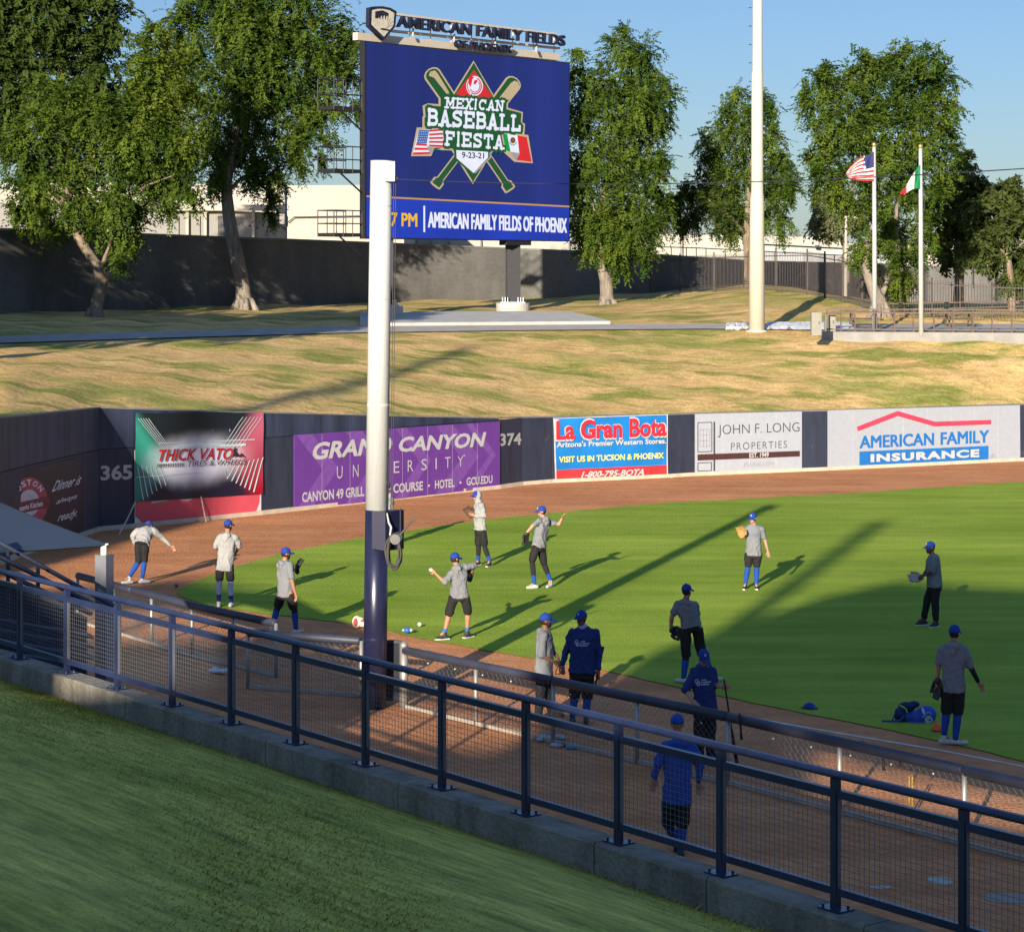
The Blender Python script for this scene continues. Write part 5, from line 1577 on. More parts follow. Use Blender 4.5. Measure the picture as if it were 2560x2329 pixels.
for k in range(K0, K1):
    for nm, z, h in (('middle_rail', .925, .065), ('bottom_rail', .15, .06)):
        m = MB(); m.bar(rp(k, CZ + z) + LU * .033, rp(k + 1, CZ + z) - LU * .033, .05, h); m.build(nm, M_nrail, gr)
    m = MB()
    nw = 23
    for i in range(1, nw):
        p = rp(k + .03 + .94 * i / nw, CZ + .18); m.tube([p, p + Vector((0, 0, .715))], .0021, 4, cap=False)
    for j in range(1, 14):
        z = CZ + .18 + .715 * j / 14; m.tube([rp(k, z, .003) + LU * .033, rp(k + 1, z, .003) - LU * .033], .0021, 4, cap=False)
    for s in (.035, -.035):
        e = rp(k if s > 0 else k + 1) + LU * s
        m.box(e + LU * (.004 if s > 0 else -.004) + Vector((0, 0, CZ + .537)), (.012, .03, .71), LU, LN)
    m.build('mesh_panel', M_galv, gr, fix=False)

# ---- padded chain link fence between bullpen and field
M_pad = mat('rail padding navy', (.035, .038, .058), .5, .2, 2, .1, 12)
M_gp = mat('galvanised post', (.33, .315, .28), .45, .1, 4, metal=.5)
def chain(name, label, pts2, h=1.0, pad=True, posts=1.9, seed=1):
    r = thing(name, label, 'fence', (pts2[0][0], pts2[0][1], 0))
    P = [Vector((x, y, 0)) for x, y in pts2]
    wire = MB(); br = MB()
    for a, b in zip(P, P[1:]):
        L = (b - a).length; u = (b - a).normalized(); nn = Vector((-u.y, u.x, 0))
        w = .058; n = int(L / w); rows_ = int((h - .06) / w)
        for i in range(n):
            zz = []
            for j in range(rows_ + 1):
                zz.append(a + u * (w * (i + (.0 if (j + i) % 2 else 1.0))) + Vector((0, 0, .04 + j * w)) + nn * (.004 if j % 2 else -.004))
            wire.tube(zz, .0026, 3, cap=False)
        br.bar(a + Vector((0, 0, .045)), b + Vector((0, 0, .045)), .05, .06)
    wire.build('wire_mesh', M_galv, r, fix=False)
    br.build('bottom_rail', mat('pale bottom rail', (.34, .30, .24), .7, .15), r)
    s = 0.0
    for a, b in zip(P, P[1:]):
        L = (b - a).length; n = max(1, round(L / posts))
        for i in range(n + (1 if b is P[-1] else 0)):
            p = lerp(a, b, i / n); m = MB(); m.tube([p + Vector((0, 0, -.05)), p + Vector((0, 0, h))], .035, 10); m.build('post', M_gp, r, smooth=True)
    if pad:
        for a, b in zip(P, P[1:]):
            L = (b - a).length; n = max(1, round(L / 3.1))
            for i in range(n):
                p = lerp(a, b, i / n) + Vector((0, 0, h)); q = lerp(a, b, (i + 1) / n) + Vector((0, 0, h))
                d = (q - p).normalized(); m = MB(); m.tube([p + d * .012, p + d * .03, q - d * .03, q - d * .012], [.062, .075, .075, .062], 14); m.build('pad', M_pad, r, smooth=True)
    return r
c0 = gp(1010, 1771); c1 = gp(1820, 1962); c2 = gp(2411, 2116)
cf = chain('chain_link_fence', 'long chain link fence with navy padded top rail dividing bullpen from field', [(c0.x, c0.y), (c1.x, c1.y), (c2.x, c2.y), (8.8, 26.9)])
m = MB(); m.tube([(c0.x, c0.y, -.1), (c0.x, c0.y, 1.08)], .07, 14); m.ball((c0.x, c0.y, 1.08), .075); m.build('end_post', M_gp, cf, smooth=True)
m = MB()
for i in range(16):
    p = lerp(c0, c2, .06 + i * .06); m.ball(p + Vector((0, 0, .88)) - LN * .04, .014)
m.build('tie_balls', mat('pale ties', (.5, .5, .46), .6), cf, smooth=True)
for x, y in ((2252, 1862), (2140, 1840)):
    pass
s1a = Vector(((480 - CX) * 45.2 / FPX, 45.2, 0)); s1b = Vector(((690 - CX) * 43.0 / FPX, 43.0, 0))
chain('chain_link_fence', 'short padded chain link fence run at left behind the guard rail', [(-9.2, 49.5), (s1a.x, s1a.y), (s1b.x, s1b.y)])
s2a = Vector(((620 - CX) * 41.9 / FPX, 41.9, 0)); s2b = Vector(((903 - CX) * 41.0 / FPX, 41.0, 0))
chain('chain_link_fence', 'padded chain link fence run ending at the tall net pole', [(s2a.x, s2a.y), (s2b.x, s2b.y)])
# dark screen beside the pole
a = pt(966, 1604, 40.6); b = pt(996, 1604, 40.2)
r = thing('screen_gate', 'narrow dark mesh gate beside the foot of the net pole', 'gate', (a.x, 40.5, 0))
m = MB(); m.box(((a.x + b.x) / 2, 40.4, .56), (b.x - a.x + .02, .06, .98)); m.build('screen', mat('dark screen', (.012, .013, .02), .8, .2), r)
m = MB()
for x in (a.x - .03, b.x + .03): m.box((x, 40.4, .55), (.05, .07, 1.1))
m.bar((a.x, 40.4, 1.085), (b.x, 40.4, 1.085), .07, .05); m.build('frame', M_pad, r)

# ---- net pole
pb = gp(936, 1769)
npole = thing('net_pole', 'thick white net pole with navy lower half and hand winch', 'pole', (pb.x, pb.y, 0))
lean = .0125
def nx_(z): return pb.x + lean * z
M_wp = layered('white pole paint', [('base', (.50, .50, .475), (.54, .54, .515), 1, (1, 1, .3), .3, .7), ('mul', (.86, .85, .82), (1.02, 1.02, 1.02), 5, (1, 1, .07), .30, .55), ('mix', (.22, .21, .19), .5, 3.2, (1, 1, .5), .70, .78)], .45, .05, 9, .4)
M_np = mat('navy pole paint', (.013, .014, .040), .28, .15, 2, spec=.6)
m = MB(); m.tube([(nx_(0), pb.y, -.2), (nx_(3.4), pb.y, 3.4)], [.205, .20], 36); m.build('lower_shaft', M_np, npole, smooth=False)
m = MB(); m.tube([(nx_(3.4), pb.y, 3.4), (nx_(7.2), pb.y, 7.2), (nx_(9.38), pb.y, 9.38)], [.198, .190, .184], 36); m.build('upper_shaft', M_wp, npole)
for ob in npole.children:
    for p in ob.data.polygons: p.use_smooth = len(p.vertices) == 4
for zb_ in (1.2, 5.2, 8.6):
    m = MB(); m.tube([(nx_(zb_), pb.y, zb_ - .02), (nx_(zb_), pb.y, zb_ + .02)], .2055 if zb_ < 3.4 else .1985 - (zb_ - 3.4) * .0022, 36); m.build('clamp_band', M_np if zb_ < 3.4 else MATS['white pole paint'], npole)
m = MB(); m.tube([(nx_(7.0), pb.y, 7.0), (nx_(7.012), pb.y, 7.012)], .193, 36); m.build('weld_band', mat('weld grey', (.40, .39, .36), .6), npole)
m = MB(); m.box((nx_(9.2) + .16, pb.y - .1, 9.19), (.17, .22, .34)); m.build('pulley_box', M_wp, npole)
m = MB(); m.ball((nx_(9) + .26, pb.y - .1, 9.06), .05); m.build('pulley', M_fe, npole, smooth=True)
wx = nx_(2.9) + .13
m = MB(); m.prism([(wx - .19, pb.y - .30, 2.77), (wx + .04, pb.y - .34, 2.73), (wx + .04, pb.y - .34, 3.40), (wx - .19, pb.y - .30, 3.40)], (.30, .32, 0)); m.build('winch_box', M_np, npole)
m = MB(); m.box((wx + .29, pb.y - .08, 3.08), (.02, .34, .66)); m.build('winch_plate', M_np, npole)
M_rope = mat('grey rope', (.060, .055, .047), .8, .2, 12)
rpc = Vector((wx + .18, pb.y - .36, 2.72))
m = MB()
rr = random.Random(3)
for i in range(9):
    w_, h_ = .105 + rr.uniform(-.03, .03), .30 + rr.uniform(-.05, .03); dy = rr.uniform(-.05, .05); dx = rr.uniform(-.02, .02)
    m.tube([rpc + Vector((dx + w_ * math.sin(R(t)) * (1 + .08 * math.sin(t * .06 + i)), dy + .02 * math.cos(R(t * 2 + i * 30)), h_ * .95 * math.cos(R(t)) * 1.0)) for t in range(0, 361, 15)], .017, 6, cap=False)
ro = m.build('rope_coil', M_rope, npole, smooth=True)
m = MB(); m.tube([rpc + Vector((.03, -.08, .22)), rpc + Vector((.06, .12, .24))], .09, 14); m.build('winch_drum', mat('winch steel', (.35, .34, .32), .3, .1, metal=.7), npole, smooth=False)
m = MB(); m.tube([rpc + Vector((.09, -.02, .26)), rpc + Vector((.30, -.02, .52)), rpc + Vector((.38, -.02, .53))], .018, 7); m.build('crank_handle', M_fe, npole)
m = MB(); m.tube([(wx + .07, pb.y - .38, 3.38), (wx + .10, pb.y - .38, 3.22), (wx + .14, pb.y - .38, 3.14), (wx + .12, pb.y - .38, 3.0)], [.010, .018, .02, .014], 7); m.build('rope_tail', mat('pale strap', (.5, .5, .48), .7), npole)
for dx_ in (.26, .225):
    m = MB(); m.tube([(nx_(9.05) + dx_, pb.y - .1, 9.05), (nx_(3.4) + dx_ + .02, pb.y - .16, 3.4)], .006, 5, cap=False); m.build('halyard', M_fe, npole)
m = MB(); A = Vector((nx_(9.05) + .27, pb.y - .1, 9.06)); B = Vector((11.5, 23.6, 9.2))
m.tube([lerp(A, B, i / 24) + Vector((0, 0, -.55 * 4 * (i / 24) * (1 - i / 24) * .62)) for i in range(25)], .008, 5, cap=False)
tag(m.build('net_cable', mat('cable black', (.03, .03, .03), .5), origin=A), 'thin black cable strung from the top of the net pole to the right', 'cable')

# ---- chalk line on the dirt
m = MB()
lnp = [gp(x, y) for x, y in ((1900, 1798), (2100, 1833), (2350, 1875), (2560, 1916), (2760, 1958))]
top = []
for p in lnp: top += [(p.x, p.y - .05, .005), (p.x + .01, p.y + .06, .005)]
m.add(top, [(2 * i, 2 * i + 2, 2 * i + 3, 2 * i + 1) for i in range(4)])
structure(m.build('chalk_line', mat('chalk', (.55, .50, .45), .9, .2, 5)))

# ---- straps and bits hung on the padded rail
M_blk = mat('black webbing', (.012, .012, .014), .7, .2)
def strap(label, x, ypad, ylow, w=.03):
    Y = gd(1771 + (x - 1010) * .2358 * 1.02, 0) - .12
    a = pt(x, ypad, Y); b = pt(x + 4, ylow, Y - .03)
    m = MB(); m.tube([a + Vector((0, .14, .02)), a + Vector((0, .06, .09)), a + Vector((0, -.03, .03)), lerp(a, b, .6), b], [w * .6, w * .6, w * .6, w * .5, w * .8], 7)
    return tag(m.build('strap', M_blk, origin=b, smooth=True), label, 'strap')
strap('black strap hung over the padded rail beside the yellow band', 2206, 1890, 1925)
strap('short black strap wrapped on the padded rail, right of the other', 2248, 1900, 1915)
strap('black looped strap hung on the padded rail below the bat', 1850, 1802, 1848)
Y = gd(1771 + (2155 - 1010) * .2358 * 1.02) - .0
p = pt(2155, 1862, Y)
m = MB(); m.ball(p, (.07, .06, .06)); m.ball(p + Vector((.05, 0, -.01)), (.05, .05, .04)); tag(m.build('ball_cap_roll', M_blk, origin=p, smooth=True), 'small black bundle resting on top of the padded rail', 'bundle')
Yy = gd(2040) - .06
m = MB()
for dx in (0, 8): m.tube([pt(2273 + dx, 1937, Yy), pt(2273 + dx, 2013, Yy)], .014, 6)
tag(m.build('yellow_band', mat('yellow webbing', (.30, .18, .02), .6), origin=pt(2277, 2013, Yy)), 'bright yellow double band tied down the chain link fence', 'band')

# ---- canopy and stand structures at left
M_cv = mat('canopy fabric blue grey', (.03, .048, .08), .8, .08, .6)
cpx = pt(262, 1357, 36)
r = thing('shade_canopy', 'blue grey fabric shade canopy with one grey post at left edge', 'canopy', (cpx.x, 36, 0))
ap = pt(-160, 1180, 39); c2_ = pt(-330, 1385, 33); c3_ = pt(-250, 1250, 44)
m = MB()
def sail(a, b, c, sag):
    n = 10; vs = []; idx = {}
    for i in range(n + 1):
        for j in range(n + 1 - i):
            u, v = i / n, j / n; w = 1 - u - v
            p = a * w + b * u + c * v - Vector((0, 0, sag * (w * u + u * v + v * w)))
            idx[i, j] = len(vs); vs.append(p)
    fs = []
    for i in range(n):
        for j in range(n - i):
            fs.append((idx[i, j], idx[i + 1, j], idx[i, j + 1]))
            if j < n - i - 1: fs.append((idx[i + 1, j], idx[i + 1, j + 1], idx[i, j + 1]))
    m.add(vs, fs)
sail(cpx, ap, c2_, .25); sail(cpx, c3_, ap, .2)
m.build('fabric', M_cv, r, smooth=True)
m = MB(); m.tube([c2_ + Vector((0, 0, -.02)), lerp(c2_, cpx, .5) + Vector((0, 0, -.06)), cpx + Vector((0, 0, -.02))], .03, 6); m.build('hem', M_cv, r)
pp = pt(261, 1385, 36)
m = MB(); m.box((pp.x, 36, pp.z / 2), (.205, .205, pp.z), (.9, -.43, 0), (.43, .9, 0)); m.build('post', mat('canopy post grey', (.16, .165, .19), .5, .1), r)
m = MB(); m.box((pp.x - .01, 36, pp.z + .07), (.08, .06, .14)); m.bar((pp.x - .05, 36, pp.z + .14), (pp.x + .06, 36, pp.z + .16), .05, .02); m.build('bracket', mat('bright bracket', (.7, .68, .6), .35, .05, metal=.3), r)
# stair rails and benches seen through the mesh at left
st_ = thing('bleacher_stand', 'navy bleacher stand with sloping handrails behind the guard rail at left', 'bleachers', pt(80, 1600, 33))
M_bl = mat('bleacher navy', (.03, .035, .06), .4, .2)
for (x0, y0, x1, y1, Y) in ((-40, 1335, 285, 1515, 34.5), (-40, 1372, 255, 1520, 34.0), (-60, 1398, 230, 1535, 33.6)):
    m = MB(); m.tube([pt(x0, y0, Y), pt(x1, y1, Y)], .035, 8); m.build('handrail', M_bl, st_)
m = MB()
for x, y in ((95, 1416), (20, 1375), (180, 1462)):
    a = pt(x, y, 34.2); m.tube([a, a - Vector((0, 0, 1.4))], .03, 7)
m.build('rail_posts', M_bl, st_)
for i in range(6):
    m = MB(); a = pt(-60, 1540 + i * 26, 33 - i * .4); b = pt(230, 1590 + i * 26, 33.6 - i * .4)
    m.bar(a, b, .28, .04); m.build('bench_plank', M_bl, st_)
m = MB(); a = pt(-80, 1420, 35.4); b = pt(215, 1545, 35.2)
m.prism([a, b, Vector((b.x, b.y, 0.0)), Vector((a.x, a.y, 0.0))], (0, .12, 0)); m.build('side_panel', M_bl, st_)

# ---- unseen grandstand behind the camera: thin panels shaped to cast its shade
M_gs = mat('grandstand concrete', (.30, .29, .28), .9, .1, .3)
gs = thing('grandstand', 'grandstand roofs behind the viewer that shade the near lawn', 'grandstand', (-12, -14, 0))
YB = -12.0
def shade_panel(name, prof, depth=.5):
    m = MB(); m.prism([Vector((x, YB, h)) for x, h in prof], (0, -depth, 0)); m.build(name, M_gs, gs)
shade_panel('lower_shade_panel', [(-15.3, 0), (40, 0), (40, 12), (0, 11.3), (-6.8, 12.3), (-10.0, 12.95), (-10.5, 13.9), (-15.3, 13.9)])
shade_panel('main_shade_panel', [(-15.3, 13.92), (-10.4, 13.92), (-9.9, 13.6), (-6.8, 12.95), (0, 12.0), (40, 12.6), (40, 15.5), (-8.8, 18.8), (-12.0, 19.2), (-13.4, 18.4), (-14.0, 17.6), (-14.7, 16.9), (-15.25, 16.4)])
shade_panel('notch_shade_panel', [(-18.6, 0), (-15.3, 0), (-15.3, 13.75), (-18.6, 13.9)])
shade_panel('wing', [(-33.9, 0), (-18.6, 0), (-18.6, 14.9), (-20.6, 16.2), (-23, 16.7), (-33.9, 16.8)])  # flat unseen panel, outline shaped for its shadow edge
shade_panel('side_shade_panel', [(-33.9, 17.4), (-26.1, 18.2), (-26.0, 18.6), (-29.2, 19.4), (-30.4, 18.95), (-33.9, 18.6)])  # added for the strip of shade at the left grass tip
m = MB()
for x in (-27, -30, -33): m.box((x, YB - .25, 17.2), (.2, .2, 1.2))
m.build('panel_post', M_gs, gs)
shade_panel('tall_shade_panel', [(-38.2, 0), (-33.9, 0), (-33.9, 20.8), (-35.1, 23.4), (-36.1, 25.6), (-36.4, 24.3), (-38.2, 24.0)])
m = MB(); m.tube([(-14.4, YB - .25, 15), (-14.4, YB - .25, 22.9)], .27, 12); m.build('roof_mast', M_gs, gs)
tw = thing('stadium_light_tower', 'tall steel light tower behind the viewer left of the stands', 'light tower', (-34.2, YB + 1, 0))
m = MB(); m.tube([(-34.2, YB + 1, 0), (-34.2, YB + 1, 33.8)], [.5, .3], 14); m.build('shaft', M_gp, tw)

# ---- small things on the ground
def ballobj(label, x, y, r_, c, nm='baseball', z0=0.0, cat='ball'):
    p = gp(x, y, z0); p.z = z0 + r_
    m = MB(); m.ball(p, r_, nu=16, nv=10)
    return tag(m.build(nm, mat(nm + ' ' + label[:12], c, .6, .06, 20), origin=(p.x, p.y, z0), smooth=True), label, cat)
ballobj('lime green ball on the dirt beside the bending man', 388, 1466, .045, (.35, .55, .05), 'training_ball')
ballobj('dark red ball on the dirt left of the grass tip', 441, 1468, .045, (.30, .03, .04), 'training_ball')
ballobj('white ball on the grass left of the throwing man with bare calves', 1049, 1565, .042, (.75, .75, .66), z0=.03)
p = gp(1018, 1582, .03)
m = MB(); m.ball((p.x, p.y, .09), (.075, .06, .06)); o = m.build('drink_bottle', mat('bottle blue', (.02, .10, .42), .4, .05), origin=(p.x, p.y, .03), smooth=True)
tag(o, 'blue bottle with white cap lying at the edge of the grass', 'bottle')
m = MB(); m.tube([(p.x + .05, p.y, .09), (p.x + .105, p.y, .09)], .035, 10); m.build('cap', M_white, o, smooth=True)
m = MB(); m.tube([(p.x - .06, p.y, .09), (p.x - .10, p.y, .09)], [.03, .02], 10); m.build('nozzle', M_white, o, smooth=True)
# red and white glove-like shoe pair beside pole
p = gp(892, 1568, .03)
m = MB(); m.ball((p.x, p.y, .15), (.10, .08, .13)); m.ball((p.x + .12, p.y + .03, .11), (.12, .08, .08)); m.ball((p.x + .05, p.y, .20), (.10, .07, .05))
o = link_mesh(remeshed(m, 'cleat_pair', .015, 2, Vector((p.x, p.y, .03))), 'cleat_pair', mat('pale leather', (.62, .52, .42), .7), None, Vector((p.x, p.y, .03)), fix=False)
tag(o, 'pale mitt with red pocket on the grass left of the net pole', 'mitt')
m = MB(); m.ball((p.x - .02, p.y - .065, .15), (.05, .03, .085)); m.ball((p.x + .12, p.y - .03, .18), (.05, .04, .03)); m.build('pocket', mat('red leather', (.30, .05, .04), .7), o, smooth=True)
# cone
p = gp(2343, 1824, .03)
m = MB(); m.tube([(p.x, p.y, .03), (p.x, p.y, .05), (p.x, p.y, .12), (p.x, p.y, .14)], [.105, .10, .05, .03], 20)
tag(m.build('marker_cone', mat('orange plastic', (.75, .10, .015), .5, .05), origin=(p.x, p.y, .03), smooth=True), 'small orange marker cone beside the blue bag', 'cone')
p = gp(2027, 1768, .03)
m = MB(); m.tube([(p.x, p.y, .03), (p.x, p.y, .045), (p.x + .02, p.y, .09), (p.x + .03, p.y, .105)], [.125, .12, .07, .02], 20); m.ball((p.x - .08, p.y - .02, .045), (.09, .07, .014))
tag(m.build('fallen_cap', mat('cap blue dark', (.012, .035, .22), .7, .1), origin=(p.x, p.y, .03), smooth=True), 'blue cap lying alone on the shaded grass', 'cap')
# blue bag
f6 = lambda x, y: (2180 + x / 6, 1560 + y / 6)
Yb = gd(1560 + 1500 / 6) + .12
b0 = pt(*f6(700, 1500), Yb); b0.z = .03
M_bag = mat('bag blue', (.016, .06, .34), .6, .25, 5, .3, 10)
M_bag2 = mat('bag dark blue', (.006, .012, .07), .7, .2)
def bp(x, y, dy=0.0): return pt(*f6(x, y), Yb + dy)
k = Yb / FPX / 6
m = MB()
m.ball(bp(790, 1370), (.17, .13, .155)); m.ball(bp(680, 1400, .03), (.15, .13, .13)); m.ball(bp(880, 1350, .03), (.10, .12, .12)); m.ball(bp(820, 1270, .05), (.12, .09, .06)); m.ball(bp(560, 1400, .1), (.14, .13, .10)); m.ball(bp(700, 1480), (.2, .1, .05))
bag = link_mesh(remeshed(m, 'sports_bag', .014, 2, b0), 'sports_bag', M_bag, None, b0, fix=False)
tag(bag, 'open blue sports bag with pale emblem slumped on the shaded grass', 'bag')
m = MB(); m.ball(bp(420, 1360, .08), (.10, .12, .14)); m.ball(bp(520, 1240, .16), (.15, .10, .09)); m.ball(bp(630, 1200, .18), (.10, .08, .06)); m.ball(bp(470, 1420, .08), (.12, .1, .08))
link_mesh(remeshed(m, 'flap', .014, 2, b0), 'flap', M_bag2, bag, fix=False)
m = MB(); m.tube([bp(415, 1215, -.03), bp(470, 1240, -.05), bp(520, 1280, -.07), bp(525, 1320, -.07)], .012, 6); m.build('trim', mat('lime trim', (.25, .50, .05), .6), bag)
m = MB(); m.tube([bp(150, 1445), bp(300, 1450), bp(420, 1445, -.05), bp(490, 1360, -.08)], .016, 6); m.tube([bp(300, 1450), bp(345, 1330, -.02)], .013, 6); m.build('strap', mat('strap blue', (.02, .07, .26), .6), bag)
bt = BVHTree.FromObject(bag, bpy.context.evaluated_depsgraph_get())
def on_bag(poly, lift):
    out = []
    for x, y in poly:
        q = bp(x, y) - b0; d = (bp(x, y) - Vector((0, 0, CAMZ))).normalized()
        h = bt.ray_cast(q - d * 1.0, d)
        out.append((h[0] if h[0] else q) + b0 - d * lift)
    return out
m = MB()
for pl_ in (disc(850, 1430, 62, 60, 16), [(745, 1250), (765, 1245), (795, 1300), (790, 1345), (765, 1340), (745, 1290)]): m.face(on_bag(pl_, .025))
for q in ([(800, 1345), (830, 1322), (870, 1325), (895, 1350)], [(760, 1400), (780, 1370), (810, 1350)], [(770, 1470), (790, 1490), (815, 1495)]): m.tube(on_bag(q, .012), .008, 5)
m.build('emblem', mat('emblem pale', (.42, .46, .56), .7), bag)
# white towel in the bullpen
def crumple(nm, label, x, y, rx, ry, m_, n=9, seed=1, z=.0):
    c = gp(x, y, z); rr_ = random.Random(seed); mb = MB()
    for i in range(n):
        a = rr_.uniform(0, 6.28); q = rr_.random() ** .5
        mb.ball(c + Vector((rx * q * math.cos(a), ry * q * math.sin(a), rr_.uniform(.03, .08))), (rr_.uniform(.05, .10), rr_.uniform(.05, .1), rr_.uniform(.03, .06)))
    o = link_mesh(remeshed(mb, nm, .014, 1, c), nm, m_, None, c, fix=False)
    return tag(o, label, nm.replace('_', ' '))
crumple('towel', 'crumpled white towel on the bullpen dirt behind the guard rail', 548, 1684, .16, .12, mat('towel white', (.55, .58, .62), .9), seed=2)
crumple('plastic_bag', 'crumpled clear grey plastic bag behind the chain link fence', 1372, 1852, .26, .1, mat('plastic grey', (.36, .40, .45), .35), seed=4)
for i, (x, y, c, lb) in enumerate(((1392, 1868, (.4, .42, .45), 'clear bottle lying behind the fence, nearest the plastic bag'), (1414, 1866, (.1, .07, .05), 'dark bottle lying between the clear and the blue one'), (1432, 1873, (.08, .28, .42), 'light blue bottle lying behind the fence, rightmost of three'))):
    p = gp(x, y)
    m = MB(); m.tube([(p.x - .1, p.y, .04), (p.x + .06, p.y - .02, .04)], .037, 12); o = m.build('water_bottle', mat('bottle %d tint' % i, c, .3), origin=(p.x, p.y, 0), smooth=True); tag(o, lb, 'bottle', 'bottles behind the fence')
    m = MB(); m.tube([(p.x + .06, p.y - .02, .04), (p.x + .10, p.y - .025, .04)], [.02, .016], 10); m.build('cap', M_white, o)
# bullpen plates and a pale patch
for x, y, rx, ry, lb, nm in ((2350, 2201, .155, .20, 'oval pale valve cover set in the bullpen dirt', 'valve_cover'), (2202, 2217, .14, .07, 'faint pale pitching slab edge in the bullpen dirt', 'pitching_rubber'), (2520, 2245, .30, .24, 'large dusty home plate at the lower right behind the mesh', 'home_plate')):
    c = gp(x, y)
    m = MB(); m.prism([(c.x + rx * math.cos(R(a)), c.y + ry * math.sin(R(a)), -.02) for a in range(0, 360, 20)], (0, 0, .028))
    tag(m.build(nm, mat(nm + ' dusty', (.42, .37, .31), .9, .15, 8) if nm != 'home_plate' else mat('plate dusty', (.30, .24, .19), .9, .1, 5), origin=c), lb, nm.replace('_', ' '))
# ================================================================ PEOPLE
SK = {'tan': (.36, .17, .095), 'light': (.42, .215, .14), 'brown': (.20, .095, .055), 'dark': (.10, .05, .03)}
M_sk = {k: mat('skin ' + k, c, .55, .08, 12) for k, c in SK.items()}
def cloth(name, c, b=.5): return mat(name, c, .9, .10, 5, b, 8, stretch=(1.2, 1.2, .6))
C_grey = cloth('grey jersey', (.175, .18, .19), .8); C_pale = cloth('pale jersey', (.285, .28, .27), .8)
C_navy = cloth('navy shirt', (.014, .030, .125), .6); C_royal = cloth('royal jacket', (.018, .065, .30), .6); C_blk = cloth('black cloth', (.012, .011, .011), .6)
C_blue = cloth('royal sock', (.008, .055, .27)); C_sky = cloth('pale blue legging', (.28, .36, .52)); C_tight = cloth('black tights', (.014, .013, .014)); C_darkblue = cloth('dark blue sock', (.010, .03, .16)); C_nsock = cloth('navy sock', (.008, .02, .12))
C_cap = cloth('royal cap', (.009, .040, .24), .3); C_side = cloth('charcoal panel', (.05, .055, .06))
S_white = mat('white shoe', (.45, .445, .42), .6); S_blk = mat('black shoe', (.03, .028, .026), .6); S_sole = mat('shoe sole', (.6, .6, .57), .6)
M_hair = mat('dark hair', (.018, .012, .009), .7); M_eye = mat('eye dark', (.02, .015, .012), .4); M_lip = mat('lip', (.30, .10, .08), .6); M_lens = mat('sunglass lens', (.01, .01, .014), .15, spec=.8)
def loftring(c, X, Y, w, d, n=18, p=2.4):
    out = []
    for i in range(n):
        t = 2 * math.pi * i / n; cs, sn = math.cos(t), math.sin(t)
        out.append(c + X * (w * math.copysign(abs(cs) ** (2 / p), cs)) + Y * (d * math.copysign(abs(sn) ** (2 / p), sn)))
    return out
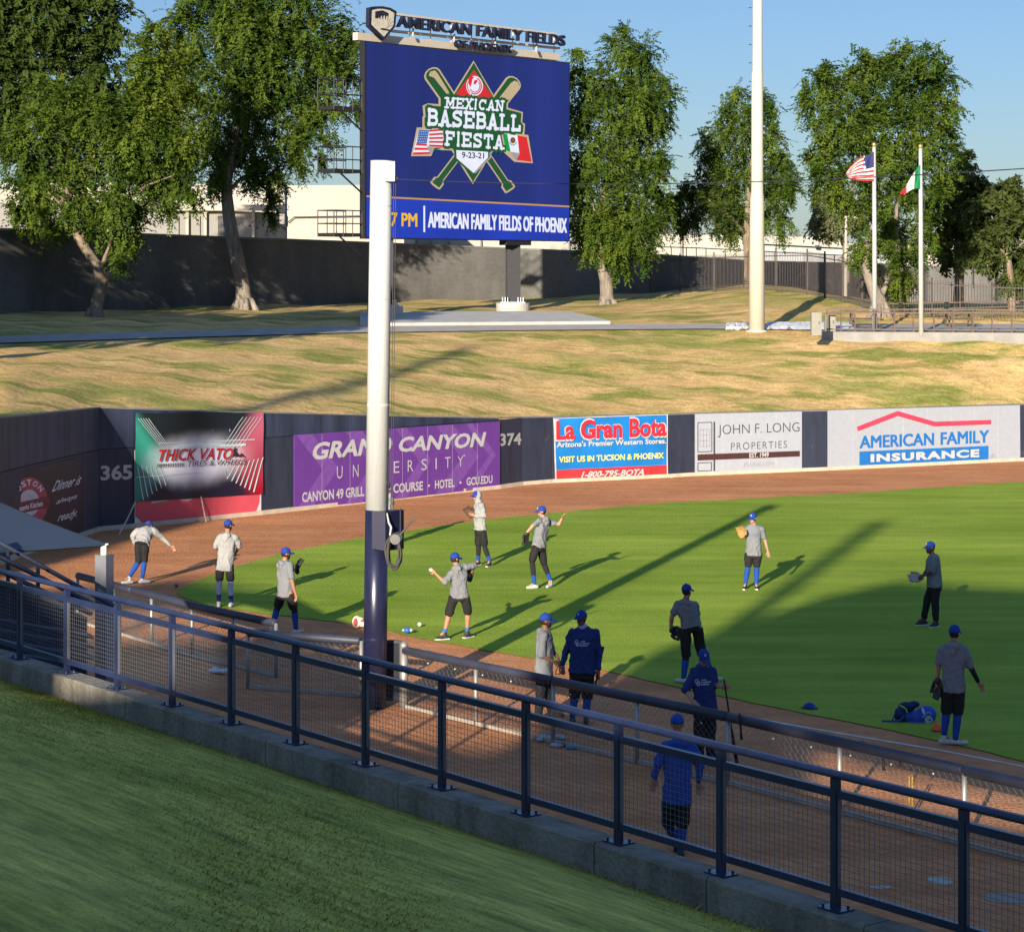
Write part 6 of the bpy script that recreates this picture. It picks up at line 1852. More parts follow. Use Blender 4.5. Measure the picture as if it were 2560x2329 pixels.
def person(label, fr, Yf, J, face, head, top, pants, legs, shoes, skin='tan', bulk=1.0, sleeve=.9, longs=False, hem=.30, shorts=.86, tights=None, sock=(.25, 1.0), sockm=None, hood='down', beard=False, hair=True, glasses=False, hat='cap', logo=None, capmark=False, group=None, gaiter=None, lower=None, arm_sleeve=None, side_panel=False, forearm_band=False):
    x0, y0, s = fr
    def P(k):
        j = J[k]; return pt(x0 + j[0] / s, y0 + j[1] / s, Yf + (j[2] if len(j) > 2 else 0))
    q = {k: P(k) for k in J}
    for side in 'ab':
        o_ = q['o' + side]
        if o_.z < .16: o_.z = .045 + (.03 if lower is None else 0)
    gz = .016
    ctr = (q['aa'] + q['ab']) / 2
    root = thing('person', label, 'person', (ctr.x, ctr.y, gz), group)
    f = Vector(face + (0,)).normalized() if len(face) == 2 else Vector(face).normalized()
    hf = Vector(head + (0,)).normalized() if len(head) == 2 else Vector(head).normalized()
    hm = (q['ha'] + q['hb']) / 2; sm = (q['sa'] + q['sb']) / 2
    up = (sm - hm).normalized()
    for a in 'ab': q['s' + a] = q['s' + a] - up * .035
    def axes(a, b):
        X = (b - a); X = X - up * X.dot(up)
        if X.length < .05: X = Vector((f.y, -f.x, 0))
        X.normalize(); return X, up.cross(X)
    # enforce a believable width for the pelvis and shoulders
    Xh, Yh = axes(q['ha'], q['hb']); Xs, Ys = axes(q['sa'], q['sb'])
    def ax(t):
        X = (Xh * (1 - t) + Xs * t).normalized(); return X, up.cross(X)
    Lt = (sm - hm).length
    tor = lambda t: hm + (sm - hm) * t
    # ---- body
    m = MB()
    prof = [(-.14, .125, .095), (0, .16, .112), (.3, .142, .10), (.6, .158, .112), (.88, .165, .105), (1.03, .12, .075), (1.13, .058, .056)]
    m.loft([loftring(tor(t), *ax(min(1, max(0, t))), w * (bulk if t < .8 else 1), d * (bulk if t < .8 else 1)) for t, w, d in prof])
    hc = q['hd']
    m.capsule(tor(1.04), hc - up * .06 - hf * .015, .060, .054)
    hu = (Vector((0, 0, 1)) * .7 + up * .5); hu = (hu - hf * hu.dot(hf)).normalized(); hr = hf.cross(hu)
    hax = (hr, hf, hu)
    m.ball(hc + hu * .02, (.076, .095, .105), hax, 16, 12)
    m.ball(hc - hu * .055 + hf * .028, (.056, .062, .062), hax)
    m.ball(hc - hu * .095 + hf * .055, (.028, .026, .022), hax)
    m.ball(hc - hu * .012 + hf * .100, (.014, .020, .026), hax)
    for e in (-1, 1): m.ball(hc - hu * .005 + hr * (.077 * e) - hf * .008, (.012, .022, .032), hax)
    for a in 'ab':
        S, E, W, T = q['s' + a], q['e' + a], q['w' + a], q['t' + a]
        m.capsule(S, E, .054 * bulk ** .5, .043); m.capsule(E, W, .045, .028)
        d = (T - W).normalized()
        sd = d.cross(f if abs(d.dot(f)) < .9 else Vector((1, 0, 0))).normalized(); nn = d.cross(sd).normalized()
        m.ball(W + d * .055, (.040, .055, .020), (sd, d, nn))
        for i, l in enumerate((.075, .088, .083, .066)):
            b_ = W + d * .095 + sd * (.030 - i * .020); k1 = b_ + d * (l * .5) + nn * .012; k2 = k1 + d * (l * .38) + nn * .026
            m.tube([b_, k1, k2], [.0115, .011, .0095], 6)
        m.tube([W + d * .03 + sd * .03, W + d * .07 + sd * .058 + nn * .012, W + d * .105 + sd * .060 + nn * .022], [.014, .0125, .010], 6)
    for a in 'ab':
        H, K, A = q['h' + a], q['k' + a], q['a' + a]
        m.capsule(H, K, .088 * bulk ** .5, .058); m.capsule(K, lerp(K, A, .33), .056, .058); m.capsule(lerp(K, A, .33), A, .058, .036)
        m.capsule(A, q['o' + a] * .5 + A * .5, .036, .03)
    body = link_mesh(remeshed(m, 'body', .0095, 2, wloc(root)), 'body', M_sk[skin], root, fix=False)
    off = wloc(root)
    # ---- face
    m = MB()
    for e in (-1, 1): m.ball(hc + hu * .018 + hr * (.032 * e) + hf * .088, (.011, .008, .007), hax, 8, 6)
    m.build('eyes', M_eye, body, smooth=True)
    m = MB(); m.ball(hc - hu * .060 + hf * .090, (.022, .010, .006), hax, 8, 6); m.build('mouth', M_lip, body, smooth=True)
    if beard:
        m = MB(); m.ball(hc - hu * .060 + hf * .030, (.063, .066, .060), hax); m.ball(hc - hu * .095 + hf * .06, (.035, .03, .03), hax); m.ball(hc - hu * .047 + hf * .093, (.03, .012, .006), hax)
        m.build('beard', M_hair, root, smooth=True)
    if hair and hat != 'beanie':
        m = MB(); m.ball(hc + hu * .008 - hf * .014, (.081, .088, .098), hax); m.build('hair', M_hair, root, smooth=True)
    # ---- top
    m = MB()
    b = bulk
    prof = [(-hem, .182 * b, .142 * b), (-hem + .03, .188 * b, .146 * b), (.05, .182 * b, .138 * b), (.35, .172 * b, .132 * b), (.65, .182 * b, .138 * b), (.88, .186 * b, .124 * b), (1.0, .155, .098), (1.09, .088, .078)]
    rg = [loftring(tor(t), *ax(min(1, max(0, t))), w, d, 24) for t, w, d in prof]
    m.loft(rg)
    for a in 'ab':
        S, E, W = q['s' + a], q['e' + a], q['w' + a]
        nbk = tor(1.06); m.capsule(nbk, lerp(nbk, S, .85) + up * .012, .066, .062)
        if longs:
            m.capsule(S, E, .078 * b ** .5, .062); m.capsule(E, lerp(E, W, .92), .062, .042)
        elif sleeve <= 1:
            m.capsule(S, lerp(S, E, sleeve), .078 * b ** .5, .066)
        else:
            m.capsule(S, E, .078 * b ** .5, .066); m.capsule(E, lerp(E, W, sleeve - 1), .066, .058)
    if hood == 'down':
        nb = tor(1.04)
        m.ball(nb - f * .085 + up * .0, (.115, .06, .07), (Vector((f.y, -f.x, 0)), f, up)); m.ball(nb - f * .11 - up * .09, (.07, .045, .085), (Vector((f.y, -f.x, 0)), f, up)); m.ball(nb - f * .01 + up * .02, (.098, .095, .035), (Vector((f.y, -f.x, 0)), f, up))
    shirt = link_mesh(remeshed(m, 'top', .0115, 2, off, folds=.022), 'top', top, root, fix=False)
    if hood == 'up':
        m = MB(); m.ball(hc - hf * .035 + hu * .012, (.108, .10, .135), hax); m.capsule(hc - hf * .03 - hu * .08, tor(1.02), .085, .10)
        link_mesh(remeshed(m, 'hood', .0115, 2, off), 'hood', top, root, fix=False)
    if gaiter:
        m = MB(); m.tube([tor(1.09), hc - hu * .11], [.075, .068], 16); m.build('neck_gaiter', gaiter, root, smooth=True)
    # ---- shorts / trousers
    m = MB()
    prof = [(.12, .138 * b, .104 * b), (0, .158 * b, .118 * b), (-.20, .165 * b, .125 * b)]
    m.loft([loftring(tor(t), *ax(0), w, d) for t, w, d in prof])
    for a in 'ab':
        H, K, A = q['h' + a], q['k' + a], q['a' + a]
        if shorts <= 1: m.capsule(lerp(H, K, .16), lerp(H, K, shorts), .104 * b ** .5, .092)
        else: m.capsule(lerp(H, K, .16), K, .102 * b ** .5, .082); m.capsule(K, lerp(K, A, shorts - 1), .082, .070)
    link_mesh(remeshed(m, 'shorts' if shorts < 1.5 else 'trousers', .0115, 2, off, folds=.014), 'shorts' if shorts < 1.5 else 'trousers', pants, root, fix=False)
    for a in 'ab':
        H, K, A = q['h' + a], q['k' + a], q['a' + a]
        def calf(t0, t1, g, nm, mm):
            pts, rad = [], []
            for i in range(9):
                t = lerp(t0, t1, i / 8); pts.append(lerp(K, A, t)); rad.append(g + (.058 if t < .33 else lerp(.058, .036, (t - .33) / .67)))
            mb = MB(); mb.tube(pts, rad, 14); mb.build(nm, mm, root, smooth=True)
        if tights: calf(-.12, tights, .006, 'tights', C_tight)
        if lower: calf(-.12, lower[0], .006, 'legging', lower[1])
        if sock: calf(sock[0], sock[1] + .04, .009, 'sock', sockm or C_blue)
        # shoe
        O_ = q['o' + a]
        dv = O_ - A; dv.z = 0; dv = dv.normalized() if dv.length > .03 else f.copy()
        grounded = A.z < .24
        hz = gz + .042 if grounded else A.z - .06
        heel = Vector((A.x, A.y, hz)) - dv * .055; toe = Vector((A.x, A.y, gz + .036 if grounded or O_.z < .2 else O_.z)) + dv * .175
        if not grounded:
            toe = Vector((O_.x, O_.y, max(gz + .036, O_.z))); heel = A - (toe - A).normalized() * .06 - Vector((0, 0, .01))
        m = MB(); m.capsule(heel, lerp(heel, toe, .45) + Vector((0, 0, .004)), .043, .046, 12); m.capsule(lerp(heel, toe, .45), toe, .046, .034, 12); m.capsule(A, lerp(heel, toe, .22) + Vector((0, 0, .02)), .046, .046, 12)
        sh_ = link_mesh(remeshed(m, 'shoe', .010, 1, off), 'shoe', shoes, root, fix=False)
        if shoes is S_blk and grounded:
            mb = MB(); wv = Vector((-dv.y, dv.x, 0))
            mb.prism([heel - dv * .045 - wv * .04 + Vector((0, 0, gz - hz)), toe + dv * .03 - wv * .03 + Vector((0, 0, gz - toe.z)), toe + dv * .035 + wv * .03 + Vector((0, 0, gz - toe.z)), heel - dv * .045 + wv * .04 + Vector((0, 0, gz - hz))], (0, 0, .022)); mb.build('sole', S_sole if lower is None else S_blk, sh_)
    if arm_sleeve:
        S, E, W = q['s' + arm_sleeve], q['e' + arm_sleeve], q['w' + arm_sleeve]
        mb = MB(); mb.capsule(lerp(S, E, .8), E, .052, .050); mb.capsule(E, lerp(E, W, .95), .050, .034); mb.build('arm_sleeve', C_tight, root, smooth=True)
    # ---- headgear
    if hat:
        c0_ = hc + hu * .035 - hf * .004; rx, ry, rz = .088, .106, .098
        m = MB(); rings = []
        for i in range(9):
            t = R(-14 + i * 13); rings.append([c0_ + hr * (rx * math.cos(t) * math.cos(a_)) + hf * (ry * math.cos(t) * math.sin(a_)) + hu * (rz * math.sin(t)) for a_ in [2 * math.pi * k / 22 for k in range(22)]])
        m.loft(rings)
        m.ball(c0_ + hu * rz, .010)
        ch = m.build('cap', C_cap if hat == 'cap' else C_royal, root, smooth=True)
        if hat == 'cap':
            vs = []
            for j, (ext, dz) in enumerate(((0, 0), (.04, .004), (.075, -.006), (.088, -.012))):
                for i in range(11):
                    a_ = R(22 + 136 * i / 10); cs = math.cos(a_); sn = math.sin(a_)
                    vs.append(c0_ + hr * (rx * 1.0 * cs * (1 + ext * .8)) + hf * (ry * sn * .97 + ext * sn * 1.05) + hu * (-.020 + dz - .022 * cs * cs))
            n_ = len(vs); vs2 = vs + [v - hu * .008 for v in vs]
            fs = []
            for j in range(3):
                for i in range(10):
                    k_ = j * 11 + i; fs.append((k_, k_ + 1, k_ + 12, k_ + 11)); fs.append((k_ + n_, k_ + n_ + 11, k_ + n_ + 12, k_ + n_ + 1))
            for i in range(10): fs.append((33 + i, 34 + i, 34 + i + n_, 33 + i + n_))
            m = MB(); m.add(vs2, fs); m.build('brim', C_cap, ch, smooth=True, fix=False)
            if capmark:
                m = MB(); m.ball(c0_ + hf * (ry * .93) + hu * .038, (.014, .012, .024), hax, 10, 8); m.build('cap_badge', M_white, ch, smooth=True)
    if glasses:
        m = MB()
        for e in (-1, 1): m.ball(hc + hu * .016 + hr * (.036 * e) + hf * .088, (.034, .014, .021), hax, 10, 8)
        m.bar(hc + hu * .024 + hr * .07 + hf * .085, hc + hu * .018 + hr * .085 - hf * .01, .008, .012); m.bar(hc + hu * .024 - hr * .07 + hf * .085, hc + hu * .018 - hr * .085 - hf * .01, .008, .012)
        m.build('sunglasses', M_lens, root, smooth=True)
    if logo:
        bt = BVHTree.FromObject(shirt, bpy.context.evaluated_depsgraph_get())
        right = Xs if Xs.x > 0 else -Xs
        fv = right.cross(up); fv = fv if fv.dot(f) > 0 else -fv
        mb = MB()
        cc = tor(.70)
        vu = up
        def T(txt, u0, v0, w, h, bold=.03):
            put_text(mb, txt, cc + right * u0 + vu * v0, cc + right * (u0 + w) + vu * v0, cc + right * u0 + vu * (v0 + h), bold=bold)
        T('C', -.145, .0, .055, .075, .01); T('O', -.122, -.028, .055, .075, .01)
        T('YAQUIS', -.055, .045, .085, .020); T('CD OBREGON', -.055, .014, .155, .020); T('BASEBALL', -.055, -.020, .13, .022)
        out = []
        for v in mb.v:
            o_ = Vector(v) - off + fv * .5; h = bt.ray_cast(o_, -fv)
            out.append((h[0] + fv * .006 if h[0] else Vector(v) - off + fv * .15) + off)
        m2 = MB(); m2.add(out, mb.f); m2.build('chest_lettering', logo, shirt, fix=False)
    if side_panel:
        S = q['sa']; a_ = lerp(S, sm, .25)
        bt = BVHTree.FromObject(shirt, bpy.context.evaluated_depsgraph_get())
        m2 = MB(); pts_l = []
        prev = None
        for i in range(9):
            t = i / 8
            px, py = lerp(775, 650, t), lerp(360, 730, t); w = 30 + 14 * math.sin(t * 3.1)
            row = []
            for dx in (-w, w * .6):
                tgt = pt(x0 + (px + dx) / s, y0 + py / s, Yf); d = (tgt - Vector((0, 0, CAMZ))).normalized()
                h = bt.ray_cast(tgt - d * 1.5 - off, d); row.append((h[0] + off - d * .007) if h[0] else None)
            if prev and all(prev) and all(row): m2.face([prev[0], prev[1], row[1], row[0]])
            prev = row
        if m2.v: m2.build('side_panel', C_side, shirt, fix=False)
    return root, q
def glove(label, c, d, n, mm, s=1.0):
    """fielder's glove: pocket centre, finger direction, palm normal"""
    d = Vector(d).normalized(); n = Vector(n); n = (n - d * n.dot(d)).normalized(); w = d.cross(n)
    m = MB(); c = Vector(c)
    m.ball(c - n * .02 * s, (.095 * s, .10 * s, .035 * s), (w, d, n)); m.ball(c - d * .08 * s, (.07 * s, .05 * s, .045 * s), (w, d, n))
    for i in range(4):
        u = (-.065 + i * .042) * s; m.tube([c + w * u * .9 + d * .03 * s - n * .01, c + w * u * 1.15 + d * .10 * s, c + w * u * 1.2 + d * .155 * s + n * .035 * s], [.026 * s, .024 * s, .018 * s], 8)
        m.ball(c + w * u * 1.2 + d * .155 * s + n * .035 * s, .019 * s)
    m.tube([c + w * .085 * s - d * .06 * s, c + w * .12 * s + d * .01 * s + n * .02, c + w * .115 * s + d * .085 * s + n * .05 * s], [.032 * s, .03 * s, .022 * s], 8); m.ball(c + w * .115 * s + d * .085 * s + n * .05 * s, .023 * s)
    m.tube([c + w * .10 * s + d * .06 * s + n * .02, c + w * .07 * s + d * .12 * s + n * .02], .02 * s, 7)
    o = link_mesh(remeshed(m, 'baseball_glove', .009, 1, c), 'baseball_glove', mm, None, c, fix=False)
    return tag(o, label, 'glove')
G_blk = mat('black leather', (.018, .017, .017), .5, .2, 12, .3, 30); G_tan = mat('tan leather', (.34, .19, .06), .55, .15, 12, .3, 30); G_brn = mat('brown leather', (.09, .045, .03), .55, .2, 12, .3, 30); G_pale = mat('faded leather', (.36, .31, .25), .6, .15, 12, .3, 30)

# bending man at far left on the dirt
fA = (260, 1270, 8); YA = gd(1456, .03)
person('man in pale hoodie bending forward on the dirt, white shoes, left of the others', fA, YA, dict(hd=(890, 360, .52), sa=(690, 430, .30), sb=(1000, 430, .30), ea=(575, 550, .22), eb=(1150, 570, .38), wa=(610, 690, .25), wb=(1330, 750, .42), ta=(640, 800, .3), tb=(1395, 815, .45), ha=(690, 690), hb=(825, 700), ka=(690, 1060, .02), kb=(810, 1030, .05), aa=(510, 1375, -.08), ab=(765, 1410, .0), oa=(370, 1515, -.16), ob=(900, 1480, .08)),
       (.25, 1), (.3, .75, -.65), C_pale, C_blk, None, S_white, longs=True, hem=.12, shorts=1.05, sock=(.1, .95), hood='down')
# standing left, back view
fB = (450, 1290, 8); YB_ = gd(1515, .03)
person('man in loose pale hooded shirt and black shorts with pale blue leggings, back turned', fB, YB_, dict(hd=(965, 180), sa=(800, 395, .02), sb=(1100, 400, .0), ea=(725, 600, .08), eb=(1180, 590, .08), wa=(800, 720, .3), wb=(1125, 720, .32), ta=(860, 750, .38), tb=(1085, 755, .4), ha=(815, 930), hb=(985, 940), ka=(785, 1270), kb=(1010, 1280), aa=(775, 1700), ab=(1020, 1725), oa=(790, 1790, .2), ob=(1085, 1785, .18)),
       (.35, .94), (.55, .83), C_pale, C_blk, None, S_white, sleeve=1.0, hem=.28, shorts=.88, sock=(.68, .97), sockm=C_nsock, lower=(.95, C_sky), beard=True)
# walking with glove
fC = (600, 1360, 8); YC = gd(1582, .03)
_, qC = person('man in grey tee walking right with raised black glove and blue knee socks', fC, YC, dict(hd=(915, 185), sa=(800, 395, .14), sb=(1000, 400, -.14), ea=(1000, 560, .32), eb=(1030, 690, -.2), wa=(1110, 500, .42), wb=(1105, 980, -.16), ta=(1170, 440, .46), tb=(1130, 1130, -.15), ha=(830, 980, .08), hb=(985, 985, -.08), ka=(745, 1290, .08), kb=(1090, 1320, -.02), aa=(650, 1610, .02), ab=(1120, 1700, .02), oa=(700, 1690, .1), ob=(1225, 1765, .12)),
       (.8, .6), (.9, .42), C_grey, C_blk, None, S_white, sleeve=.85, hem=.10, shorts=.75, tights=.18, sock=(.12, .97), beard=True)
glove('black glove held up at chest by the walking man', pt(600 + 1165 / 8, 1360 + 465 / 8, YC + .46), (.25, 0, 1), (.9, .4, 0), G_blk, 1.12)
# throwing, back view, bare calves
fD = (1040, 1380, 8); YD = gd(1594, .03)
_, qD = person('man in grey hoodie with bare calves throwing, back turned, ball in left hand', fD, YD, dict(hd=(780, 130, .02), sa=(715, 400, -.08), sb=(975, 270, .10), ea=(570, 600, -.18), eb=(1165, 265, .22), wa=(395, 430, -.16), wb=(1100, 420, .34), ta=(305, 350, -.12), tb=(1060, 480, .36), ha=(760, 870), hb=(965, 860, .04), ka=(660, 1240, -.03), kb=(1040, 1200, .08), aa=(570, 1600, -.1), ab=(1020, 1570, .1), oa=(440, 1760, -.16), ob=(1100, 1650, .2)),
       (.45, .9), (.75, .65), C_grey, C_blk, None, S_blk, sleeve=1.02, hem=.08, shorts=.92, sock=(.80, .98), sockm=cloth('steel blue sock', (.03, .13, .32)), beard=True, lower=None)
p = pt(1040 + 300 / 8, 1380 + 350 / 8, YD - .12); m = MB(); m.ball(p, .04, nu=16, nv=10); tag(m.build('baseball', mat('ball white', (.72, .70, .60), .6), origin=p, smooth=True), 'white baseball held up in the thrower\'s left hand', 'ball')
glove('black glove tucked under the raised elbow of the thrower seen from behind', pt(1040 + 1075 / 8, 1380 + 430 / 8, YD + .36), (-.2, 0, -1), (-.5, -.8, 0), G_blk, .95)
# hooded man with glove
fE = (1080, 1210, 8); YE = gd(1412, .03)
person('man with grey hood up over his blue cap standing with glove at the dirt edge', fE, YE, dict(hd=(888, 235), sa=(890, 410, .16), sb=(990, 410, -.16), ea=(900, 600, .22), eb=(1040, 620, -.16), wa=(800, 600, .1), wb=(860, 640, -.14), ta=(735, 570, .06), tb=(770, 610, -.12), ha=(930, 900, .085), hb=(1000, 905, -.085), ka=(930, 1230, .06), kb=(1055, 1250, -.08), aa=(925, 1530, .1), ab=(1150, 1540, -.1), oa=(880, 1600, .0), ob=(1105, 1640, -.25)),
       (-.92, -.4), (-.88, -.47), C_pale, C_blk, None, S_blk, sleeve=1.85, hem=.02, shorts=.86, tights=.8, sock=(.66, .97), hood='up', glasses=False)
glove('dark brown glove held at the waist by the hooded man', pt(1080 + 750 / 8, 1210 + 575 / 8, YE - .04), (-.5, 0, .8), (-.3, -.9, .3), G_brn, 1.1)
# thrower in tights
fF = (1250, 1260, 8); YF = gd(1468, .03)
person('man in grey tee and black tights winding up to throw, white shoes', fF, YF, dict(hd=(835, 145), sa=(785, 315, -.13), sb=(950, 335, .13), ea=(655, 430, -.18), eb=(1180, 400, .16), wa=(535, 570, -.22), wb=(1230, 300, .12), ta=(490, 660, -.22), tb=(1275, 225, .12), ha=(735, 820, -.08), hb=(825, 830, .08), ka=(640, 1120, -.12), kb=(880, 1190, .12), aa=(690, 1600, -.1), ab=(1005, 1520, .12), oa=(530, 1665, -.16), ob=(965, 1600, .02)),
       (-.8, .5), (-.97, -.12), C_grey, C_blk, None, S_white, skin='light', sleeve=.62, hem=.05, shorts=.92, tights=.78, sock=(.62, .97), side_panel=True, capmark=True)
glove('black glove hanging low from the outstretched arm of the winding-up thrower', pt(1250 + 528 / 8, 1260 + 668 / 8, YF - .22), (-.25, 0, -1), (.6, -.7, 0), G_blk, 1.0)
# facing the camera with tan glove
fG = (1780, 1265, 8); YG = gd(1470, .03)
person('man in printed grey tee facing the viewer with blue knee socks and tan glove', fG, YG, dict(hd=(815, 240, -.03), sa=(690, 430), sb=(985, 430), ea=(610, 620, .04), eb=(1055, 660, .02), wa=(625, 575, -.22), wb=(1115, 890, -.03), ta=(590, 490, -.26), tb=(1140, 1015, -.06), ha=(735, 930), hb=(920, 935), ka=(720, 1200, -.02), kb=(895, 1200, -.02), aa=(668, 1560), ab=(885, 1560, .02), oa=(635, 1650, -.2), ob=(895, 1640, -.2)),
       (-.15, -1), (-.5, -.87), C_grey, C_blk, None, S_blk, skin='light', sleeve=.85, hem=.10, shorts=.86, sock=(.02, .97), hood=None, capmark=True, logo=mat('shirt print slate', (.10, .16, .28), .8), hair=True)
glove('tan glove held at the shoulder by the man facing the viewer', pt(1780 + 585 / 8, 1265 + 545 / 8, YG - .26), (-.25, 0, 1), (-.2, -1, 0), G_tan, 1.0)
# man in long black trousers at the right
fH = (2220, 1345, 8); YH = gd(1563, .03)
person('man in grey tee and long black trousers standing at the shade edge', fH, YH, dict(hd=(848, 185), sa=(862, 395, .17), sb=(925, 395, -.17), ea=(810, 600, .24), eb=(905, 650, -.22), wa=(700, 745, .08), wb=(720, 745, -.2), ta=(610, 800, .02), tb=(610, 800, -.14), ha=(900, 940, .085), hb=(960, 935, -.085), ka=(780, 1250, .10), kb=(940, 1280, -.08), aa=(720, 1610, .14), ab=(960, 1660, -.08), oa=(520, 1690, .05), ob=(860, 1755, -.2)),
       (-.94, -.33), (-.92, -.4), C_grey, C_blk, None, S_blk, skin='dark', sleeve=1.0, hem=.05, shorts=1.85, sock=(.84, .98), sockm=C_darkblue, beard=True, capmark=True, bulk=1.06)
glove('faded pale glove held low by the man in long black trousers', pt(2220 + 580 / 8, 1345 + 795 / 8, YH - .08), (-1, 0, -.1), (-.2, -.6, .8), G_pale, 1.1)
# man with back turned, hands low
fI = (1600, 1450, 6); YI = gd(1705, .03)
person('man in blue-grey tee standing legs apart with back turned, black glove at his hip', fI, YI, dict(hd=(702, 160), sa=(560, 345), sb=(810, 350), ea=(475, 560, .0), eb=(870, 560, .12), wa=(462, 720, .05), wb=(830, 680, .30), ta=(520, 790, .1), tb=(760, 720, .36), ha=(685, 690), hb=(850, 690), ka=(690, 1110, -.02), kb=(930, 1110, .1), aa=(655, 1470, -.02), ab=(1085, 1380, .18), oa=(620, 1560, .02), ob=(1135, 1430, .2)),
       (.3, .95), (.62, .78), C_grey, C_blk, None, S_white, sleeve=.62, hem=.02, shorts=.98, tights=.28, sock=(.24, .97))
glove('black glove held behind the hip of the man standing legs apart', pt(1600 + 545 / 6, 1450 + 765 / 6, YI + .05), (.7, 0, -.3), (.1, -1, 0), G_blk, 1.05)
# big man near the bag
fJ = (2180, 1560, 6); YJ = gd(1858, .03)
person('man in grey hooded tee with one black arm sleeve beside the blue bag', fJ, YJ, dict(hd=(1238, 130), sa=(1065, 345, .02), sb=(1375, 350, -.02), ea=(1000, 570, .05), eb=(1465, 610, -.03), wa=(990, 780, .06), wb=(1595, 865, -.03), ta=(990, 900, .06), tb=(1640, 940, -.03), ha=(1140, 940), hb=(1310, 940), ka=(1115, 1320, .02), kb=(1285, 1330, .0), aa=(1080, 1660, .03), ab=(1250, 1735, .0), oa=(1190, 1745, .03), ob=(1440, 1800, -.02)),
       (.42, .9), (.55, .83), C_grey, C_blk, None, S_white, skin='tan', sleeve=1.0, hem=.12, shorts=.90, sock=(-.1, .95), arm_sleeve='b')
glove('black glove hanging beside the thigh of the man near the blue bag', pt(2180 + 985 / 8 * 8 / 6, 1560 + 935 / 6, YJ + .06), (0, 0, -1), (-1, -.2, 0), G_blk, 1.15)
# two coaches talking at the fence
fK = (1280, 1510, 6); YK1 = gd(1797); YK2 = gd(1806)
_, qK1 = person('bearded man in grey short hoodie and black trousers facing right at the padded fence', fK, YK1, dict(hd=(508, 245), sa=(470, 450, -.17), sb=(530, 440, .17), ea=(440, 760, -.22), eb=(600, 690, .22), wa=(620, 860, -.16), wb=(690, 800, .14), ta=(700, 875, -.1), tb=(715, 860, .12), ha=(450, 1010, -.085), hb=(510, 1010, .085), ka=(420, 1370, -.1), kb=(560, 1370, .1), aa=(395, 1690, -.1), ab=(600, 1680, .1), oa=(520, 1730, -.1), ob=(720, 1720, .1)),
       (1, .12), (1, .1), C_grey, C_blk, None, S_blk, skin='brown', sleeve=1.0, hem=.14, shorts=1.9, sock=None, beard=True, lower=(.2, C_tight))
m = MB()
hd_ = qK1['ta']
for d in ((.02, 0, -.2), (-.06, .05, -.2), (.03, .06, -.19)): m.tube([hd_ + Vector((0, 0, -.02)), hd_ + Vector(d)], .008, 5)
m.bar(hd_ + Vector((-.05, .03, -.2)), hd_ + Vector((.04, .0, -.18)), .012, .012)
tag(m.build('phone_tripod', M_fe, origin=hd_ + Vector((0, 0, -.2))), 'small folded black tripod held by the bearded man', 'tripod')
_, qK2 = person('stout man in navy lettered shirt and sunglasses standing at the padded fence', fK, YK2, dict(hd=(1040, 205, -.04), sa=(905, 410), sb=(1240, 410), ea=(815, 690, .02), eb=(1300, 710, .02), wa=(760, 900, -.05), wb=(1298, 980, -.03), ta=(765, 1030, -.08), tb=(1285, 1105, -.05), ha=(960, 990), hb=(1140, 990), ka=(940, 1360), kb=(1130, 1380), aa=(905, 1720), ab=(1110, 1740), oa=(880, 1790, -.18), ob=(1120, 1800, -.18)),
       (-.2, -1), (-.6, -.8), C_navy, C_blk, None, S_blk, skin='brown', bulk=1.2, longs=True, hem=.05, shorts=.98, sock=(.1, .97), hood='down', glasses=True, capmark=True, logo=mat('shirt print white', (.55, .58, .64), .8), gaiter=cloth('pale gaiter', (.30, .36, .48)), lower=(.12, C_tight))
a = qK2['tb'] + Vector((-.01, -.01, .05))
m = MB(); b1 = pt(1280 + 1362 / 6, 1510 + 640 / 6, YK2 + .18); b2_ = pt(1280 + 1240 / 6, 1510 + 1260 / 6, YK2 - .10)
m.tube([b1, lerp(b1, a, .5), a, b2_], [.030, .022, .014, .014], 10); m.ball(b2_, .022)
bo_ = m.build('baseball_bat', M_blk, origin=b2_, smooth=True); tag(bo_, 'black bat held upright behind the arm of the stout navy shirted man', 'bat')
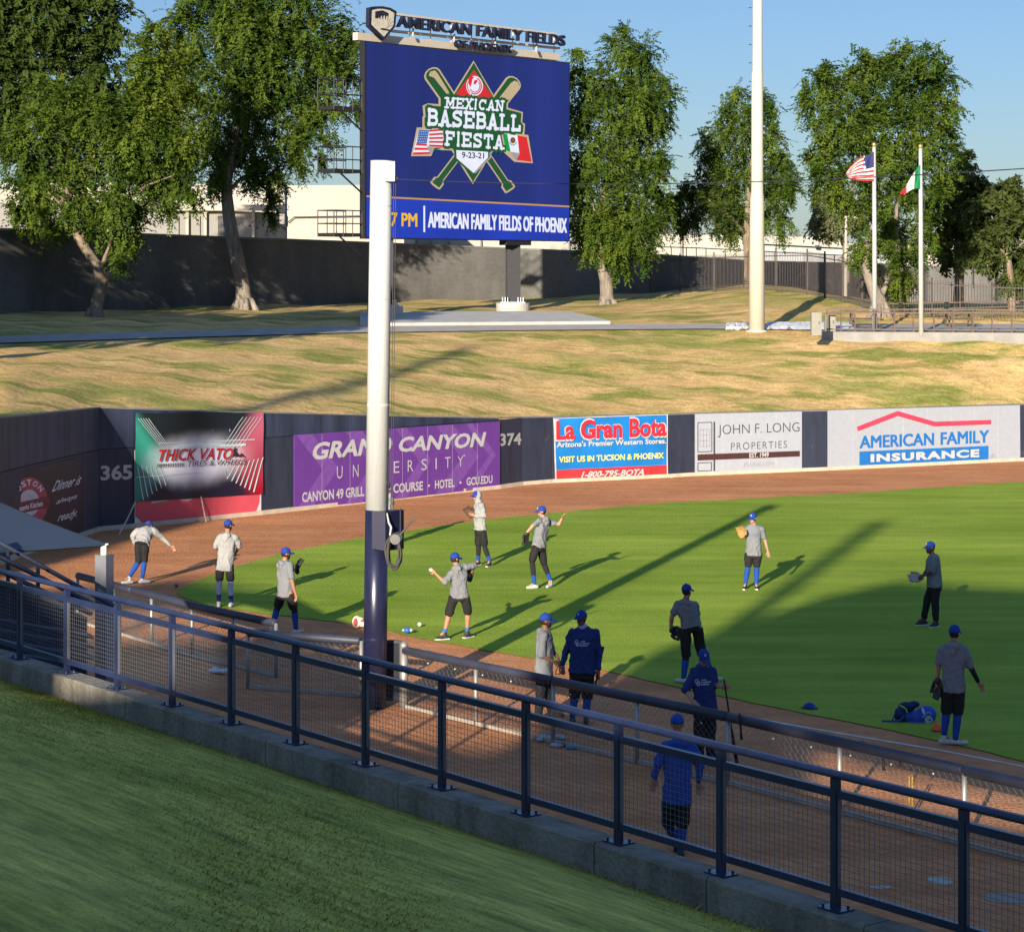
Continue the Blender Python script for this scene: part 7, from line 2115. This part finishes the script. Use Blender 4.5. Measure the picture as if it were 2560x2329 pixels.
# coach with fungo bat
fL = (1640, 1590, 6); YL = gd(1900)
_, qL = person('man in navy lettered shirt and wraparound sunglasses leaning on a long thin bat', fL, YL, dict(hd=(718, 315, -.1), sa=(585, 500), sb=(830, 500), ea=(450, 800, -.04), eb=(885, 730, .02), wa=(535, 950, -.2), wb=(970, 755, -.14), ta=(655, 1075, -.26), tb=(1060, 755, -.2), ha=(660, 1120), hb=(820, 1120), ka=(650, 1500), kb=(815, 1500), aa=(640, 1835), ab=(830, 1840), oa=(640, 1890, -.2), ob=(850, 1890, -.2)),
       (.1, -1), (.12, -.95, -.25), C_navy, C_blk, None, S_blk, skin='light', sleeve=1.12, hem=.06, shorts=1.9, sock=None, glasses=True, capmark=True, logo=MATS['shirt print white'], gaiter=cloth('blue gaiter', (.02, .05, .22)), lower=(.2, C_tight))
a = qL['tb'] + Vector((-.03, -.02, .03)); b = pt(1640 + 1212 / 6, 1590 + 1800 / 6, YL - .35); b.z = .03
m = MB(); d = (b - a).normalized(); m.tube([a - d * .08, a - d * .06, a, lerp(a, b, .55), lerp(a, b, .7), b], [.02, .014, .013, .016, .026, .030], 10)
tag(m.build('fungo_bat', M_blk, origin=b, smooth=True), 'long thin black bat under the leaning man\'s hand, tip on the dirt', 'bat')
# man in royal jacket in the bullpen
fM = (1560, 1770, 4.8); YM = gd(2141)
person('man in royal blue jacket and black shorts walking away inside the bullpen', fM, YM, dict(hd=(640, 185), sa=(500, 440), sb=(820, 440), ea=(405, 660, .0), eb=(905, 680, .0), wa=(365, 830, .02), wb=(905, 880, .02), ta=(350, 930, .02), tb=(895, 1060, .02), ha=(550, 1060), hb=(715, 1060), ka=(530, 1390, .12), kb=(695, 1400, .0), aa=(640, 1620, .30), ab=(680, 1720, -.02), oa=(660, 1640, .48), ob=(665, 1765, .2)),
       (-.1, 1), (.1, 1), C_royal, C_blk, None, S_blk, skin='tan', longs=True, hem=.12, shorts=.92, sock=(.02, .96), hood='down', hat='beanie', lower=(.1, C_tight))
# man almost hidden behind the net pole
fN = (860, 1180, 7.05); YN = gd(1366)
person('man in pale hoodie and blue cap almost hidden behind the net pole', fN, YN, dict(hd=(755, 250), sa=(690, 420, -.1), sb=(810, 420, .1), ea=(650, 580, -.15), eb=(840, 560, .15), wa=(600, 690, -.2), wb=(760, 640, .1), ta=(560, 740, -.2), tb=(700, 650, .1), ha=(715, 760, -.05), hb=(800, 760, .05), ka=(700, 1020, -.05), kb=(790, 1020, .05), aa=(690, 1270, -.05), ab=(800, 1260, .08), oa=(640, 1300, -.1), ob=(740, 1300, 0)),
       (-.8, -.3), (-.9, -.3), C_pale, C_blk, None, S_blk, sleeve=1.6, hem=.12, shorts=.9, sock=(.2, .97))
